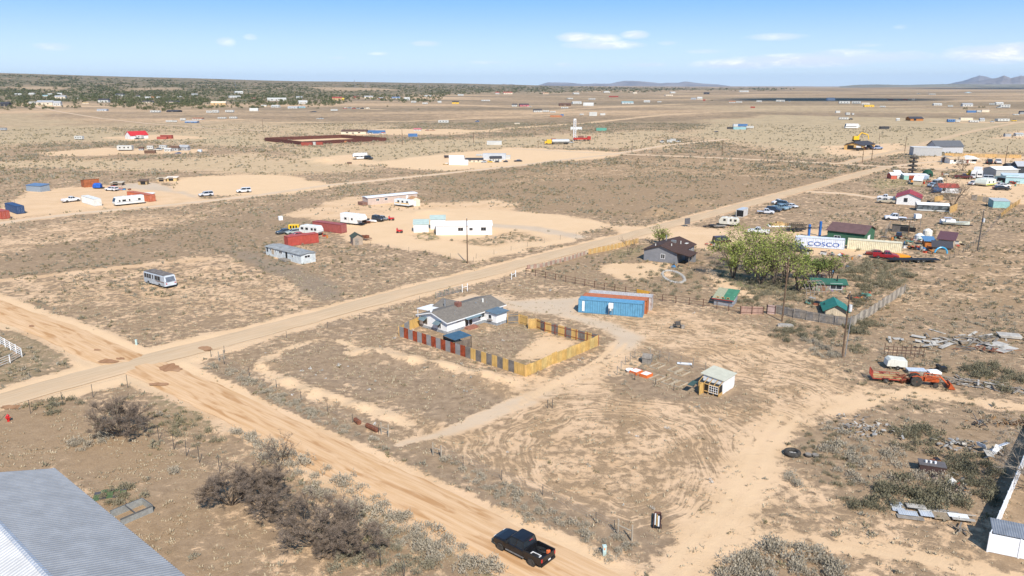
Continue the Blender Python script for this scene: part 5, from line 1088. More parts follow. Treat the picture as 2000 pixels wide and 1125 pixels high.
building('garden_shed', 'tan shed with a dark green roof right of the derelict mobile home', 'shed', (690, 480), (702, 479), 3.2, HT(690, 480, 464.5), .8, mt((.42, .33, .25), .8, 0, .1, 1, 'wood'), mt((.07, .09, .07), .9, 0, .2, 2, 'shingle'), 'y', .25, None, [(0, .5, 1.0, .1, 1.9, 'door', None, M['plank_grey'])], L=2.6)
# white manufactured home lot
wh2 = mt((.76, .76, .76), .55, 0, .02, 1); wroof = paint((.80, .81, .82), .5)
r, ro, L = building('mobile_home', 'long white mobile home with a white roof behind the roadside utility pole', 'mobile home', (852, 459.5), (961, 458), 7.5, HT(852, 459.5, 442), .7, wh2, wroof, 'x', .2, None,
    [(0, 6.2, 1.5, 1.1, 2.1, 'window', M['plank_grey']), (0, 9.4, 1.0, 1.2, 2.0, 'window', M['plank_grey']), (0, 12.7, 1.5, 1.1, 2.1, 'window', M['plank_grey']), (3, 2.5, 1.0, .2, 2.0, 'door', None, M['plank_grey'])])
for (x, y) in ((6, 4.2), (9.3, 4.2), (11.5, 4.0), (15.5, 3.8)): MB().tube((x, y, 2.2), (x, y, 3.2), .12, n=6).build('roof_vent', M['galv'], r)
pg = mt((.46, .55, .49), .6, .1, .08, 1)
building('garden_shed', 'low white shed with a pale green roof left of the long white mobile home', 'shed', (808, 454), (837, 453.5), 4.2, HT(808, 454, 439), .7, wh2, pg, rmode='shedback', oh=.2, ops=[(3, 1, 1, .1, 2, 'door')])
building('garden_shed', 'taller white shed with a pale green roof behind the long white mobile home', 'shed', (841, 448), (870, 447.5), 3.6, HT(841, 448, 429), .6, wh2, pg, rmode='shedback', oh=.2)
# things left
container('dark blue container standing alone at the far left', (11, 411), (33, 418.5), (.035, .075, .17), 'stain', left=False); container('red container cut by the left edge of the picture', (-28, 421), (4, 428.5), (.40, .09, .06), 'stain', left=False)
container('white container beside the road, right of the white pickup with the open bed', (160, 396), (185, 403.5), (.70, .70, .66), 'stain', left=False)
container('long orange red container behind the parked motorhome', (249, 387), (292, 394.5), (.48, .14, .07), 'stain', left=False)
rvbox('cream and blue motorhome parked beside the dirt road with its nose to the left', (225, 403.5), (283, 397.5), 2.5, 3.1, 'motorhome', (.68, .68, .64), [((.10, .16, .30), 1.25, 1.36)], name='motorhome', cat='motorhome', wins=((.17, .5), (.32, 1.2), (.5, .5), (.83, .9)), doorat=0)
car('pickup', (.70, .71, .72), 'white pickup truck with an empty dark bed left of the white container', (126, 396), (152, 393), s_=1.1)
car('wagon', (.72, .72, .72), 'white car between the blue tarp cart and the motorhome', (231, 373.5), (206, 372), s_=1.2)
car('suv', (.75, .75, .75), 'white off-road wagon at the edge of the bare orange dirt lot', (486, 375.5), (467, 376.5), s_=1.15, group=None)
car('suv', (.6, .6, .62), 'grey and black suv with a trailer near the open lot gateway', (412, 382.5), (393, 384), s_=1.1)
building('storage_shed', 'rust brown open shed behind the blue tarp cart', 'shed', (165, 366.5), (195, 364), 4, HT(165, 366.5, 354), .5, mt((.33, .11, .045), .85, 0, .2, 1, 'rust'), mt((.25, .09, .05), .8), rmode='shed', oh=.1)
building('storage_shed', 'low grey blue shed at the far left above the dark blue container', 'shed', (52, 373), (80, 375), 4, 2.3, .4, mt((.28, .33, .38), .7, .1, .1), mt((.12, .2, .33), .6), rmode='shedback', oh=.2)
simple('tarp_cart', 'blue tarp covered cart in front of the rust brown shed', 'cart', (191, 368.5), [('body', lambda q: q.loft([[(x, -1.2*k, .5), (x, 1.2*k, .5), (x, 1.1*k, 1.6*k), (x, .4*k, 2.3*k), (x, -.4*k, 2.3*k), (x, -1.1*k, 1.6*k)] for x, k in ((-1.6, .8), (-1, 1), (1.0, 1), (1.6, .85))]), mt((.02, .10, .42), .6, 0, .2, 1)), ('axle', lambda q: q.box(-1.6, 2.6, -.7, .7, .25, .55), M['black'])])
for i, (u, v, w_, h_, c, rc, lb) in enumerate([(268, 388, 28, 7, (.62, .64, .62), (.7, .72, .7), 'white roofed open carport behind the orange red container'), (216, 363, 22, 5, (.2, .16, .12), (.5, .42, .32), 'low flat roofed open shelter above the white car'), (270, 361, 17, 7, (.42, .30, .16), (.15, .1, .07), 'tan open stall left of the bare orange lot'),
        (306, 355, 18, 5, (.48, .36, .22), (.5, .4, .28), 'low tan stall at the top left of the bare orange lot'), (325, 354, 20, 6, (.55, .42, .2), (.72, .62, .5), 'small cream hoop roofed hut at the corner of the bare orange lot')]):
    building('open_shelter' if i < 4 else 'small_hut', lb, 'shelter', (u, v), (u+w_, v-.3), 3.2, HT(u, v, v-h_), .35, mt(c, .85, 0, .15, 1, 'stain'), mt(rc, .7), rmode='shedback', oh=.3, ops=[(0, 1, 2, .1, 1.7, 'hole')])
# parked things around the dull red container
car('car', (.42, .05, .03), 'red sedan parked behind the bright red container', (594, 462), (568, 464), s_=1.0)
car('wagon', (.35, .40, .38), 'pale grey derelict car above the red sedan', (585, 455), (563, 457.5)); car('car', (.07, .085, .10), 'dark derelict car at the left end of the group of old cars', (562, 455), (548, 457), wheels=False)
simple('generator_cart', 'bright yellow machine left of the rounded old camper', 'machine', (575, 450.5), [('body', lambda q: q.box(-1.5, 1.5, -.8, .8, .5, 1.9), paint((.75, .48, .02))), ('opening', lambda q: [q.box(-1.1+i*.8, -.6+i*.8, -.82, -.79, .8, 1.6) for i in range(3)], M['black']), ('skid', lambda q: q.box(-1.6, 1.6, -.7, .7, .1, .5), M['black'])], .1)
car('jeep', (.05, .05, .055), 'black jeep right of the large fifth wheel camper', (733, 431.5), (744, 433), s_=1.05); car('jeep', (.24, .25, .24), 'grey green buggy right of the black jeep', (746, 430), (752, 430.5), s_=.8)
simple('small_boat', 'white snowmobile trailer load right of the fifth wheel camper', 'trailer', (722, 434.5), [('hull', lambda q: q.loft([[(x, -k, .7), (x, k, .7), (x, k*.7, .3), (x, -k*.7, .3)] for x, k in ((-2, .9), (0, 1.0), (1.6, .7), (2.3, .1))]), WH), ('cover', lambda q: q.box(-1.8, -.2, -.6, .6, .7, 1.15), M['black'])], -.2)
simple('flat_trailer', 'dark flat trailer between the fifth wheel and the snowmobile trailer', 'trailer', (712, 436.5), [('deck', lambda q: q.box(-1.8, 1.8, -.9, .9, .45, .6), M['rust']), ('load', lambda q: q.box(-1.2, .6, -.6, .5, .6, 1.1), M['black'])], .3)
for i, (u, v, lb) in enumerate([(765, 430.5, 'small red tractor implement right of the grey green buggy'), (781, 455, 'small red tiller standing on the bare dirt left of the pale green roofed shed')]): simple('garden_machine', lb, 'machine', (u, v), [('frame', lambda q: (q.box(-.8, .8, -.4, .4, .4, .9), q.box(-.9, -.6, -.5, .5, .1, 1.4)), red), ('wheels', lambda q: (q.tube((.5, -.5, .35), (.5, .5, .35), .35, n=10), q.tube((-.6, -.5, .35), (-.6, .5, .35), .3, n=10)), M['tire'])])
simple('log_trailer', 'rusty trailer frame loaded with scrap behind the tan garden shed', 'trailer', (708, 468), [('frame', lambda q: (q.box(-3, 3, -.9, -.75, .5, .7), q.box(-3, 3, .75, .9, .5, .7), [q.box(-3+i, -2.85+i, -.75, .75, .5, .68) for i in range(7)]), mt((.30, .2, .14), .9, 0, .2)), ('load', lambda q: (q.box(-.5, .4, -.6, .5, .7, 1.2), q.box(1, 2.2, -.5, .6, .7, 1.4)), M['rust'])], math.radians(-38))
simple('white_tank', 'white square water tank alone in the sagebrush', 'tank', (548, 429.5), [('body', lambda q: q.box(-.6, .6, -.6, .6, 0, 1.2), WH), ('cap', lambda q: q.tube((0, 0, 1.2), (0, 0, 1.3), .2), M['offwhite'])], .5)
# ================================================================ brown roofed house and its neighbours
gr = mt((.21, .215, .23), .85, 0, .07, 1, 'plain'); brf = mt((.085, .05, .04), .95, 0, .2, 1.6, 'shingle')
p0 = G(1257, 508); p1 = G(1321, 516)
r, ro, L = building('grey_house', 'grey house with a dark brown shingle roof and a covered porch corner', 'house', (1257, 508), (1321, 516), 12.5, HT(1257, 508, 487), 1.4, gr, brf, 'y', .5, None, [(0, 3.0+1.3, 1.1, .9, 2.1, 'window'), (1, 8, 1.0, .9, 2.0, 'window'), (1, 10.3, .9, .9, 2.0, 'window')], rpos=.5)
q = MB(); ph = HT(1257, 508, 487); sheetroof(q, [(L-.2, -.5, ph+.3), (L+3.4, -.5, ph-.35), (L+3.4, 5.0, ph-.35), (L-.2, 5.0, ph+.3)], .12); q.build('porch_roof', brf, r)
for y in (-.2, 2.0, 4.6): MB().box(L+3.0, L+3.12, y, y+.12, -.2, ph-.4).build('porch_post', M['plank_grey'], r)
MB().box(L+.6, L+3.2, 4.2, 4.3, -.1, ph-.4).build('porch_wall', gr, r)
MB().box(4.5, 5.6, 6, 6.9, ph+.7, ph+1.7).build('roof_cooler', mt((.2, .2, .2), .6), r); MB().tube((2.2, 9.0, ph), (2.2, 9.0, ph+2.2), .18).build('chimney_pipe', M['galv'], r)
MB().box(L*.5+2, L*.5+3.4, 9.2, 10.4, ph+.52, ph+.62).build('skylight', M['offwhite'], r)
for (x, y) in ((2.5, 1), (5.8, 3), (6.5, 7.5)): MB().tube((x, y, ph+.3), (x, y, ph+1.5), .12, n=6).build('roof_vent', M['offwhite'], r)
# green roofed hutch, stone cottage, gabled hut
r, ro, L = building('chicken_hutch', 'grey hutch with a striped green and tan lean-to roof and red trim', 'hutch', (1394, 595), (1429, 600), 4.0, HT(1394, 595, 582), .9, mt((.27, .29, .32), .85), mt((.07, .22, .13), .6, .1, .12, 1), rmode='shedback', oh=.35, ops=[(0, .4, .55, 1.3, 1.8, 'window', M['plank_tan']), (0, 1.4, .55, 1.3, 1.8, 'window', M['plank_tan']), (0, 2.4, .55, 1.3, 1.8, 'window', M['plank_tan']), (1, 1.2, .9, .9, 1.8, 'window')])
MB().box(-.38, L+.38, -.42, -.36, HT(1394, 595, 582)-.1, HT(1394, 595, 582)+.08).build('fascia', mt((.33, .05, .04), .7), r)
q = MB(); k = HT(1394, 595, 582); sheetroof(q, [(-.3, -.34, k+.095), (L*.45, -.34, k+.095), (L*.45, 4.3, k+1.14), (-.3, 4.3, k+1.14)], .02); q.build('roof_panel', mt((.33, .33, .22), .7), r)
grn = mt((.045, .14, .095), .55, .1, .12, .8); hc = HT(1586, 570, 555)
r, ro, L = building('stone_cottage', 'small stone cottage with a long green metal roof and dark picture window', 'cottage', (1586, 568), (1651, 571), 4.2, hc, .55, mt((.42, .36, .28), .95, 0, .2, 2, 'stone'), grn, 'x', .4, None, [(0, 1.6, 1.1, .1, 1.8, 'door', None, mt((.22, .12, .07), .8)), (0, 3.4, 2.4, .5, 1.8, 'window')])
MB().tube((L-1.6, 1.0, hc), (L-1.6, 1.0, hc+1.6), .12).build('chimney_pipe', M['black'], r)
gr2 = mt((.035, .20, .155), .5, .1, .1, .8); ht = HT(1612, 616, 604)
r, ro, L = building('green_roofed_hut', 'pale plank hut with a bright green gable roof just inside the grey board fence', 'hut', (1612, 616), (1652, 619), 4.5, ht, 1.0, mt((.58, .49, .36), .9, 0, .12, 1, 'wood'), gr2, 'y', .6, None, [(3, 1, 1, .1, 1.6, 'hole')])
# wooden hoop frame leaning
r = root('hoop_frame', 'collapsed grey timber hoop frame left of the stone cottage', 'frame', G(1562, 574)+(gz(*G(1562, 574)),), .25); q = MB()
for i in range(6):
    pr = None
    for j in range(11):
        t = math.pi*j/10; p = (i*.9, math.cos(t)*2.2, .1+math.sin(t)*2.5)
        if pr: q.tube(pr, p, .075, n=5)
        pr = p
q.build('hoop', M['plank_grey'], r); q = MB()
for j in range(9): t = math.pi*j/8; q.tube((0, math.cos(t)*2.2, .1+math.sin(t)*2.5), (4.5, math.cos(t)*2.2, .1+math.sin(t)*2.5), .06, n=5)
q.build('slat', M['plank_grey'], r); r.rotation_euler.x = .12
# stone ring, lawn things
r = root('stone_ring', 'pale curved ring of stones in the yard in front of the grey house', 'stone ring', G(1315, 541)+(0,), 0); rg = random.Random(5)
for i in range(34):
    t = 2*math.pi*i/34; x, y = math.cos(t)*2.2, math.sin(t)*5.5; s0 = rg.uniform(.25, .42); q = MB(); q.loft([[(x+math.cos(a_)*s0*k, y+math.sin(a_)*s0*k, z) for a_ in [j*1.047 for j in range(6)]] for k, z in ((1, -.1), (1.05, .15), (.6, .35))]); q.build('stone', M['concrete'], r)
# cars of the lot
car('pickup', (.62, .63, .63), 'white pickup truck seen through the willow crowns', (1495, 458), (1468, 456), s_=1.05)
car('suv', (.04, .045, .06), 'dark blue car parked left of the white container with blue letters', (1547, 489), (1570, 492.5), s_=1.05)
car('van', (.06, .025, .02), 'dark maroon van right of the grey house', (1404, 475.5), (1415, 475), s_=.95)
car('flatbed', (.55, .56, .58), 'silver flatbed truck in the row of old cars by the road', (1484, 417.5), (1506, 418.5), s_=.95); car('suv', (.035, .045, .07), 'dark navy suv second in the row of old cars', (1500, 412.5), (1522, 414.5)); car('suv', (.16, .22, .26), 'slate blue suv in the middle of the row of old cars', (1522, 407), (1541, 409))
car('pickup', (.22, .32, .38), 'faded blue pickup between the navy and slate blue cars', (1515, 408.5), (1532, 411)); car('suv', (.05, .07, .075), 'dark green suv at the back of the row of old cars', (1522, 401), (1540, 402.5)); car('pickup', (.66, .66, .66), 'white pickup nose at the upper left of the row of old cars', (1530, 398.5), (1513, 399.5)); car('car', (.62, .63, .64), 'white car half hidden behind the slate blue suv', (1539, 404.5), (1552, 406.5))
rvbox('cream old travel trailer with an awning rail beside the main road', (1403, 440), (1441, 443), 2.4, 2.5, 'old', (.60, .57, .48), wins=((.3, .7), (.62, .5), (.85, .7)), doorat=.5)
r, ro, L = building('cargo_trailer', 'white open backed cargo trailer beside the road above the cream travel trailer', 'trailer', (1437, 424), (1449, 424.5), 6.0, HT(1437, 424, 410), .1, mt((.55, .53, .5), .7, 0, .1, 1, 'stain'), mt((.45, .5, .55), .6), rmode='flat', oh=.02, ops=[(0, .2, 2.2, .3, 2.3, 'hole')]); r.rotation_euler.z += -.35
simple('flat_deck', 'junk car frames lying left of the cream travel trailer', 'car frame', (1388, 444), [('frame', lambda q: (q.box(-2.2, 2.2, -.9, -.7, .3, .5), q.box(-2.2, 2.2, .7, .9, .3, .5), q.box(-2.2, -1.9, -.7, .7, .3, .5), q.box(1.9, 2.2, -.7, .7, .3, .5), q.box(-.4, 1.4, -.7, .7, .5, .8)), M['black'])], .3)
simple('flat_deck', 'pale flat bed frame in front of the cream travel trailer', 'car frame', (1405, 444.5), [('deck', lambda q: q.box(-2.0, 2.0, -.9, .9, .5, .65), M['plank_grey']), ('wheel', lambda q: [q.tube((x, -1, .3), (x, 1, .3), .3, n=10) for x in (-1, 1)], M['tire'])], .1)
simple('notice_board', 'dark grey board standing by the main road left of the car frames', 'board', (1342, 443), [('board', lambda q: q.box(-1.0, 1.0, -.06, .06, .8, 2.6), mt((.10, .10, .11), .8)), ('post', lambda q: (q.box(-.9, -.8, -.05, .05, -.2, .8), q.box(.8, .9, -.05, .05, -.2, .8)), M['plank_grey'])], .5)
simple('lumber_stack', 'low stack of tan and white building sheets right of the cargo trailer', 'lumber stack', (1522, 442), [('base', lambda q: q.box(-3.4, 3.2, -1.2, 1.2, 0, .35), WH), ('stack', lambda q: (q.box(-2.8, 2.6, -1.0, 1.0, .35, 1.0), q.box(-1.0, .8, -.6, .6, 1.0, 1.5)), mt((.5, .33, .16), .85, 0, .3, 1))])
# rail trailer, car lift
r = root('stake_trailer', 'black stake sided trailer left of the blue car lift', 'trailer', G(1538, 453)+(gz(*G(1538, 453)),), .03); MB().box(0, 5.4, 0, 2.1, .6, .75).build('deck', M['black'], r); q = MB()
for y in (0, 2.05):
    for z in (1.0, 1.4, 1.8, 2.2): q.box(0, 5.4, y, y+.05, z, z+.16)
    for i in range(10): q.box(i*.59, i*.59+.07, y-.01, y+.06, .75, 2.36)
q.build('stake_side', M['black'], r)
for x in (2.2, 3.2):
    for y, sg in ((0, -1), (2.1, 1)): wheel(r, x, y, .38, .22, sg)
bl_ = paint((.03, .14, .42)); simple('car_lift', 'blue two post car lift above the white container with blue letters', 'car lift', (1591, 461), [('column', lambda q: q.box(-2.0, -1.5, -.3, .3, 0, 3.4), bl_), ('column', lambda q: q.box(1.2, 1.7, -.3, .3, 0, 4.2), bl_), ('arm', lambda q: (q.box(-2.6, -1.5, -.8, -.6, 2.6, 2.75), q.box(-2.9, 2.2, -.1, .1, 2.3, 2.45)), M['black'])], .1)
# letters container, cream container
cc, L = container('white shipping container with blue painted letters along its side', (1552, 481), (1649, 488), (.66, .70, .76), 'stain', left=True, L=13.5)
blue = paint((.03, .10, .38)); writing('side_lettering', 'COSCO', cc, (L*.25, -.02, .55), 1.55, blue, sx=1.45); writing('side_lettering', 'CHINA', cc, (L*.04, -.02, 1.95), .42, blue)
container('long cream shipping container right of the lettered one', (1654, 486.5), (1761, 495), (.70, .64, .46), 'stain', left=True, L=16)
gw = mt((.05, .13, .075), .85, 0, .1, 1, 'ribs'); hb = HT(1614, 474, 449)
r, ro, L = building('green_barn', 'dark green workshop with a brown metal roof behind the containers', 'barn', (1614, 474), (1686, 483), 9.5, hb, 1.5, gw, mt((.17, .10, .09), .6, .2, .1, .8), 'x', .4, None, [(0, 1.8, 1.7, 1.1, 2.3, 'window'), (0, 8.6, 1.6, 1.1, 2.0, 'window'), (1, 3, 2.2, .1, 2.6, 'garage', None, WH)])
# scrap yard sheds
r, ro, L = building('scrap_shed', 'brown plank shed with a dark grey roof in the scrap yard beside the cream container', 'shed', (1821, 493), (1857, 496), 4, HT(1821, 493, 482), .7, mt((.34, .25, .16), .9, 0, .2, 1, 'wood'), mt((.07, .065, .07), .8, .1), rmode='shedback', oh=.4)
r, ro, L = building('scrap_shed', 'tan shed with a purple brown metal roof at the back of the scrap yard', 'shed', (1831, 484), (1860, 487), 6, HT(1831, 484, 467), .9, mt((.46, .38, .28), .9, 0, .15, 1), mt((.15, .07, .075), .6, .2), rmode='shedback', oh=.5)
r, ro, L = building('scrap_shed', 'low orange and red shed with a blue edged roof left of the purple roofed shed', 'shed', (1806, 483), (1824, 484), 4, HT(1806, 483, 471), .4, mt((.5, .17, .04), .8, 0, .3, 1), mt((.10, .22, .38), .6), rmode='shedback', oh=.4)
r, ro, L = building('plank_shed', 'dark weathered plank shed with an open side above the green barn', 'shed', (1741, 453), (1773, 456), 4.0, HT(1741, 453, 443), .7, mt((.16, .14, .125), .95, 0, .2, 1, 'wood'), mt((.05, .09, .07), .7), rmode='shed', oh=.25, ops=[(0, 2.2, 4, .5, 1.8, 'hole')])
post_fence('pipe_pen', 'pipe pen frame around the dark weathered plank shed', [(1728, 462), (1738, 446), (1797, 440), (1796, 452)], 2.2, 4, 2, M['plank_grey'], M['plank_grey'], rad=.07, box=True, cat='pen')
car('jeep', (.03, .025, .025), 'dark all terrain buggy parked below the weathered plank shed', (1754, 467), (1756, 462), s_=.9)
car('flatbed', (.68, .68, .70), 'white flatbed pickup with a dark rack in the field above the weathered plank shed', (1765, 431), (1732, 429.5), s_=1.1)
simple('pump_trailer', 'small flat trailer carrying a white box right of the white flatbed pickup', 'trailer', (1782, 430), [('deck', lambda q: q.box(-2.8, 2.2, -.9, .9, .5, .62), M['plank_grey']), ('box', lambda q: q.box(.6, 2.3, -.8, .8, .62, 1.9), WH), ('wheel', lambda q: q.tube((.2, -1, .35), (.2, 1, .35), .35, n=10), M['tire'])], -.05)
simple('motor_boat', 'old white motor boat on a trailer in the field left of the slender pole', 'boat', (1863, 440), [('hull', lambda q: q.loft([[(x, -k, z), (x, k, z), (x, k*.6, .4), (x, -k*.6, .4)] for x, k, z in ((-3.2, 1.0, 1.0), (0, 1.15, 1.05), (2.5, .8, 1.2), (4.2, .05, 1.4))]), mt((.55, .58, .5), .5)), ('cabin', lambda q: q.box(-2.4, .2, -.8, .8, 1.0, 1.8), WH), ('canopy', lambda q: q.box(-2.9, -.8, -.9, .9, 2.2, 2.3), mt((.4, .42, .5), .7)), ('trailer', lambda q: q.box(-3.2, 5.0, -.3, .3, .2, .4), M['black'])], math.radians(-18))
simple('white_tank', 'white drum tank left of the old motor boat', 'tank', (1844, 436), [('drum', lambda q: q.tube((-1.2, 0, .7), (1.2, 0, .7), .65, n=14), WH), ('stand', lambda q: (q.box(-.9, -.7, -.5, .5, 0, .3), q.box(.7, .9, -.5, .5, 0, .3)), M['black'])])
# red pickup, orange machine, black flat trailer
car('pickup', (.28, .02, .025), 'derelict crimson pickup truck with its hood up below the cream container', (1716, 504), (1743, 506), s_=1.05); car('car', (.20, .03, .02), 'wrecked dark red car left of the derelict crimson pickup', (1716, 499.5), (1703, 498.5), wheels=False)
simple('hay_wagon', 'orange flat wagon right of the derelict crimson pickup', 'wagon', (1756, 505), [('deck', lambda q: q.loft([[(x, -k, .5), (x, k, .5), (x, k, z), (x, -k, z)] for x, k, z in ((-2.2, 1, 1.3), (1, 1, 1.1), (2.4, .7, .8))]), paint((.75, .30, .02), .5)), ('chassis', lambda q: q.box(-2, 3, -.3, .3, .2, .5), M['black'])], -.05)
r = simple('flatbed_trailer', 'long black flatbed trailer with two white wheels below the scrap yard', 'trailer', (1782, 512), [('deck', lambda q: q.box(-6, 6, -1.1, 1.1, .65, .85), M['black']), ('tongue', lambda q: q.box(-7.6, -6, -.1, .1, .6, .75), M['black'])], -.03)
for x in (.8, 2.0):
    for y, sg in ((-1.15, -1), (1.15, 1)): wheel(r, x, y, .42, .24, sg, WH)
simple('pool_slide', 'curved bright blue slide tube lying in front of the brown plank shed', 'slide', (1835, 496), [('tube', lambda q: [q.tube((math.cos(i*.33)*1.6, -.5, .2+math.sin(i*.33)*1.6), (math.cos(i*.33+.33)*1.6, -.5, .2+math.sin(i*.33+.33)*1.6), .2, n=6) for i in range(9)], paint((.05, .35, .60)))])
for (u, v, c, hh, lb) in [(1811, 461, (.70, .68, .6), 1.6, 'cream round water tank behind the orange and red shed'), (1795, 470, (.68, .70, .70), 1.5, 'white round water tank left of the orange and red shed'), (1835, 356, (.75, .74, .7), 1.6, 'white round tank above the small red roofed house')]:
    simple('water_tank', lb, 'tank', (u, v), [('tank', lambda q: q.loft([[(math.cos(i*.4488)*k, math.sin(i*.4488)*k, z) for i in range(14)] for k, z in ((1.2, 0), (1.2, hh), (.5, hh+.5))]), mt(c, .6)), ('lid', lambda q: q.tube((0, 0, hh+.45), (0, 0, hh+.6), .3), M['offwhite'])])
# red roofed houses
wr = mt((.70, .70, .69), .6); rrf = mt((.36, .045, .04), .55, .1, .08, .6); hr = HT(1750, 399, 385)
r, ro, L = building('red_roofed_house', 'white house with a bright red metal gable roof and two dark windows', 'house', (1750, 399), (1797, 402), 11, hr, 1.6, wr, rrf, 'y', .45, None, [(0, 2.3, 1.2, 1.0, 2.4, 'window', M['black']), (0, 9.6, 1.1, .8, 2.1, 'window', M['black']), (1, 4, 1, .1, 2, 'door', None, M['plank_grey'])], rpos=.5)
MB().prism([(-.3, hr-.2), (5, hr-.2), (3.5, hr+1.4)], 3, 8, 'y').build('side_gable', rrf, r)
r, ro, L = building('red_roofed_house', 'small white house with a faded red roof behind the bare tree', 'house', (1834, 377), (1872, 378), 6, HT(1834, 377, 366), 1.2, wr, mt((.34, .07, .05), .7, 0, .15, 1), 'x', .3, None, [(0, 1.0, 1.2, .8, 1.9, 'window', M['black']), (0, 7, 1, .2, 1.9, 'door', None, M['plank_grey'])])
r, ro, L = building('tarp_shelter', 'long low tarp covered shelter with a white roof in front of the red roofed house', 'shelter', (1790, 412), (1853, 415), 4.5, HT(1790, 412, 400), .5, mt((.13, .15, .16), .35, .2, .5, .8), WH, 'x', .1, None); MB().box(0, L, -.03, -.02, .2, .5).build('skirt', M['offwhite'], r)
panel_fence('plank_fence', 'short new tan board fence at the end of the tarp covered shelter', [(1855, 417), (1869, 411)], [M['plank_tan']], 2.4, pw=2, wob=0); panel_fence('plank_fence', 'tan board fence joining the right side of the red roofed house', [(1825, 394), (1842, 391)], [M['plank_tan']], 1.9, pw=2, wob=0); panel_fence('plank_fence', 'weathered grey board fence behind the bare tree', [(1896, 395), (1940, 398)], [M['plank_grey'], mt((.40, .31, .2), .9, 0, .2, 1, 'wood')], 1.8, pw=2.0)
building('aqua_shed', 'aqua sided flat roofed shed beside the sloping tan pickets', 'shed', (1939, 406), (1971, 407), 5, HT(1939, 406, 393), .4, mt((.28, .48, .46), .7, 0, .08, 1, 'ribs'), mt((.42, .45, .46), .6), rmode='shedback', oh=.1)
car('pickup', (.70, .70, .71), 'white pickup parked behind the tan pickup at the red roofed house', (1745, 391.5), (1716, 389.5), s_=1.1); car('pickup', (.42, .37, .28), 'tan pickup parked beside the red roofed house', (1744, 398), (1716, 396.5), s_=1.05)
simple('blue_tank', 'dark blue tank left of the small white house with faded red roof', 'tank', (1828, 377), [('tank', lambda q: q.tube((-1.6, 0, 1.1), (1.6, 0, 1.1), 1.1, n=14), mt((.02, .06, .14), .5)), ('stand', lambda q: q.box(-1.2, 1.2, -.6, .6, 0, .3), M['black'])])
# aqua building cluster, far right
aq = mt((.38, .56, .58), .6, 0, .05, 1, 'ribs')
building('aqua_building', 'long pale aqua building at the right edge with dark items along its wall', 'building', (1963, 358), (2020, 360), 9, HT(1963, 358, 346), .8, aq, paint((.55, .62, .63)), rmode='shedback', oh=.3); building('aqua_building', 'small aqua lean-to with an open bay left of the long aqua building', 'building', (1941, 355), (1963, 358), 7, HT(1941, 355, 344), .8, aq, paint((.55, .70, .70)), rmode='shedright', oh=.3, ops=[(0, 1.5, 4, .1, 2.2, 'hole')])
building('white_roofed_barn', 'white roofed long barn behind the aqua buildings', 'barn', (1944, 347), (1990, 346), 8, 3.6, 1.0, mt((.4, .4, .38), .7), WH, 'x', .3); building('dark_house', 'dark house with a light grey roof at the right edge behind the white roofed barn', 'house', (1985, 346), (2030, 347), 8, 5.2, 1.8, mt((.05, .055, .06), .8), mt((.42, .43, .45), .6), 'x', .4, None, [(0, 3, 2, 1.2, 2.4, 'window')]); building('dark_shed', 'small dark grey shed left of the dark house', 'shed', (1969, 337), (1981, 337), 5, 3.2, 1, mt((.07, .075, .085), .8), mt((.05, .055, .06), .7), 'x', .3)
# beige ranch and grey long building etc.
r, ro, L = building('ranch_house', 'white ranch house with a tan roof right of the gravel junction', 'house', (1855, 319.5), (1906, 319), 8, HT(1855, 319.5, 311), .9, mt((.74, .72, .66), .7), mt((.55, .40, .25), .85), 'x', .4, None, [(0, 2, 1.6, 1, 2.4, 'window', M['black']), (0, 9.5, 1.3, .2, 2.3, 'door', None, mt((.3, .12, .1), .8)), (0, 12.5, 3, 1, 2.4, 'window', M['black'])]); k = HT(1855, 319.5, 311)
MB().prism([(8, k-.1), (17, k-.1), (12.5, k+1.7)], -.9, 5, 'y').build('front_gable', mt((.74, .72, .66), .7), r)
building('storage_shed', 'dark brown shed at the left end of the white ranch house', 'shed', (1839, 317.5), (1853, 318.5), 6, 2.8, .8, mt((.12, .09, .08), .9), mt((.30, .28, .25), .8), 'x', .2)
building('long_shed', 'long windowless grey building with a flat white edged roof', 'building', (1783, 304), (1839, 305), 9, HT(1783, 304, 288), .3, mt((.42, .42, .41), .8, 0, .05, 1, 'ribs'), mt((.62, .62, .6), .6), rmode='flat', oh=.2)
building('solar_barn', 'grey barn with a dark solar panelled roof behind the long windowless building', 'barn', (1827, 299), (1880, 299), 11, 4.2, 3.2, mt((.45, .46, .48), .8), mt((.12, .125, .135), .6), 'x', .5, None)
panel_fence('plank_fence', 'long tan board fence behind the ranch house', [(1845, 306), (1900, 307), (1994, 309)], [M['plank_tan'], mt((.52, .36, .18), .9, 0, .15, 1, 'wood')], 2.0, pw=6, wob=.04)
bh = mt((.58, .36, .13), .85, 0, .1, 1)
r, ro, L = building('framed_house', 'unfinished tan sheathed house with a dark shingle roof by the gravel road', 'house', (1648, 292), (1683, 293.5), 14, HT(1648, 292, 283), 1.6, bh, mt((.055, .055, .065), .9), 'y', .6, None, [(0, 2, 4, .2, 3, 'hole'), (0, 7.5, 3, .2, 2.8, 'garage', None, WH)]); k = HT(1648, 292, 283)
building('framed_house', 'tan wing of the unfinished house with the dark hipped roof at right', 'house', (1684, 292), (1708, 290), 12, k, 1.8, bh, mt((.055, .055, .065), .9), 'x', .6, None, [(0, 3, 2, .2, 2.6, 'garage', None, WH)])
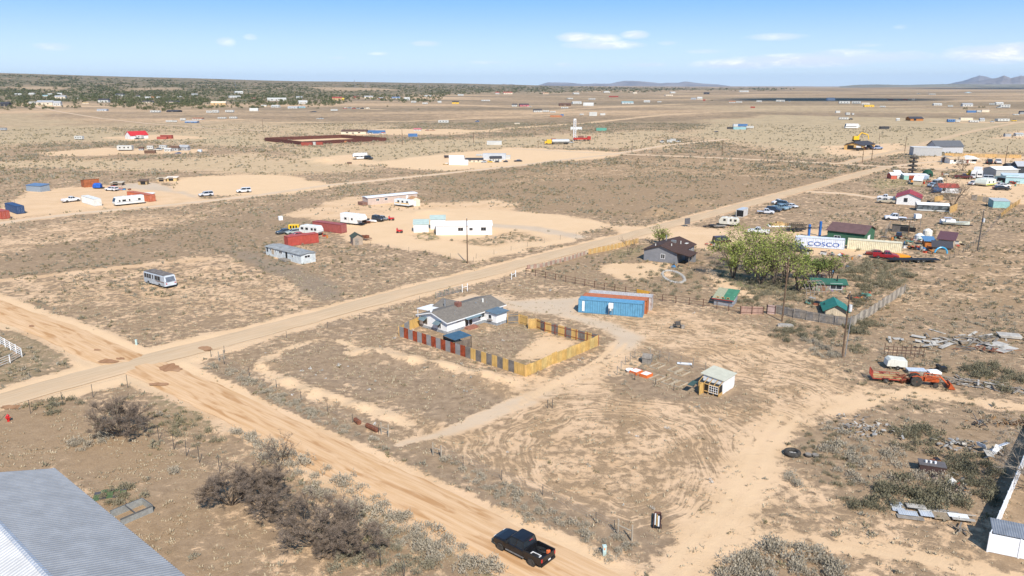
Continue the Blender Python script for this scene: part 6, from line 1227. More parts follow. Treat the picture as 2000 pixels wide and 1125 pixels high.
simple('excavator', 'yellow excavator with its boom raised behind the unfinished tan house', 'excavator', (1681, 276), [('boom', lambda q: (q.tube((-3, 0, 3), (0, 0, 6.5), .45, n=6), q.tube((0, 0, 6.5), (5, 0, 5), .4, n=6), q.tube((5, 0, 5), (6, 0, 1.5), .35, n=6)), paint((.75, .45, .02))), ('cab', lambda q: q.box(-6, -2, -1.5, 1.5, 1.2, 4), paint((.75, .45, .02))), ('tracks', lambda q: (q.box(-6, -1, -1.9, -1.1, 0, 1.2), q.box(-6, -1, 1.1, 1.9, 0, 1.2)), M['black'])])
car('pickup', (.02, .02, .025), 'black pickup in front of the unfinished tan house wing', (1690, 292.5), (1703, 292), s_=1.6); car('pickup', (.25, .3, .42), 'blue and white pickup right of the black one at the unfinished house', (1706, 292.5), (1718, 292), s_=1.5); simple('dump_box', 'small black open box trailer before the unfinished house', 'trailer', (1675, 294.5), [('box', lambda q: q.box(-3, 3, -1.3, 1.3, .6, 1.9), M['black']), ('axle', lambda q: q.tube((0, -1.5, .5), (0, 1.5, .5), .5, n=8), M['tire'])])
car('suv', (.03, .03, .03), 'black suv on the bare yard right of the white ranch house', (1934, 322), (1929, 318), s_=1.5); car('pickup', (.6, .61, .62), 'white pickup right of the black suv by the ranch house', (1952, 322), (1946, 318), s_=1.4)
# tower of tyres, trailers and parked things beyond the red roofs
simple('stacked_tower', 'dark tiered tower of stacked tyres rising from the pasture', 'tower', (1781, 341), [('tier', lambda q: [q.loft([[(math.cos(i*.6283)*k, math.sin(i*.6283)*k, z+j*1.9) for i in range(10)] for k, z in ((1.3, 0), (2.0, .25), (1.9, .8), (1.0, 1.0))]) for j in range(5)], mt((.07, .06, .05), .9)), ('mast', lambda q: q.tube((0, 0, 0), (0, 0, 9.8), .5, n=8), M['plank_grey'])])
for (u, v, u2, v2, D, H, c, kd, nm, lb) in [(1899, 347.5, 1914, 348.5, 2.5, 5.0, (.72, .72, .72), 'trailer', 'travel_trailer', 'tall white trailer standing upright nosed beyond the scrap cars'), (1895, 349, 1905, 349.5, 6, 3.4, (.70, .70, .70), 'trailer', 'horse_trailer', 'white horse trailer below the tall white trailer'), (1907, 348.5, 1918, 349, 6, 3.4, (.68, .68, .68), 'trailer', 'horse_trailer', 'second white horse trailer right of the first'),
        (1925, 365, 1945, 363, 5, 3.0, (.66, .68, .58), 'old', 'travel_trailer', 'white and yellow green camper among the parked cars below the aqua buildings')]:
    rvbox(lb, (u, v), (u2, v2), D, H, kd, c, [((.45, .5, .08), .6, 1.1)] if 'yellow' in lb else None, name=nm, wins=((.3, .8), (.7, .8)), doorat=0)
for (k, c, a, b, lb) in [('suv', (.03, .035, .04), (1913, 362), (1925, 360), 'dark car left of the white and yellow green camper'), ('car', (.66, .67, .68), (1952, 366), (1963, 366), 'white car right of the white and yellow green camper'), ('car', (.55, .56, .58), (1897, 362), (1908, 361), 'pale car left of the dark car in the parked group'),
        ('car', (.02, .02, .022), (1949, 371), (1962, 371.5), 'black car below the white car near the aqua building'), ('suv', (.55, .57, .6), (1928, 352), (1940, 352.5), 'silver suv left of the small aqua lean-to'), ('pickup', (.10, .03, .03), (1874, 349), (1888, 349.5), 'dark maroon pickup left of the white horse trailers'),
        ('van', (.5, .5, .48), (1826, 364), (1836, 362), 'grey van left of the small faded red roofed house'), ('car', (.3, .4, .5), (1818, 366), (1829, 365), 'bluish car beside the grey van')]: car(k, c, lb, a, b, s_=1.3)
simple('yellow_tractor', 'yellow and black tractor left of the white horse trailers', 'tractor', (1893, 347), [('body', lambda q: (q.box(-2, 1, -.8, .8, .8, 2.0), q.box(-.4, 1.2, -.9, .9, 2.0, 3.6)), paint((.55, .36, .04))), ('wheels', lambda q: (q.tube((.8, -1.2, .9), (.8, 1.2, .9), .9, n=10), q.tube((-1.6, -1.1, .6), (-1.6, 1.1, .6), .6, n=10)), M['tire'])])
r, ro, L = building('patched_shed', 'long low shed patched in aqua, rust red and blue below the tyre tower', 'shed', (1765, 351), (1814, 352), 5, HT(1765, 351, 343), .4, mt((.30, .50, .42), .8, 0, .1, 1), WH, rmode='shedback', oh=.1)
MB().box(L*.2, L*.62, -.06, -.01, .1, 2.2).build('rust_panel', M['rustpanel'], r); MB().box(L*.63, L*.98, -.06, -.01, .1, 2.2).build('blue_panel', mt((.28, .36, .45), .7), r)
simple('dome_tent', 'dark green dome tent behind the patched shed', 'tent', (1811, 344.5), [('dome', lambda q: q.loft([[(math.cos(i*.5236)*k*2.4, math.sin(i*.5236)*k*2.4, z) for i in range(12)] for k, z in ((1, 0), (.98, 1.2), (.8, 2.4), (.4, 3.1), (.05, 3.3))]), mt((.015, .07, .04), .7)), ('door', lambda q: q.box(-.6, .6, -2.5, -2.3, 0, 1.5), M['black'])])
building('hay_shelter', 'small tilted white roof shelter below the patched shed', 'shelter', (1783, 361), (1799, 362), 5, 2.0, 1.4, mt((.5, .42, .3), .9), WH, rmode='shedback', oh=.3); building('pale_shelter', 'white tilted shelter left of the patched shed', 'shelter', (1752, 349), (1764, 349), 4, 1.6, 1.6, mt((.6, .58, .55), .8), WH, rmode='shedback', oh=.2); building('red_and_white_hut', 'little red and white hut at the left end of the junk row', 'hut', (1740, 350), (1751, 350), 4, 1.8, 1.0, mt((.5, .12, .08), .8), WH, 'x', .2)
# greenhouse shed with garden beds
r, ro, L = building('garden_shed', 'white garden shed with pale roof, glazed front and open plank door', 'shed', (1376, 770), (1411, 768.5), 3.6, HT(1413, 767, 745), .35, mt((.74, .74, .73), .6), mt((.47, .46, .37), .8, 0, .06, 1), rmode='shedright', oh=.15, L=2.9)
a = G(1411, 770); r.location = (a[0], a[1], gz(*a)); ex = Vector(G(1434, 755))-Vector(a); r.rotation_euler.z = math.atan2(ex.y, ex.x); 
for ch in list(r.children): bpy.data.objects.remove(ch)
hx = ex.length; HS = 1.95; MB().box(0, hx, .02, 3.0, -.2, HS).build('wall', mt((.74, .74, .73), .6), r)
q = MB(); sheetroof(q, [(-.15, -.2, HS+.12), (hx+.2, -.2, HS+.12), (hx+.2, 3.4, HS+.42), (-.15, 3.4, HS+.42)], .08); q.build('roof', mt((.50, .49, .39), .8, 0, .06, 1), r)
MB().prism([(-.02, HS), (3.0, HS), (3.0, HS+.3)], .02, hx-.02, 'x').build('gable_infill', mt((.74, .74, .73), .6), r)
gh = MB()                                                            # glazed lean-to front on the left side
for y in (0, .75, 1.5, 2.2, 3.0): gh.box(-1.25, -1.17, y, y+.07, -.2, 1.45); gh.prism([(-1.25, 1.42), (-1.25, 1.52), (0, HS+.02), (0, HS-.08)], y, y+.07, 'y')
gh.box(-1.25, -1.17, 0, 3.07, 1.4, 1.5); gh.box(-1.25, -1.17, 0, 3.07, .35, .45); gh.box(-1.25, 0, .0, .06, -.2, .4)
gh.build('greenhouse_frame', M['plank_tan'], r); MB().box(-1.14, -.02, .08, 2.98, -.1, 1.35).build('dark_interior', M['black'], r)
for y in (.82,): MB().box(-1.27, -1.2, y+1.5, y+2.2, .0, 1.42).build('plank_panel', M['plank_tan'], r)
wf = MB()
for yy in (.1, .42, .74, 1.06, 1.4): wf.box(-1.29, -1.25, yy, yy+.05, .35, 1.4)
for z in (.35, .7, 1.05, 1.36): wf.box(-1.288, -1.252, .1, 1.45, z, z+.05)
wf.build('window', WH, r)
MB().box(-2.3, -1.3, 2.3, 2.36, .0, 1.55).build('door', M['plank_yellow'], r); q = MB(); sheetroof(q, [(-2.9, 3.1, 1.35), (-1.3, 3.1, 1.5), (-1.3, 3.9, 1.5), (-2.9, 3.9, 1.35)], .05); q.build('side_roof', mt((.05, .09, .08), .7), r)
bedm = mt((.50, .42, .31), .9, 0, .2, 1, 'wood')
def bed(uv, label, w_=1.2, l_=2.4, c=None, fill=None, hh=.18, name='garden_bed', cat='garden bed', rz=math.radians(44)):
    x, y = G(*uv); r = root(name, label, cat, (x, y, gz(x, y)), rz, 'garden beds beside the white garden shed' if not c else None); m_ = c or bedm
    for (x0, x1, y0, y1) in ((0, l_, 0, .08), (0, l_, w_-.08, w_), (0, .08, .08, w_-.08), (l_-.08, l_, .08, w_-.08)): MB().box(x0, x1, y0, y1, -.05, hh).build('board', m_, r)
    if fill: MB().box(.08, l_-.08, .08, w_-.08, hh-.1, hh-.02).build('fill', fill, r)
for (u, v, lb) in [(1282, 721, 'empty pale board garden bed nearest the grey slatted bin, back row'), (1317, 728, 'empty pale board garden bed in the middle of the back row'), (1331, 735, 'empty pale board garden bed nearest the white garden shed, back row'), (1281, 745, 'empty pale board garden bed right of the orange and white tubs, front row'), (1306, 752, 'empty pale board garden bed in the middle of the front row'), (1325, 757, 'empty pale board garden bed nearest the shed, front row')]: bed((u, v), lb, w_=1.3)
orr = mt((.72, .17, .04), .7); bed((1243, 733), 'orange box planter with white liner, left of the pair', 1.3, 1.5, orr, WH, .45, 'box_planter', 'planter'); bed((1263, 739), 'orange box planter with white liner, right of the pair', 1.3, 1.5, orr, WH, .45, 'box_planter', 'planter')
simple('round_tub', 'shallow white round tub left of the orange planters', 'tub', (1231, 725), [('tub', lambda q: q.loft([[(math.cos(i*.4488)*k, math.sin(i*.4488)*k, z) for i in range(14)] for k, z in ((.55, 0), (.7, .3), (.62, .3), (.5, .08))]), WH), ('rim', lambda q: q.tube((0, 0, .02), (0, 0, .06), .5, n=14), M['offwhite'])])
building('slatted_bin', 'grey slatted compost bin with a peaked top in the fenced garden', 'bin', (1254, 710), (1270, 712), 1.8, .9, .4, M['plank_grey'], M['plank_grey'], 'x', .1)
simple('fallen_board', 'white rectangular board lying on the ground behind the garden beds', 'board', (1337, 712), [('board', lambda q: q.box(-1.1, 1.1, -.4, .4, .05, .2), WH), ('edge', lambda q: q.box(-1.1, 1.1, -.42, -.4, .0, .2), M['plank_grey'])], -.2)
post_fence('garden_fence', 'thin stake and wire fence around the garden beds', [(1205, 732), (1221, 712), (1240, 700), (1270, 697), (1306, 706), (1378, 724)], 1.4, 2.0, 3, M['plank_grey'], None, rad=.055); post_fence('garden_fence', 'short dark stakes along the front of the garden beds', [(1205, 732), (1240, 742), (1280, 752), (1316, 762)], 1.1, 2.6, 0, M['post'], None, rad=.05)
# ================================================================ tractor, trailers, debris on the right
def tractor():
    x, y = G(1795, 752); r = root('loader_tractor', 'orange farm tractor with a raised front loader and big grey tyres', 'tractor', (x, y, gz(x, y)), math.radians(-17)); og = mt((.47, .095, .025), .65, 0, .25, 2, 'stain'); r.scale = (.92,)*3
    MB().box(.0, 2.6, -.35, .35, .75, 1.35).build('hood', og, r, bevel=.05); MB().box(-.9, .1, -.3, .3, .6, 1.05).build('transmission', M['rust'], r)
    q = MB(); q.box(-.7, -.25, -.28, .28, 1.15, 1.25); q.box(-.75, -.68, -.28, .28, 1.2, 1.6); q.build('seat', M['black'], r); MB().tube((.1, 0, 1.3), (-.1, 0, 1.65), .03).build('steering_column', M['black'], r)
    for sg in (-1, 1): wheel(r, -.6, sg*.85, .82, .4, sg, M['rust']); wheel(r, 2.1, sg*.7, .4, .25, sg, M['rust']); MB().prism([(-1.3, 1.5), (-.6, 1.75), (.1, 1.5), (-.6, 1.68)], sg*.85-.22, sg*.85+.22, 'y').build('fender', og, r)
    q = MB()
    for sg in (-.55, .55): q.tube((.6, sg, .8), (.6, sg, 1.8), .09, n=5); q.tube((.6, sg, 1.8), (2.6, sg, 1.75), .09, n=5); q.tube((2.6, sg, 1.75), (3.9, sg, .55), .09, n=5); q.tube((1.0, sg, 1.1), (2.3, sg, 1.6), .05, n=5)
    q.tube((2.9, -.55, 1.45), (2.9, .55, 1.45), .06); q.build('loader_arm', og, r)
    q = MB(); q.poly([(3.8, -1, .1), (4.8, -1, .15), (4.0, -1, .95), (3.8, 1, .1), (4.8, 1, .15), (4.0, 1, .95)], [(0,1,2),(5,4,3),(0,2,5,3),(0,3,4,1)]); q.build('bucket', og, r)
    MB().tube((1.6, .15, 1.35), (1.6, .15, 2.1), .05).build('exhaust_pipe', M['black'], r)
tractor()
r = root('utility_trailer', 'red utility trailer with a plank deck and mesh ramp left of the orange tractor', 'trailer', G(1704, 746)+(gz(*G(1704, 746)),), math.radians(-12)); rt = mt((.36, .06, .04), .7, 0, .25)
q = MB(); [q.box(0, 3.9, i*.19, i*.19+.17, .55, .60) for i in range(10)]; q.build('deck', mt((.50, .36, .16), .9, 0, .2, 1, 'wood'), r)
q = MB(); q.box(-.05, 3.95, -.08, 0, .48, .62); q.box(-.05, 3.95, 1.9, 1.98, .48, .62); q.box(-.05, 3.95, -.08, -.03, .9, .96); q.box(-.05, 3.95, 1.93, 1.98, .9, .96); [q.box(x, x+.06, y, y+.05, .6, .92) for x in (0, 1.3, 2.6, 3.88) for y in (-.08, 1.93)]; q.tube((3.9, 0, .5), (5.2, .95, .5), .05); q.tube((3.9, 1.9, .5), (5.2, .95, .5), .05); q.build('frame', rt, r)
q = MB(); [q.box(-.1, -.05, i*.19-.02, i*.19+.02, .55, 1.6) for i in range(11)]; q.box(-.1, -.05, 0, 1.9, 1.55, 1.62); q.build('ramp', rt, r)
for y, sg in ((-.2, -1), (2.1, 1)): wheel(r, 1.7, y, .36, .22, sg, WH); MB().box(1.25, 2.15, y-.13, y+.13, .76, .80).build('fender', rt, r)
r = root('cargo_trailer', 'small white box trailer lying beside the pipe rack above the tractor', 'trailer', G(1731, 722)+(gz(*G(1731, 722)),), math.radians(-10)); ob = mt((.66, .65, .57), .6, 0, .06, 1, 'stain')
MB().prism([(0, .5), (.1, 1.3), (.5, 1.65), (2.8, 1.5), (2.9, .45)], 0, 1.8, 'y').build('body', ob, r, bevel=.05)
for y, sg in ((-.05, -1), (1.85, 1)): wheel(r, 1.55, y, .33, .2, sg, WH)
pr_ = mt((.12, .07, .05), .8); q = root('pipe_rack', 'rusty pipe rack frame standing behind the small white box trailer', 'rack', G(1733, 700)+(gz(*G(1733, 700)),), math.radians(-8))
m_ = MB()
for y in (0, 1.6):
    for z in (.9, 1.4): m_.tube((0, y, z), (5.2, y, z), .05, n=5)
    for i in range(5): m_.tube((i*1.3, y, -.2), (i*1.3, y, 1.9), .05, n=5)
m_.build('frame', pr_, q)
simple('disc_harrow', 'rusty disc harrow hitched between the red trailer and the tractor', 'farm implement', (1762, 745), [('frame', lambda q: (q.box(-1.6, 1.6, -.08, .08, .7, .85), q.box(-1.2, 1.2, -.7, -.58, .55, .68), q.box(-1.2, 1.2, .6, .72, .55, .68), q.box(-.1, .1, -1.2, 1.2, .6, .75)), M['rust']), ('disc', lambda q: [q.tube((-1.1+i*.3, .65*s, .32), (-1.06+i*.3, .65*s, .32), .32, n=10) for i in range(8) for s in (-1, 1)], M['rust'])], .4)
simple('truck_cap', 'pale blue pickup hood panel lying behind the tractor wheel', 'panel', (1788, 729), [('panel', lambda q: q.box(-1.3, 1.3, -.6, .6, .5, .65), mt((.5, .56, .64), .5)), ('pallet', lambda q: q.box(-1.2, 1.2, -.5, .5, -.05, .5), M['plank_grey'])], -.1)
simple('truck_cap', 'white lid shaped panel lying behind the tractor hood', 'panel', (1823, 731), [('panel', lambda q: q.loft([[(-.9*k, -.6*k, z), (.9*k, -.6*k, z), (.9*k, .6*k, z), (-.9*k, .6*k, z)] for k, z in ((1, .2), (.95, .5), (.6, .65))]), WH), ('base', lambda q: q.box(-.7, .7, -.5, .5, -.1, .2), M['plank_grey'])])
simple('engine_block', 'black engine or mower standing right of the tractor hood in the brush', 'machine', (1838, 726), [('block', lambda q: (q.box(-.6, .6, -.4, .4, .2, .8), q.box(-.8, -.3, -.3, .3, .8, 1.1)), M['black']), ('wheel', lambda q: (q.tube((-.5, -.5, .25), (-.5, .5, .25), .25), q.tube((.5, -.5, .25), (.5, .5, .25), .25)), M['tire'])])
# tyres on the ground
def torus(q, R_, r_, z, n=22, m=9):
    P = [[((R_+r_*math.cos(b))*math.cos(a), (R_+r_*math.cos(b))*math.sin(a), z+r_*math.sin(b)*1.1) for b in [2*math.pi*j/m for j in range(m)]] for a in [2*math.pi*i/n for i in range(n+1)]]; q.loft(P, None, False)
simple('tractor_tyre', 'large black tractor tyre lying flat by the curved track', 'tyre', (1547, 888), [('tyre', lambda q: torus(q, .72, .26, .26), M['tire']), ('stones', lambda q: (q.box(-.3, .1, -.2, .2, 0, .3), q.box(.15, .45, -.25, .1, 0, .28)), M['concrete'])])
simple('tyre_stool', 'small tyre topped with a round board, left of the pair beside the large tyre', 'tyre', (1578, 891), [('tyre', lambda q: torus(q, .32, .13, .13), M['tire']), ('lid', lambda q: q.tube((0, 0, .24), (0, 0, .32), .36, n=12), M['plank_grey'])]); simple('tyre_stool', 'small tyre topped with a round board, right of the pair beside the large tyre', 'tyre', (1592, 892), [('tyre', lambda q: torus(q, .32, .13, .13), M['tire']), ('lid', lambda q: q.tube((0, 0, .24), (0, 0, .32), .38, n=12), M['plank_grey'])])  # two small loose tyres under round boards, not seats
# debris piles: boards and sheets
def debris(name, label, cat, uv, n, sx, sy, seed, mats, Lr=(.8, 2.4), wr_=(.1, .3), rz=0, tilt=.12, hmax=.5):
    x, y = G(*uv); r = root(name, label, cat, (x, y, gz(x, y)), rz); rg = random.Random(seed)
    for i in range(n):
        L = rg.uniform(*Lr); w_ = rg.uniform(*wr_); a = rg.gauss(0, .7)+(math.pi/2 if rg.random() < .25 else 0); cx, cy, cz = rg.gauss(0, sx*.45), rg.gauss(0, sy*.45), rg.uniform(.03, hmax)
        q = MB(); q.box(-L/2, L/2, -w_/2, w_/2, -.02, .03); o = q.build('board', rg.choice(mats), r); o.location = (cx, cy, cz); o.rotation_euler = (rg.gauss(0, tilt), rg.gauss(0, tilt), a)
    return r
gy, wt_, bn = M['plank_grey'], mt((.46, .43, .38), .85, 0, .2, 1, 'stain'), mt((.36, .28, .19), .9, 0, .2, 1, 'wood'); gw_ = mt((.62, .64, .65), .45, .3, .1, .6, 'ribs')
debris('board_pile', 'long heap of grey weathered boards right of the orange tractor bucket', 'board pile', (1900, 752), 70, 7.5, 1.6, 11, [gy, gy, wt_, bn], rz=-.42, Lr=(1, 3))
debris('board_pile', 'scattered pale boards and panels in the upper right scrub, left group', 'board pile', (1835, 672), 42, 6.5, 3, 12, [gy, wt_, wt_, bn], Lr=(.8, 2.6), wr_=(.1, .9)); debris('board_pile', 'scattered pale boards and panels in the upper right scrub, middle group', 'board pile', (1900, 665), 42, 6.5, 3.5, 13, [gy, wt_, gy, bn], Lr=(.8, 3), wr_=(.1, .5))
debris('board_pile', 'dark tangle of old boards and a tyre right of the scattered panels', 'board pile', (1920, 685), 30, 5, 2, 14, [bn, M['rust'], gy], Lr=(.8, 2.6), wr_=(.06, .3))
simple('white_slab', 'stack of flat white panels at the right end of the scattered boards, upper', 'panel stack', (1970, 660), [('slab', lambda q: (q.box(-1.7, 1.7, -1, 1, .5, .65), q.box(-1.5, 1.6, -1.1, .8, .3, .45)), wt_), ('pallet', lambda q: q.box(-1.4, 1.4, -.9, .9, 0, .3), bn)], -.3); simple('white_slab', 'large flat pale sheet lying below the white panel stack', 'panel stack', (1957, 682), [('slab', lambda q: (q.box(-2.2, 2.0, -1.5, 1.5, .18, .26), q.box(-1, 2.4, .2, 2.2, .3, .36)), wt_), ('pallet', lambda q: q.box(-1.8, 1.8, -1.2, 1.2, 0, .18), bn)], .5)
debris('rubble_pile', 'pale rubble and broken block heap left of the dark bushes', 'rubble pile', (1690, 838), 98, 4.2, 3.6, 15, [gy, wt_, bn, M['concrete']], Lr=(.2, .8), wr_=(.1, .3), tilt=.4, hmax=.45); debris('rubble_pile', 'smaller pale rubble heap right of the dark bushes', 'rubble pile', (1870, 872), 45, 3, 1.4, 16, [gy, wt_, M['concrete']], Lr=(.2, .8), wr_=(.15, .4), tilt=.3)
debris('board_pile', 'white boards leaning at the corner of the dark thicket near the vinyl fence', 'board pile', (1932, 890), 9, 1.4, 1.4, 17, [WH, wt_, bn, gy], Lr=(1, 2.6), wr_=(.2, .9), tilt=.4, hmax=.9); debris('firewood_stack', 'jumbled firewood stack at the right edge above the thicket', 'firewood', (1975, 830), 90, 4.5, .9, 18, [mt((.40, .22, .09), .9, 0, .3, 1, 'wood'), bn, mt((.16, .09, .05), .9)], Lr=(.35, .6), wr_=(.1, .22), tilt=.5, hmax=.8, rz=-.1)
# corrugated sheets stack
r = root('sheet_stack', 'stack of corrugated white sheets and plywood lying by the lower track', 'sheet stack', G(1745, 1003)+(gz(*G(1745, 1003)),), math.radians(-14))
def corr(x0, x1, y0, y1, z, m_, name='sheet'):
    q = MB(); n = int((x1-x0)/.09); P = []
    for i in range(n+1): P += [(x0+(x1-x0)*i/n, y0, z+(.03 if i % 2 else 0)), (x0+(x1-x0)*i/n, y1, z+(.03 if i % 2 else 0))]
    q.poly(P, [(2*i, 2*i+2, 2*i+3, 2*i+1) for i in range(n)]); q.build(name, m_, r)
for i, (x0, x1, y0, y1, m_) in enumerate([(0, 1.2, .3, 2.2, gw_), (.4, 2.2, -.4, .6, gw_), (2.4, 3.6, -.3, 1.1, gw_), (5.0, 6.8, .1, .9, WH), (1.4, 3.2, .8, 1.7, wt_)]): corr(x0, x1, y0, y1, .15+.07*i, m_)
for i, (x0, x1, y0, y1, m_) in enumerate([(.2, 2.6, -.9, -.1, gy), (1.0, 6.2, 1.35, 1.55, gy), (1.0, 6.0, 1.05, 1.2, bn), (3.6, 5.0, -.4, .9, bn), (2.8, 7.6, .9, 1.02, wt_), (5.2, 7.2, -.3, .1, wt_)]): MB().box(x0, x1, y0, y1, .08+.05*i, .14+.05*i).build('plank', m_, r)
q = debris('pallet', 'broken pallet lying at the right end of the sheet stack', 'pallet', (1876, 1036), 9, .7, .5, 20, [bn, gy], Lr=(1, 1.4), wr_=(.1, .14), rz=1.4, tilt=.05)
simple('white_sheet', 'single corrugated white sheet with a dark edge behind the sheet stack', 'sheet', (1838, 1003), [('sheet', lambda q: [q.box(-.7+i*.2, -.55+i*.2, -.5, .6, .1, .16) for i in range(8)], gw_), ('board', lambda q: q.box(-1.3, -.5, .3, .7, .12, .18), M['black'])], -.2)
simple('steel_bin', 'dark rusty steel bin standing in the middle of the thicket', 'bin', (1818, 922), [('bin', lambda q: q.prism([(-1.1, 0), (1.1, 0), (1.3, 1.0), (-1.3, 1.0)], -.7, .7, 'y'), mt((.07, .04, .035), .8)), ('lid', lambda q: q.box(-1.35, 1.35, -.75, .75, 1.0, 1.06), mt((.16, .14, .13), .6, .3)), ('jar', lambda q: [q.tube((-.6+i*.45, 0, 1.06), (-.6+i*.45, 0, 1.3), .12, n=7) for i in range(3)], WH)], math.radians(-20))
debris('wooden_frame', 'weathered wooden stand with a grey bucket at the end of the firewood stack', 'stand', (1914, 832), 7, .5, .6, 21, [gy, bn], Lr=(1.2, 2.2), wr_=(.1, .18), tilt=1.2, hmax=.9); simple('metal_bucket', 'grey metal bucket beside the weathered wooden stand', 'bucket', (1911, 829), [('bucket', lambda q: q.tube((0, 0, 0), (0, 0, .5), .2, .27, 12), M['galv']), ('handle', lambda q: q.tube((-.25, 0, .5), (.25, 0, .55), .02), M['black'])])
simple('concrete_block', 'long pale concrete block at the foot of the leaning pole', 'block', (1534, 638), [('block', lambda q: q.box(-1.3, 1.3, -.3, .3, -.1, .4), M['concrete']), ('cap', lambda q: q.box(-1.0, 1.0, -.25, .25, .4, .5), M['concrete'])], -.2)
simple('junk_cart', 'small cluttered stand of dark tools in the open field right of the blue container', 'cart', (1322, 641), [('frame', lambda q: (q.tube((-.6, 0, 0), (-.5, 0, 1.3), .06), q.tube((.6, 0, 0), (.5, 0, 1.5), .06), q.box(-.7, .7, -.3, .3, .6, .7), q.box(-.3, .5, -.2, .3, .7, 1.2)), M['post']), ('box', lambda q: (q.box(.7, 1.3, -.3, .3, 0, .6), q.box(-1.2, -.7, -.3, .2, 0, .4)), M['plank_grey'])])
simple('stake_pair', 'pair of dark steel stakes standing in the empty lot', 'stakes', (1075, 797), [('stake', lambda q: q.tube((-.35, 0, -.2), (-.35, 0, 1.2), .045), M['post']), ('stake', lambda q: q.tube((.25, 0, -.2), (.25, 0, 1.25), .045), M['post'])])
# small junk in the scrap yard and along the containers
rg = random.Random(77); cols = [(.5, .08, .04), (.55, .22, .05), (.05, .2, .4), (.6, .6, .58), (.3, .12, .07), (.03, .03, .03), (.35, .35, .33), (.5, .4, .25), (.1, .25, .2), (.6, .45, .4)]
def junk(zone, n, where, seed, smin=.5, smax=1.2):
    rg = random.Random(seed); (u0, v0), (u1, v1), dv_ = zone; nm = ['red', 'orange', 'blue', 'white', 'rusty', 'black', 'grey', 'tan', 'teal', 'pink']
    for i in range(n):
        t = rg.random(); u = u0+(u1-u0)*t; v = v0+(v1-v0)*t+rg.uniform(-dv_, dv_); x, y = G(u, v); ci = rg.randrange(10); s0 = rg.uniform(smin, smax); kd = rg.choice(['crate', 'barrel', 'pallet', 'table'])
        o = root('scrap_'+kd, '%s %s %s' % (nm[ci], kd, where), kd, (x, y, gz(x, y)), rg.uniform(0, 3)); m_ = mt(cols[ci], .75, 0, .2, 1)
        if kd == 'crate': MB().box(-s0*.6, s0*.6, -s0*.4, s0*.4, -.05, s0*.6).build('box', m_, o); MB().box(-s0*.62, s0*.62, -s0*.42, s0*.42, s0*.6, s0*.66).build('lid', M['black'], o)
        elif kd == 'barrel': MB().tube((0, 0, -.05), (0, 0, s0), s0*.32, n=10).build('drum', m_, o); MB().tube((0, 0, s0), (0, 0, s0+.03), s0*.28, n=10).build('lid', M['post'], o)
        elif kd == 'pallet': q = MB(); sheetroof(q, [(-s0, -s0*.5, .1), (s0, -s0*.5, .15), (s0, s0*.5, .5), (-s0, s0*.5, .4)], .04); q.build('board', m_, o)  # one loose scrap sheet, tilted
        else:
            q = MB(); [q.tube((x_, y_, 0), (x_, y_, s0), .05, n=4) for x_ in (-s0*.6, s0*.6) for y_ in (-s0*.4, s0*.4)]; q.build('leg', m_, o); MB().box(-s0*.65, s0*.65, -s0*.45, s0*.45, s0*.7, s0*.8).build('top', m_, o)  # open scrap frame on four uprights
junk(((1765, 480), (1820, 492), 5), 26, 'in the scrap yard beside the cream container', 1, .5, 1.3); junk(((1725, 466), (1800, 470), 4), 16, 'behind the cream container', 2); junk(((1560, 494), (1650, 500), 2), 14, 'in front of the lettered container', 3)
junk(((1862, 480), (1885, 475), 4), 6, 'right of the purple roofed shed', 4); junk(((1540, 480), (1552, 490), 4), 6, 'at the left end of the lettered container', 5); junk(((1572, 590), (1612, 595), 5), 12, 'beside the green gabled hut', 6, .4, 1.0); junk(((1378, 478), (1410, 488), 4), 9, 'on the dirt right of the grey house', 7)
junk(((1910, 358), (1995, 362), 3), 18, 'along the aqua building wall', 8, .8, 1.6); junk(((1765, 352), (1830, 358), 4), 14, 'around the patched shed', 9, .8, 1.8); junk(((1840, 344), (1890, 345), 2), 6, 'left of the horse trailers', 10, .8, 1.6)
junk(((205, 367), (262, 372), 3), 9, 'around the rust brown shed', 11, .6, 1.3); junk(((585, 455), (640, 462), 3), 8, 'around the old camper', 12, .5, 1.0); junk(((1600, 540), (1700, 500), 12), 8, 'in the brush above the stone cottage', 13, .4, .9); junk(((1290, 520), (1330, 524), 4), 6, 'in front of the grey house', 14, .3, .7)
junk(((1640, 590), (1700, 580), 6), 10, 'in the bushy yard corner', 15, .5, 1.1); junk(((1800, 905), (1900, 960), 20), 10, 'in the dark thicket', 16, .3, .7); junk(((1925, 352), (2000, 350), 3), 6, 'between the aqua buildings', 17, 1, 2)
# ================================================================ plants
def Gmany(us, vs):
    us, vs = np.asarray(us, float), np.asarray(vs, float); dy = FPX*CP-(vs-562.5)*SP; dz = FPX*SP+(vs-562.5)*CP; dx = us-1000; n = np.hypot(dx, dy)
    ox, oy = np.zeros_like(us), np.zeros_like(us); live = np.ones(us.shape, bool); t = 900.0
    while t < 16000 and live.any():
        x, y = dx/n*t, dy/n*t; hit = live & (CAMH-dz/n*t <= hgt(x, y)); ox[hit], oy[hit] = x[hit], y[hit]; live &= ~hit; t *= 1.004
    ok = ~live; return ox, oy, ok
def inpoly(us, vs, P): return seg_dist(us, vs, P, True) < 0
def pxarr(x, y): 
    d = y*CP+CAMH*SP; dn = CAMH*CP-y*SP; return 1000+FPX*x/d, 562.5+FPX*dn/d
rs = np.random.RandomState(4)
near_p = [shrub_proto(rs, 280, .55, .68, .062, 7) for _ in range(5)]
mid_p = [shrub_proto(rs, 34, .55, .6, .17, 4) for _ in range(6)]; far_p = [shrub_proto(rs, 9, .6, .55, .34, 3) for _ in range(5)]
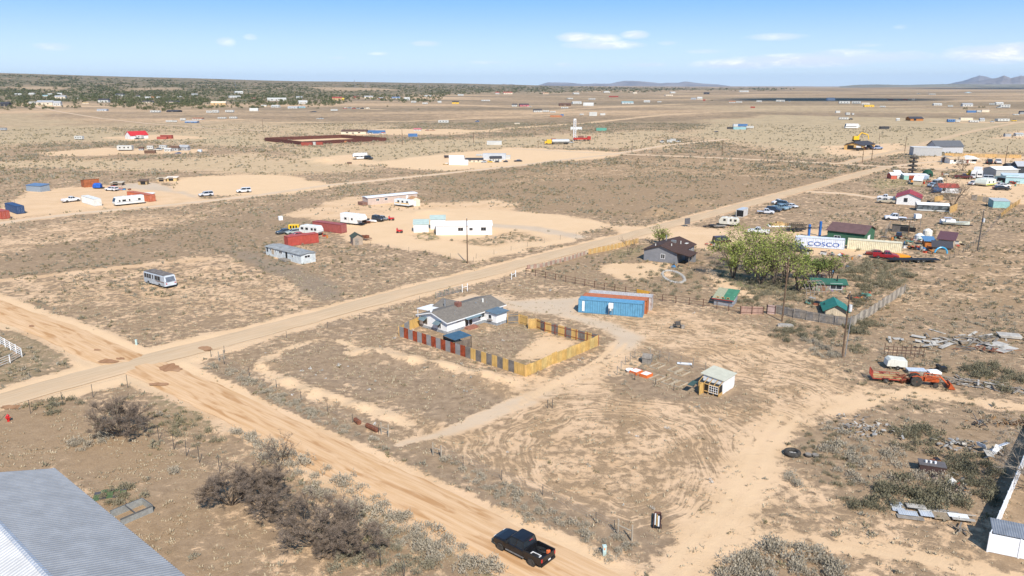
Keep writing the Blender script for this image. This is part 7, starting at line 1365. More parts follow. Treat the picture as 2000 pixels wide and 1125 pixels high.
# broad sagebrush: everything past the individual shrubs, one mass
X, Y, SC, TN, LV = [], [], [], [], []
YARD = [(395,700),(560,640),(850,575),(1030,535),(1500,612),(1660,700),(1640,800),(1500,860),(1430,1000),(1400,1125),(1200,1125),(1000,1000),(740,870)]
LOWL = [(-200,800),(60,800),(250,850),(420,930),(600,1060),(760,1200),(-200,1200)]
for (r0, r1, dens, lv) in ((46, 250, .95, 1), (250, 900, .42, 2)):
    n = int(.5*(r1*r1-r0*r0)*math.radians(76)*dens); r = np.sqrt(rs.uniform(r0*r0, r1*r1, n)); a = np.radians(rs.uniform(-38, 38, n)); x, y = r*np.sin(a), r*np.cos(a)
    A = attrs(x, y); u, v = pxarr(x, y); cl = fbm(x, y, 9, 51); c2 = fbm(x, y, 45, 57)
    p = np.clip((A['veg']-.12)*1.5, 0, 1)*np.clip((cl-.36)*5, 0.02, 1)*np.clip(.35+(c2-.35)*2.2, .15, 1)*(1-.75*A['pale'])*(1-A['dark'])*(1-.75*A['green'])
    yard = inpoly(u, v, YARD); p = np.where(yard, p*.16, p); low = inpoly(u, v, LOWL); p = np.where(low, p*.05, p)
    p = np.where(lv == 1, p*.62, p); ok = (rs.rand(n) < p) & (roadmask(x, y) > 1.0); x, y, r = x[ok], y[ok], r[ok]; yard = yard[ok]
    X.append(x); Y.append(y); s0 = rs.uniform(.4, 1.05, len(x))*np.clip(.75+.5*(fbm(x, y, 30, 3)), .6, 1.3)*np.where(yard, .62, 1)*(1+(r > 400)*.5)
    SC.append(s0); TN.append(np.where(yard, rs.uniform(.55, 1, len(x)), np.where(x > 40, rs.uniform(.05, .75, len(x)), rs.uniform(.25, .82, len(x))))); LV.append(np.full(len(x), lv))
X, Y, SC, TN, LV = map(np.concatenate, (X, Y, SC, TN, LV))
for lv, pr, nm in ((1, mid_p, 'sagebrush'), (2, far_p, 'distant_sagebrush')):
    k = LV == lv; me = scatter(nm, X[k], Y[k], SC[k], pr, M['sage'], 3+lv, TN[k], hs=rs.uniform(.7, 1.15, k.sum()))
    tag(link(bpy.data.objects.new(nm, me)), kind='stuff')
# short dead grass and litter tufts
n = 40000; r = np.sqrt(rs.uniform(45**2, 175**2, n)); a = np.radians(rs.uniform(-38, 38, n)); x, y = r*np.sin(a), r*np.cos(a); A = attrs(x, y)
ok = (rs.rand(n) < np.clip(A['veg']*1.15-.05, 0, 1)*np.clip((fbm(x, y, 4, 71)-.3)*3.5, .04, 1)) & (roadmask(x, y) > .5); x, y = x[ok], y[ok]
tp = [shrub_proto(rs, 7, .3, .16, .09, 2) for _ in range(5)]
tag(link(bpy.data.objects.new('dry_grass', scatter('dry_grass', x, y, rs.uniform(.6, 1.5, len(x)), tp, M['drygrass'], 8, rs.rand(len(x))))), kind='stuff')
# single shrubs
PATCH = [([(450,835),(560,875),(770,985),(990,1118),(900,1125),(720,1040),(600,960),(480,880)], 110, .9, 1.5, 'grey_sage', 'pale grey sagebrush in the strip between the dirt road and chain link fence'),
 ([(620,1040),(760,1050),(900,1125),(640,1125)], 40, .8, 1.3, 'sage', 'olive grey sagebrush beside the chain link fence near the bottom edge'),
 ([(405,712),(470,728),(740,862),(700,860),(540,790)], 90, .55, .95, 'grey_sage', 'low grey brush along the post fence left of the berms'),
 ([(830,880),(1000,955),(1180,1035),(1250,1062),(1190,1098),(1010,1010)], 80, .55, 1.0, 'grey_sage', 'low grey brush along the post fence above the black pickup'),
 ([(1430,1092),(1500,1062),(1600,1068),(1650,1112),(1640,1135),(1400,1135)], 52, .9, 1.6, 'grey_sage', 'large pale grey sagebrush in the bottom clump right of the turnout'),
 ([(1535,925),(1560,920),(1572,945),(1540,960)], 4, .9, 1.3, 'grey_sage', 'pale grey sagebrush alone near the curved track'),
 ([(1600,880),(1640,860),(1700,930),(1690,960),(1620,920)], 16, .9, 1.5, 'grey_sage', 'pale grey sagebrush at the left side of the thicket'),
 ([(1650,870),(1760,880),(1900,950),(1880,990),(1740,950)], 30, .7, 1.4, 'grey_sage', 'grey brush mixed into the thicket'), ([(1560,840),(1640,850),(1700,960),(1640,990),(1560,900)], 40, .35, .8, 'sage', 'low olive weeds left of the thicket'),
 ([(1590,820),(1660,835),(1720,890),(1640,870)], 14, .6, 1.1, 'grey_sage', 'grey sagebrush around the pale rubble heap'),
 ([(1640,985),(1700,975),(1740,1000),(1700,1012)], 10, .9, 1.4, 'dark_sage', 'dark olive shrub on the sand left of the sheet stack'),
 ([(1690,960),(1760,930),(1860,950),(1900,990),(1860,1005),(1740,990)], 44, 1.0, 1.7, 'dark_sage', 'dark olive shrub in the dense thicket above the sheet stack'),
 ([(1740,840),(1800,830),(1850,860),(1820,890),(1750,880)], 24, .9, 1.5, 'dark_sage', 'dark shrub between the two rubble heaps'),
 ([(1820,890),(1900,880),(1960,930),(1950,1000),(1880,960)], 40, .9, 1.5, 'dark_sage', 'dark shrub in the shaded thicket beside the vinyl fence'),
 ([(1870,710),(1940,715),(2010,740),(2010,770),(1950,765),(1890,735)], 30, 1.0, 1.7, 'dark_sage', 'dark shrub in the band behind the long board heap'),
 ([(1820,700),(1850,710),(1850,735),(1830,730)], 5, .7, 1.1, 'dark_sage', 'dark shrub behind the white box trailer and tractor'),
 ([(1500,655),(1540,630),(1600,640),(1650,655),(1600,665),(1540,672)], 42, .7, 1.3, 'dark_sage', 'dark shrub in front of the grey board fence'),
 ([(1640,640),(1690,620),(1720,640),(1680,660)], 24, .8, 1.6, 'dark_sage', 'dark shrub at the outer corner of the board fence'),
 ([(1560,660),(1600,670),(1650,700),(1590,700)], 26, .7, 1.3, 'grey_sage', 'grey shrub left of the transformer pole'),
 ([(1650,680),(1700,670),(1730,680),(1690,700)], 7, .8, 1.2, 'sage', 'olive shrub right of the transformer pole'),
 ([(1440,590),(1480,560),(1540,560),(1600,600),(1540,605),(1450,605)], 60, .7, 1.4, 'sage', 'grey brown shrub in the yard behind the rail fence'),
 ([(1610,520),(1720,510),(1790,540),(1740,570),(1680,565)], 150, .8, 1.8, 'sage', 'grey brown shrub in the overgrown yard above the stone cottage'),
 ([(1660,560),(1700,560),(1700,600),(1660,610)], 16, 1.0, 1.6, 'dark_sage', 'dark shrub right of the green gabled hut'),
 ([(1210,540),(1300,500),(1400,560),(1360,590),(1240,560)], 60, .6, 1.2, 'sage', 'olive brown shrub in the yard around the grey house'),
 ([(130,865),(215,845),(222,858),(150,884)], 12, .8, 1.2, 'grey_sage', 'pale grey brush windrow left of the bare tree'),
 ([(190,965),(250,950),(300,965),(290,985),(210,990)], 14, .7, 1.2, 'sage', 'olive brush behind the low steel framed garden bed'), ([(325,922),(345,922),(345,940),(325,940)], 2, 1.0, 1.2, 'grey_sage', 'single pale grey bush in the dry grass right of the metal roof'),
 ([(300,800),(400,820),(440,860),(380,880),(320,850)], 18, .7, 1.1, 'sage', 'olive sagebrush between the bare tree and the dirt road'), ([(70,790),(130,775),(180,785),(100,812)], 9, .8, 1.3, 'dark_sage', 'dark sagebrush behind the chain link fence by the hydrant'),
 ([(1380,500),(1430,480),(1440,520),(1560,560),(1640,540),(1700,500),(1800,520),(1600,560),(1480,590),(1390,550)], 80, .6, 1.3, 'dark_sage', 'dark shrub around the willow grove'),
 ([(1640,450),(1800,500),(1900,500),(1860,540),(1700,520)], 60, .5, 1.0, 'sage', 'olive weeds around the scrap yard'), ([(1650,740),(1760,735),(1990,780),(1850,800),(1700,800)], 40, .3, .6, 'sage', 'low weeds along the track beside the tractor'), ([(1600,620),(1900,540),(2000,560),(1980,700),(1700,700)], 90, .4, .8, 'grey_sage', 'low pale brush in the right hand field'),
 ([(1210,730),(1240,700),(1300,692),(1220,760)], 34, .35, .7, 'grey_sage', 'small grey weed bush around the garden beds')]
cand = []
for pi, (poly, n, s0, s1, mk, lb) in enumerate(PATCH):
    us, vs = [p[0] for p in poly], [p[1] for p in poly]; got = 0; rg2 = random.Random(pi)
    while got < n:
        u, v = rg2.uniform(min(us), max(us)), rg2.uniform(min(vs), max(vs))
        if not inpoly(np.array([u]), np.array([v]), poly)[0]: continue
        x, y = G(u, v); s_ = rg2.uniform(s0, s1); cand.append((s_/math.hypot(x, y), x, y, s_, mk, lb)); got += 1
cand.sort(reverse=True); pm = {}
for i, (q, x, y, s_, mk, lb) in enumerate(cand[:292]):
    key = (mk, i % 5)
    if key not in pm: P = near_p[i % 5]; pm[key] = npmesh('shrub', P.reshape(-1, 3), np.arange(P.shape[0]*4).reshape(-1, 4), M[mk], {'tint': np.full(P.shape[0]*4, {'sage': .45, 'dark_sage': .3, 'grey_sage': .95}[mk])})
    nm = {'sage': 'sagebrush_shrub', 'dark_sage': 'dark_shrub', 'grey_sage': 'grey_shrub'}[mk]; o = link(bpy.data.objects.new(nm, pm[key])); o.location = (x, y, gz(x, y)-.05); rr = rs.rand(3); o.rotation_euler = (0, 0, rr[0]*6.28); o.scale = (s_*1.25, s_*1.25, s_*(.95+.4*rr[1]))
    P_ = [p for p in PATCH if p[5] == lb][0]; sz_ = (s_-P_[2])/(P_[3]-P_[2]); sz_ = 'small ' if sz_ < .33 else 'wide ' if sz_ > .66 else 'medium '; lb = sz_+lb.replace('large ', '')
    tag(o, lb, 'shrub', 'shrubs: '+lb)
rest = cand[292:]
for mk, nm in (('sage', 'olive_brush'), ('dark_sage', 'dark_brush'), ('grey_sage', 'grey_brush')):
    c_ = [c for c in rest if c[4] == mk]
    if c_: tag(link(bpy.data.objects.new(nm, scatter(nm, np.array([c[1] for c in c_]), np.array([c[2] for c in c_]), np.array([c[3]*1.2 for c in c_]), near_p, M[mk], 5, np.full(len(c_), .5)))), kind='stuff')
# bare trees, lower left
bare_tree('bare tangled tree behind the chain link fence corner, nearest the crossroads', G(240, 850), 5.0, 1.5, 3, n0=8, twigs=9, dens=5)
bare_tree('leftmost bare tree of the dark tangled row beside the dirt road', G(452, 985), 4.6, 1.6, 5, n0=8, twigs=9, dens=5); bare_tree('second bare tree of the dark tangled row, with pale upper branches', G(530, 1002), 4.8, 1.5, 8, n0=8, twigs=9, dens=5)
bare_tree('third bare tree of the dark tangled row beside the dirt road', G(612, 1065), 4.6, 1.6, 9, n0=8, twigs=9, dens=5); bare_tree('rightmost bare tree of the tangled row, leaning towards the road', G(680, 1085), 4.2, 1.7, 12, n0=8, twigs=9, dens=5)
bare_tree('small bare sapling rising between the tangled row and the dirt road', G(545, 910), 4.0, .5, 14, n0=3, twigs=4, dens=4, r0=.07)
bare_tree('pale leafless tree reaching over the white vinyl fence at the right edge', G(2030, 960), 7.5, .9, 21, mat='twig_pale', n0=5, twigs=3, dens=5, r0=.1)
# willows and other trees on the right
WL = [((1432, 545), 9.5, 22, 'willow', 'broad yellow green willow at the left end of the willow grove', 2600), ((1458, 530), 11.5, 23, 'willow', 'tall yellow green willow behind the left of the grove', 2600), ((1485, 556), 11, 24, 'willow', 'tall yellow green willow in the middle of the grove', 2400), ((1512, 558), 11.5, 25, 'willow', 'slender yellow green willow in the middle of the grove', 2300), ((1536, 552), 10, 26, 'willow', 'yellow green willow at the right end of the grove', 2000),
      ((1558, 572), 7, 27, 'willow', 'thin young willow between the leaning pole and the hoop frame', 700), ((1592, 548), 6.0, 28, 'willow_dark', 'deep green rounded tree right of the willow grove', 2200), ((1622, 548), 6.0, 29, 'willow', 'sparse light green tree right of the deep green rounded tree', 900), ((1290, 477), 5.5, 30, 'willow', 'light green tree behind the brown roofed grey house', 800)]
for (uv, h_, sd_, lf, lb, nl) in WL: bare_tree(lb, G(*uv), h_*.9, .52, sd_, name='willow_tree', n0=5, twigs=5, dens=4, leaf=lf, leafn=int(nl*.9), lsize=.23, r0=.17, twl=.6)
bare_tree('bare tree with many fine branches between the red roofed houses', G(1862, 404), 11, .7, 41, n0=5, twigs=6, dens=5, twl=.5); bare_tree('small bare tree beside the road below the white ranch house', G(1879, 333), 7, 1.0, 42, n0=6, twigs=8, dens=4)
bare_tree('thin bare sapling left of the brown roofed grey house', G(1229, 499), 5, .4, 43, n0=3, twigs=5, dens=3, r0=.07); bare_tree('small bare dark tree above the unfinished tan house', G(1683, 268), 7, 1, 44, n0=5, twigs=6, dens=3)
# junipers: the nearest are single trees, the wooded slope beyond is one mass
jp = [shrub_proto(rs, 60, .5, .95, .13, 5) for _ in range(4)]
FOR = [(-80,146),(0,146),(200,152),(500,162),(760,166),(1100,169),(1500,171.5),(1560,174),(1500,178),(1330,177),(1250,181),(1120,180),(1060,184),(960,181),(870,187),(860,197),(800,202),(730,196),(700,197),(640,208),(540,205),(500,214),(440,210),(330,219),(250,213),(170,206),(150,212),(100,214),(0,216),(-80,216)]
MEAD = [[(45,166),(120,170),(125,178),(40,174)], [(235,173),(350,170),(360,176),(240,178)], [(0,148),(140,158),(60,160),(0,154)], [(600,170),(720,172),(800,176),(640,178)], [(70,200),(190,198),(200,208),(80,209)], [(400,200),(450,198),(450,208),(400,208)]]
us = rs.uniform(-80, 1560, 26000); vs = 146+(218-146)*rs.rand(26000)**.85; ok = inpoly(us, vs, FOR)
for m_ in MEAD: ok &= ~inpoly(us, vs, m_) | (rs.rand(len(us)) < .12)
den = np.interp(vs, [146, 170, 185, 198, 206, 216], [1, 1, .95, .85, .6, .2])*np.interp(us, [0, 500, 700, 1000, 1560], [1, .95, .7, .8, .8])*np.clip((fbm(us, vs*5, 40, 6)-.28)*4, .1, 1)
ok &= rs.rand(len(us)) < den; us, vs = us[ok], vs[ok]; x, y, ok = Gmany(us, vs); x, y = x[ok], y[ok]; r = np.hypot(x, y); od = np.argsort(r); x, y, r = x[od], y[od], r[od]
rj = rs.uniform(4.5, 8.5, len(r)); jm = [npmesh('juniper_tree', P.reshape(-1, 3), np.arange(P.shape[0]*4).reshape(-1, 4), M['juniper'], {'tint': np.zeros(P.shape[0]*4)}) for P in jp]
jn = 280
for i in range(jn):
    o = link(bpy.data.objects.new('juniper_tree', jm[i % 4])); o.location = (x[i], y[i], Hh(x[i], y[i])-.1); o.scale = (rj[i]*.95, rj[i]*.95, rj[i]*.8); o.rotation_euler.z = i*1.7
    u_ = 1000+FPX*x[i]/(y[i]*CP+(CAMH-o.location.z)*SP); wh_ = 'at the left end of the wooded slope' if u_ < 330 else 'below the middle of the wooded slope' if u_ < 600 else 'among the houses right of the wooded slope' if u_ < 900 else 'in the thin band on the horizon'
    wh_ = 'at the far left end of the wooded slope' if u_ < 120 else 'below the left part of the wooded slope' if u_ < 260 else wh_ if u_ < 400 or u_ > 600 else 'below the right part of the wooded slope' if u_ > 500 else wh_
    sz_ = 'broad' if rj[i] > 7 else 'small' if rj[i] < 5.6 else 'middling'
    tag(o, 'dark green rounded %s juniper ' % sz_+wh_, 'tree', sz_+' junipers '+wh_)
fx, fy, fr = x[jn:], y[jn:], r[jn:]; jl = [shrub_proto(rs, 16, .55, .9, .26, 3) for _ in range(5)]
tag(link(bpy.data.objects.new('juniper_forest', scatter('juniper_forest', fx, fy, rj[jn:]*np.clip(fr/2400, 1, 2.6), jl, M['juniper'], 9, np.zeros(len(fx)), hs=.85/np.clip(fr/2400, 1, 2.0), zf=0))), kind='stuff')
# scattered junipers on the plain
for (u, v, sz, lb) in [(50,209,5,'left of the big white house'),(87,207,5,'right of the big white house'),(148,212,6,'left of the dark roofed house'),(103,212,5,'in front of the big white house'),(603,209,5,'right of the white hipped house'),(622,212,5,'beside the bare lot'),(647,206,4,'right of the pair'),(757,209,5,'right of the row of old cars'),(790,201,6,'beside the white houses'),(840,200,5,'left of the cream trailer'),(818,214,4,'alone above the brown strip'),(1884,214,6,'alone on the right plain'),(1913,211,5,'left of the white row'),(1920,211,5,'right of its twin on the plain'),(1163,203,5,'right of the white hoop'),(1391,197,5,'by the dark shadowed strip')]:
    o = link(bpy.data.objects.new('juniper_tree', jm[int(u) % 4])); X_, Y_ = G(u, v); o.location = (X_, Y_, Hh(X_, Y_)-.1); o.scale = (sz*1.1, sz*1.1, sz*.9); tag(o, 'dark green juniper standing '+lb, 'tree')
# ================================================================ far settlements, one object per building or vehicle
CC = dict(W=(.50,.50,.47), C=(.64,.55,.42), G=(.34,.35,.36), R=(.30,.07,.05), B=(.07,.16,.33), T=(.52,.36,.18), K=(.05,.05,.055), O=(.40,.17,.08), V=(.12,.34,.26), N=(.13,.075,.05), S=(.46,.49,.52), Y=(.7,.45,.06), P=(.5,.16,.18), A=(.25,.42,.45))
CN = dict(W='white', C='cream', G='grey', R='red', B='blue', T='tan', K='dark', O='orange', V='green', N='brown', S='silver', Y='yellow', P='pink', A='aqua')
KD = {'h': ('far_house', 'house'), 't': ('far_trailer', 'trailer'), 'c': ('far_container', 'container'), 'v': ('far_car', 'car'), 's': ('far_shed', 'shed'), 'd': ('far_hoop_barn', 'hoop barn')}
FAR = {'among the junipers at far left': 'h0,18,208,8,KK h27,40,186,3,WW h56,66,186,4,WW h82,92,189,3,WA h92,101,187,4,WW h110,120,186,4,WW h106,127,193,6,CG t57,68,203,4,WW h70,104,206,9,CG h104,118,207,9,WG s145,150,193,2,WW h160,172,203,3,CT',
 'in the middle of the wooded slope': 'h191,211,200,7,WK h225,241,188,5,WK h265,273,190,4,WK h282,293,193,4,WW s292,300,192,3,TO h305,314,192,3,WW h277,297,202,5,CK h323,348,202,5,CK h373,385,187,4,WG s347,353,190,2,WW t293,312,220,4,WW s189,207,217,4,SG s325,350,219,4,KK',
 'at the right end of the wooded slope': 'h411,440,206,8,TC h446,468,191,4,WW h458,473,183,5,WW t403,414,221,5,WW t415,427,221,6,WW t440,456,220,5,WW d487,503,217,6,WW h521,558,197,6,WW h582,599,203,7,WW s562,580,212,4,WS s582,595,211,4,AG h578,590,192,4,WG h530,545,210,5,WW h510,520,209,4,CW h490,500,194,3,WR',
 'among the houses left of the centre': 'h648,667,196,7,TR s668,672,196,5,YY h690,700,191,4,RN h711,728,192,5,CG h740,747,194,4,OG h765,780,193,4,WB h789,800,196,6,WW t803,813,201,4,WW t825,835,204,4,WW s855,862,201,4,WW h883,896,203,6,YK t940,956,198,3,WW h828,842,189,3,WW h894,905,187,3,WW h968,975,184,5,WR h983,1000,184,5,CR v605,618,219,2,KK t646,659,217,4,WW',
 'in the row of old cars on the bare lot': 'v669,677,213,3,RW v678,686,212,3,WW v687,695,213,3,RR v696,702,213,3,WK v703,711,213,3,KK v711,722,213,3,CW',
 'on the plain left of the drilling rig': 't856,876,240.5,6,WW v928,936,238,3,BB v618,631,233,3,WW t324,336,239,4,WW t337,345,239,4,WK t352,362,236,5,WW s361,384,240,4,BS h375,395,234,4,WO t425,441,232,3,WW t448,462,232,4,WW t145,162,273,7,WW t0,12,255,5,GK c797,815,267,6.5,BB c951,980,283,8,WS h808,822,256,6,WP v830,838,255,2,RR v839,850,255,2,OO',
 'at the long brown building': 'h666,715,262,9,CN c715,733,261,7,BB c733,752,261,7,BG v718,728,262,4,WW v740,753,262,4,WR',
 'inside the red brown sheet fence': 'c588,610,284.5,6.5,RR c611,616,283.5,6.5,WW c616,630,283,6,RR c638,642,279,3,SS h656,666,278,4,WW c671,677,279,4,OO c736,749,275,4,SG',
 'around the red roofed barn at left': 'c313,336,271,7,RR d306,325,272,5,RR t255,278,271.5,7,WW v262,270,272,3,KK',
 'in the small camp below the red roofed barn': 't229,257,294.5,10,WW s271,279,294,7,GN t287,298,293,8,WW v300,315,294,5,WW t311,324,291,7,WS s321,333,296,7,WW h331,348,295,10,GN h350,368,294,11,GG c282,302,300,6,NN d386,393,297,5,SS v341,352,300,2.5,BK',
 'around the dirt lot above the centre': 's868,880,309,6,NK h909,943,317,9,CK c943,988,312,13,SS s957,979,316,12,WK c988,997,311.5,9,WS v940,950,318,5,SS v952,962,317.5,4,YK v966,975,317.5,4,KK v983,992,317,4,KK t930,942,305,4,WW v1004,1020,316,4.5,KK v865,877,322,4,TW v698,706,309,3,KK c677,686,320,3,NN',
 'beyond the drilling rig': 'd1115,1137,254,6.5,WW c1165,1185,256,6.5,VV h1042,1058,219,6,WK t1060,1072,219,4,WW t1074,1085,220,3,WW c1075,1098,229,4,OO c1095,1101,226,3,BB h1092,1115,207,6,NN h1118,1135,203,5,WW d1140,1160,207,7,WW t1096,1110,212,3,WW t1132,1140,225,3,WW c1151,1166,226.5,8,WW c1172,1182,225,4,WW h1000,1010,208,6,WK h1015,1032,208,6,PK v1030,1038,209,2,WW c1005,1015,243,3,CW',
 'on the far plain right of the centre': 'h1215,1237,203,5,WA h1258,1270,200,4,WW t1108,1118,194,3,WW t1150,1163,195,3,WW c1190,1208,190,3,RW t1300,1312,188,3,CC h1350,1360,195,4,GG h1362,1372,194,5,WW c1373,1378,197,3,RR h1375,1386,184,4,KK h1425,1437,201,4,WO t1438,1450,201,3,WW t1478,1488,200,4,WW c1466,1475,211,3,RO t1284,1292,200,2,WW h1445,1462,180,3,WW h1236,1243,183,3,CC h1310,1318,182,3,WW h1180,1190,181,3,WW h1060,1070,184,3,CO h1120,1130,184,3,WW',
 'at the aqua container camp': 'c1433,1457,253,5,AA c1440,1460,247,5,BB c1432,1441,247,5,SS t1457,1472,251,5,WW c1421,1431,252,4,KK v1395,1404,258,2,KK',
 'beside the pale track right of the rig': 'v1289,1297,279,5,WW t1303,1313,279,6,WW t1310,1320,276,5,WW v1320,1330,278,4,WW',
 'on the far right plain below the hills': 't1516,1525,199,4,WC t1525,1533,199,4,WW v1540,1544,199,2,WW d1616,1631,196.5,5.5,SS t1640,1660,203,5,WW t1665,1682,203,5,WW h1685,1700,205,4,WC s1690,1708,209,4,YY t1719,1730,210,3,WW c1632,1641,220.5,4,WW t1652,1660,225,5,WW t1664,1668,225,4,WW t1640,1657,234,5,WK v1658,1666,234,3,KK s1751,1757,236,5,WW h1825,1840,206,4,WW h1881,1901,208,6,WG t1852,1862,209,3,WA t1816,1828,185,2,WW v1791,1797,184,2,WW c1781,1787,196,3,CW v1735,1745,196,2,RN v1760,1775,196,2,NR v1885,1897,182,2,SA',
 'in the long camp at the far right': 't1851,1865,239,6,BW t1866,1875,239,5,WW c1876,1900,235.5,5,CC t1895,1912,239.5,4,WW s1914,1923,237,6,WG t1947,1972,237.5,5,WW v1935,1942,239,3,SS v1976,1986,237,3,YK c1890,1906,220,4,BW t1908,1916,220,4,WW c1918,1932,219,4,CS t1933,1945,205,3,WW h1946,1960,205,5,WW t1955,1973,211,6,WW v1948,1955,211,3,WW c1962,1975,267,5,GG h1984,1999,266,6,WG h1993,2005,223,6,GK t1980,1990,225,2,WW',
 'near the white windowed bus': 'c1675,1680,249,5,WW c1719,1737,252,5,KK'}
def farobj(k, c, u0, u1, v, h_, where):
    a, b = G(u0, v), G(u1, v); L = math.dist(a, b); H = h_*math.hypot(*a)/FPX*.88; D = {'h': .55, 't': .35, 'c': .3, 'v': .42, 's': .6, 'd': .5}[k]*L; D = max(2.2, min(D, 12)); z = Hh(*a); m1, m2 = mt(CC[c[0]], .7, 0, .06, .4), mt(CC[c[1]], .65, 0, .08, .4); q = MB(); x0, x1 = -L/2, L/2
    if k in 'hs':
        q.box(x0, x1, -D/2, D/2, -1, H*.62, m1); q.prism([(-D/2-.3, H*.6), (D/2+.3, H*.6), (0, H)], x0-.3, x1+.3, 'x', m2); [q.box(x0+L*t, x0+L*t+L*.09, -D/2-.06, -D/2, H*.22, H*.45, M['glass']) for t in (.2, .68)]; q.box(x0+L*.44, x0+L*.52, -D/2-.06, -D/2, 0, H*.42, M['plank_grey'])
    elif k == 't': q.box(x0, x1, -D/2, D/2, H*.18, H*.95, m1); q.box(x0+.05, x1-.05, -D/2+.05, D/2-.05, H*.95, H, m2); q.box(x0+L*.1, x1-L*.1, -D/2+.2, D/2-.2, -.5, H*.18, M['black']); [q.box(x0+L*t, x0+L*t+L*.1, -D/2-.04, -D/2, H*.5, H*.75, M['glass']) for t in (.15, .45, .72)]
    elif k == 'c': q.box(x0, x1, -D/2, D/2, -1, H*.97, m1); q.box(x0+.06, x1-.06, -D/2+.06, D/2-.06, H*.97, H, m2); [q.box(x0+L*t, x0+L*t+L*.012, -D/2-.05, -D/2, .1, H*.95, m1) for t in (.1, .26, .42, .58, .74, .9)]
    elif k == 'v': q.loft([[(x, -D/2, H*.2), (x, D/2, H*.2), (x, D/2, z_), (x, -D/2, z_)] for x, z_ in ((x0, H*.5), (x0+L*.25, H*.62), (x1-L*.08, H*.62), (x1, H*.5))], m1); q.loft([[(x, -D*.42, H*.6), (x, D*.42, H*.6), (x, D*.38, z_), (x, -D*.38, z_)] for x, z_ in ((x0+L*.3, H*.66), (x0+L*.42, H), (x1-L*.25, H), (x1-L*.12, H*.66))], M['glass'] if c[1] == c[0] else m2); [q.tube((x, -D/2-.02, H*.2), (x, D/2+.02, H*.2), H*.22, n=8, m_=M['tire']) for x in (x0+L*.2, x1-L*.2)]
    else: q.prism([(-D/2, -1)]+[(-math.cos(t)*D/2, math.sin(t)*H) for t in [math.pi*i/9 for i in range(10)]]+[(D/2, -1)], x0, x1, 'x', m1)
    o = q.build(KD[k][0]); o.location = ((a[0]+b[0])/2, (a[1]+b[1])/2+D/2, z); o.rotation_euler.z = math.atan2(b[1]-a[1], b[0]-a[0])+((int(u0*7) % 5)-2)*.07
    cn = CN[c[0]] if c[0] == c[1] or k in 'vcd' else '%s and %s' % (CN[c[0]], CN[c[1]]) if k == 't' else '%s roofed %s' % (CN[c[1]], CN[c[0]])
    if k == 'v' and c[0] != c[1]: cn = '%s and %s' % (CN[c[0]], CN[c[1]])
    o['label'] = '%s %s %s' % (cn, KD[k][1], where); o['category'] = KD[k][1]; o['_u'] = u0; return o
for where, txt in FAR.items():
    for it in txt.split(): k, rest_ = it[0], it[1:].split(','); farobj(k, rest_[4], float(rest_[0]), float(rest_[1]), float(rest_[2]), float(rest_[3]), where)
# a few larger far things with parts
building('barn', 'white barn with a bright red roof on the left plain', 'barn', (245, 271), (256, 272), 14, HT(248, 271, 264), 3, mt((.72, .72, .72), .7), mt((.5, .035, .04), .6), 'y', .4, None, [(0, 2, 2.5, .2, 3, 'garage', None, M['offwhite'])]); building('white_shed', 'large white shed with a sloping side on the dirt lot above the centre', 'shed', (877, 322), (906, 322), 8, HT(877, 322, 309), 1.5, wh2, paint((.75, .62, .5)), rmode='shed', oh=.1); building('white_shed', 'small white lean-to at the right of the large white shed', 'shed', (899, 322.5), (914, 322.5), 5, HT(899, 322, 315), .8, wh2, WH, rmode='shed', oh=.1)
rvbox('white fifth wheel camper with dark stripes on the gravel pad above the centre', (690, 312), (718, 311), 2.5, 3.6, 'fifth', frontleft=True, name='fifth_wheel', wins=((.3, 1), (.6, 1), (.85, 1)), doorat=0, stripe=[((.06, .06, .07), 1.6, 2.1)]); car('suv', (.03, .03, .03), 'black suv parked behind the fifth wheel camper on the gravel pad', (715, 311), (723, 311.5), s_=1.3)
building('timber_house', 'orange brown timber building with a dark roof on the far right plain', 'house', (1778, 236), (1803, 236), 12, HT(1778, 236, 231.5), 2, mt((.42, .17, .05), .8), mt((.06, .06, .07), .7), 'x', .5, None, [(0, 4, 3, .2, 3, 'hole')])
rvbox('white bus like camper with dark windows on the pale track at right', (1651, 251), (1676, 251), 3, 4.6, 'motorhome', frontleft=True, name='motorhome', wins=((.15, 3), (.35, 3), (.55, 3), (.75, 3)), doorat=0)
x, y = G(1122, 275); r = root('drilling_rig', 'red truck mounted drilling rig with a tall white mast', 'drilling rig', (x, y, 0), .05); HM = HT(1122, 275, 233); q = MB()
for sx in (-.9, .9):
    for sy in (-.7, .7): q.tube((sx, sy, 0), (sx*.9, sy*.9, HM), .22, n=5)
for i in range(12): z = HM*i/12; q.tube((-.9, -.7, z), (.9, -.7, z+HM/12), .12, n=4); q.tube((.9, .7, z), (-.9, .7, z+HM/12), .12, n=4)
q.box(-.9, .9, -.7, .7, HM-.6, HM+.4); q.build('mast', WH, r); q = MB(); q.box(-1, 10, -1.4, 1.4, 1.0, 2.4); q.box(10, 12.5, -1.4, 1.4, .8, 3.4); q.build('truck', mt((.40, .04, .03), .6, 0, .2, .6), r); q = MB(); q.box(3, 7, -1.2, 1.2, 2.4, 3.8); q.build('engine', mt((.2, .1, .08), .8), r); q = MB(); [q.tube((t_, -1.5, .6), (t_, 1.5, .6), .6, n=10) for t_ in (0, 1.6, 8, 11)]; q.build('wheels', M['tire'], r)
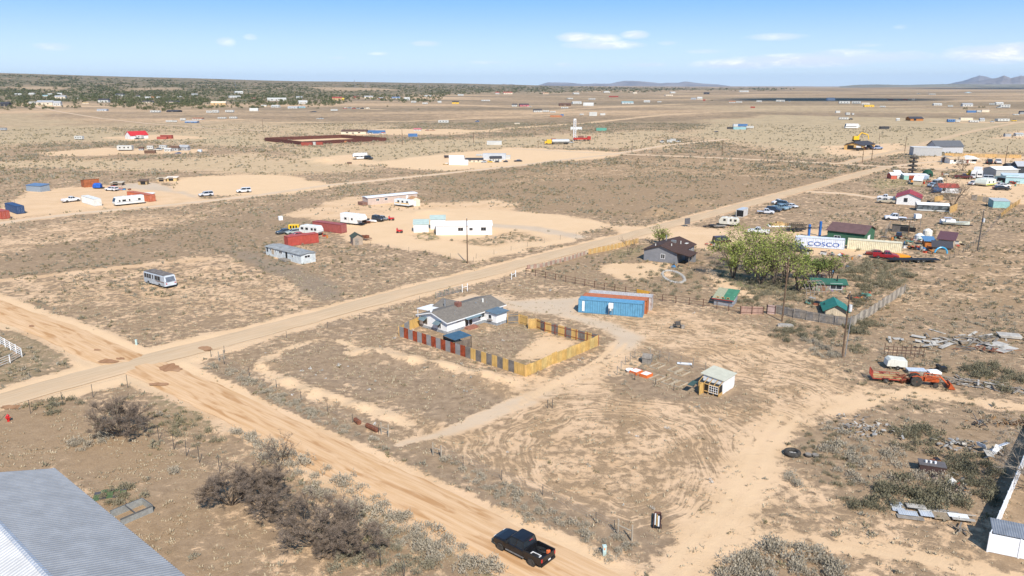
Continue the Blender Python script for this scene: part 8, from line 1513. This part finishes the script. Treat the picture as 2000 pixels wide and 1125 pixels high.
x, y = G(1090, 282); r = root('tanker_truck', 'yellow truck with a silver tank left of the drilling rig', 'truck', (x, y, 0), .12); q = MB(); q.box(-8.5, -5, -1.4, 1.4, .8, 3.6); q.box(-10, -8.5, -1.2, 1.2, .8, 2.4); q.build('cab', paint((.7, .42, .03)), r); MB().tube((-4.5, 0, 2.4), (8, 0, 2.4), 1.4, n=14).build('tank', mt((.5, .52, .52), .4, .4), r); q = MB(); [q.tube((t_, -1.5, .6), (t_, 1.5, .6), .6, n=10) for t_ in (-8.5, -4, 5, 6.5)]; q.build('wheels', M['tire'], r); MB().box(-8, 8, -.6, .6, .7, 1.1).build('chassis', M['black'], r)
for (k, c, u0, u1, v, h_) in [('v', 'WW', 1100, 1112, 278, 6), ('t', 'RR', 1076, 1086, 274.5, 4), ('v', 'WW', 1112, 1120, 280, 4)]: farobj(k, c, u0, u1, v, h_, 'beside the drilling rig')
for (u, v, vt, lb) in [(693, 170, 155, 'tallest lattice pylon on the horizon left of the substation'), (714, 170, 158, 'lattice pylon on the horizon inside the substation group'), (820, 170, 160, 'lone lattice pylon on the horizon right of the substation'), (460, 168, 157, 'faint lattice pylon above the wooded slope'), (1813, 185, 176, 'dark lattice pylon on the right plain')]:
    x, y = G(u, max(v, 172)) if v < 176 else G(u, v); z = Hh(x, y); H = HT(u, max(v, 172), vt); r = root('pylon', lb, 'pylon', (x, y, z), 0); q = MB(); q.tube((-H*.06, 0, 0), (0, 0, H), H*.010, n=4); q.tube((H*.06, 0, 0), (0, 0, H), H*.010, n=4); q.build('tower', M['galv'], r); MB().box(-H*.1, H*.1, -.3, .3, H*.78, H*.8).build('crossarm', M['galv'], r)
# ================================================================ hills, cloud, air
def ridge(name, prof, dist, depth, m_, seed):
    us = np.linspace(prof[0][0], prof[-1][0], 260); vs = np.interp(us, [p[0] for p in prof], [p[1] for p in prof]); az = np.arctan2(us-1000, FPX*CP+394.5*SP); ts = np.linspace(0, 1, 36); V = []
    for t_ in ts:
        d = dist+depth*(t_-.5); x, y = d*np.sin(az), d*np.cos(az); top = np.clip(41+dist*(168-vs)/FPX*np.cos(az), 0, None)
        rid = 1-np.abs(t_-.5)*2; z = top*rid**.8*(1-(.55*(1-rid)+.10)*fbm(us*3+t_*40, t_*300+us*.5, 22, seed, 5)); V.append(np.stack([x, y, z-30*(rid < .01)], 1))
    V = np.concatenate(V); n = len(us); i, j = np.meshgrid(np.arange(35), np.arange(n-1), indexing='ij'); i, j = i.ravel(), j.ravel(); return tag(link(bpy.data.objects.new(name, npmesh(name, V, np.stack([i*n+j, i*n+j+1, (i+1)*n+j+1, (i+1)*n+j], 1), m_, None, True))), kind='structure')
rock = mt((.24, .20, .17), .95, 0, .3, .0006)
ridge('mountains', [(960,168),(1000,164),(1012,166),(1050,166.5),(1070,160.5),(1095,161),(1115,161.5),(1140,164),(1160,163),(1190,163),(1210,159),(1220,157.5),(1245,158),(1270,160),(1290,162.5),(1310,161),(1325,161.5),(1338,158.5),(1355,161),(1375,163),(1400,164.5),(1425,168)], 31000, 5000, rock, 3)
ridge('mountains', [(1830,168),(1850,164),(1880,157.5),(1910,147),(1922,149.5),(1935,153),(1960,154),(2010,158),(2080,168)], 36000, 5000, rock, 5); ridge('mountains', [(1840,167),(1880,162),(1920,156),(1945,151.5),(1957,147),(1972,152),(1990,147.5),(2010,150),(2060,148),(2120,155),(2200,168)], 27000, 5000, rock, 8)
ridge('hills', [(1640,168),(1670,165.5),(1710,164.5),(1770,165.5),(1850,163.5),(1950,164.5),(2050,163),(2200,168)], 15000, 3000, mt((.20, .185, .13), .95, 0, .25, .001), 11); ridge('hills', [(520,166),(560,161.5),(620,162.5),(660,166)], 20000, 3000, rock, 12); ridge('hills', [(765,167),(782,163.5),(800,166.5)], 18000, 3000, rock, 13); ridge('hills', [(962,168),(985,163.5),(1005,167)], 21000, 3000, rock, 14)
cm_, t = new_mat('cloud'); bs_ = t.n('ShaderNodeBsdfDiffuse', {'Color': (.9, .9, .92, 1)}); tp_ = t.n('ShaderNodeBsdfTransparent'); t.n('ShaderNodeOutputMaterial', {'Surface': t.n('ShaderNodeMixShader', {0: .28, 1: tp_.outputs[0], 2: bs_.outputs[0]}).outputs[0]})
def cloud(cx, cy, cz, sx, sy, seed):
    rs_ = np.random.RandomState(seed); V = []; F = []; n = 16
    for k in range(16):
        px, py = cx+rs_.uniform(-.5, .5)*sx, cy+rs_.uniform(-.5, .5)*sy; rr = rs_.uniform(.22, .42)*sy; b = len(V)
        for i in range(n//2+1):
            for j in range(n): t, f = math.pi*i/(n//2), 2*math.pi*j/n; V.append((px+math.sin(t)*math.cos(f)*rr*1.4, py+math.sin(t)*math.sin(f)*rr, cz+math.cos(t)*rr*(.35 if math.cos(t) > 0 else .08)))
        for i in range(n//2):
            for j in range(n): F.append((b+i*n+j, b+i*n+(j+1) % n, b+(i+1)*n+(j+1) % n, b+(i+1)*n+j))
    tag(link(bpy.data.objects.new('cloud', npmesh('cloud', V, F, cm_, None, True))), kind='structure')
for (u0, u1, v0, v1, sd_) in ((1430, 1830, 191.5, 197, 3), (1780, 2100, 172.0, 174.0, 4)):   # real clouds overhead whose shade darkens the far plain
    a, b, c_, d_ = G(u0, (v0+v1)/2), G(u1, (v0+v1)/2), G((u0+u1)/2, v0), G((u0+u1)/2, v1); HC = 2600; k = HC/math.tan(SUN_EL); cx, cy = (a[0]+b[0])/2+.26*k, (c_[1]+d_[1])/2-.966*k; cloud(cx, cy, HC, math.dist(a, b)*.7, abs(c_[1]-d_[1])*.85, sd_)
hz, t = new_mat('haze'); pv = t.n('ShaderNodeVolumePrincipled', {'Color': (.60, .77, 1, 1), 'Density': 2e-5, 'Anisotropy': 0.0}); t.n('ShaderNodeOutputMaterial', {'Volume': pv.outputs[0]})
q = MB(); q.box(-47000, 47000, -47000, 47000, -60, 620); o = q.build('haze', hz); tag(o, kind='stuff')
# ---------------------------------------------------------------- tell look-alikes apart by their place
ORD = ['leftmost', 'second', 'third', 'fourth', 'fifth', 'sixth', 'seventh', 'eighth', 'ninth', 'tenth', 'eleventh', 'twelfth']
by = {}
for o in list(COL.objects):
    if o.parent is None and 'label' in o and o.get('category') not in ('shrub',) and not o['label'].startswith('dark green rounded'): by.setdefault(o['label'], []).append(o)
def plural(w): return w if w.endswith('s') else w+'s'
for lb, os_ in by.items():
    if len(os_) < 2: continue
    os_.sort(key=lambda o: o.location.x/(o.location.y+1)); cat = os_[0]['category']; lp = lb.replace(' '+cat+' ', ' '+plural(cat)+' ', 1)
    for i, o in enumerate(os_): o['label'] = ('leftmost of the ' if i == 0 else ORD[i]+' from left of the ')+lp; o['group'] = lp
for o in COL.objects:
    for k in ('_u', '_L'):
        if k in o: del o[k]
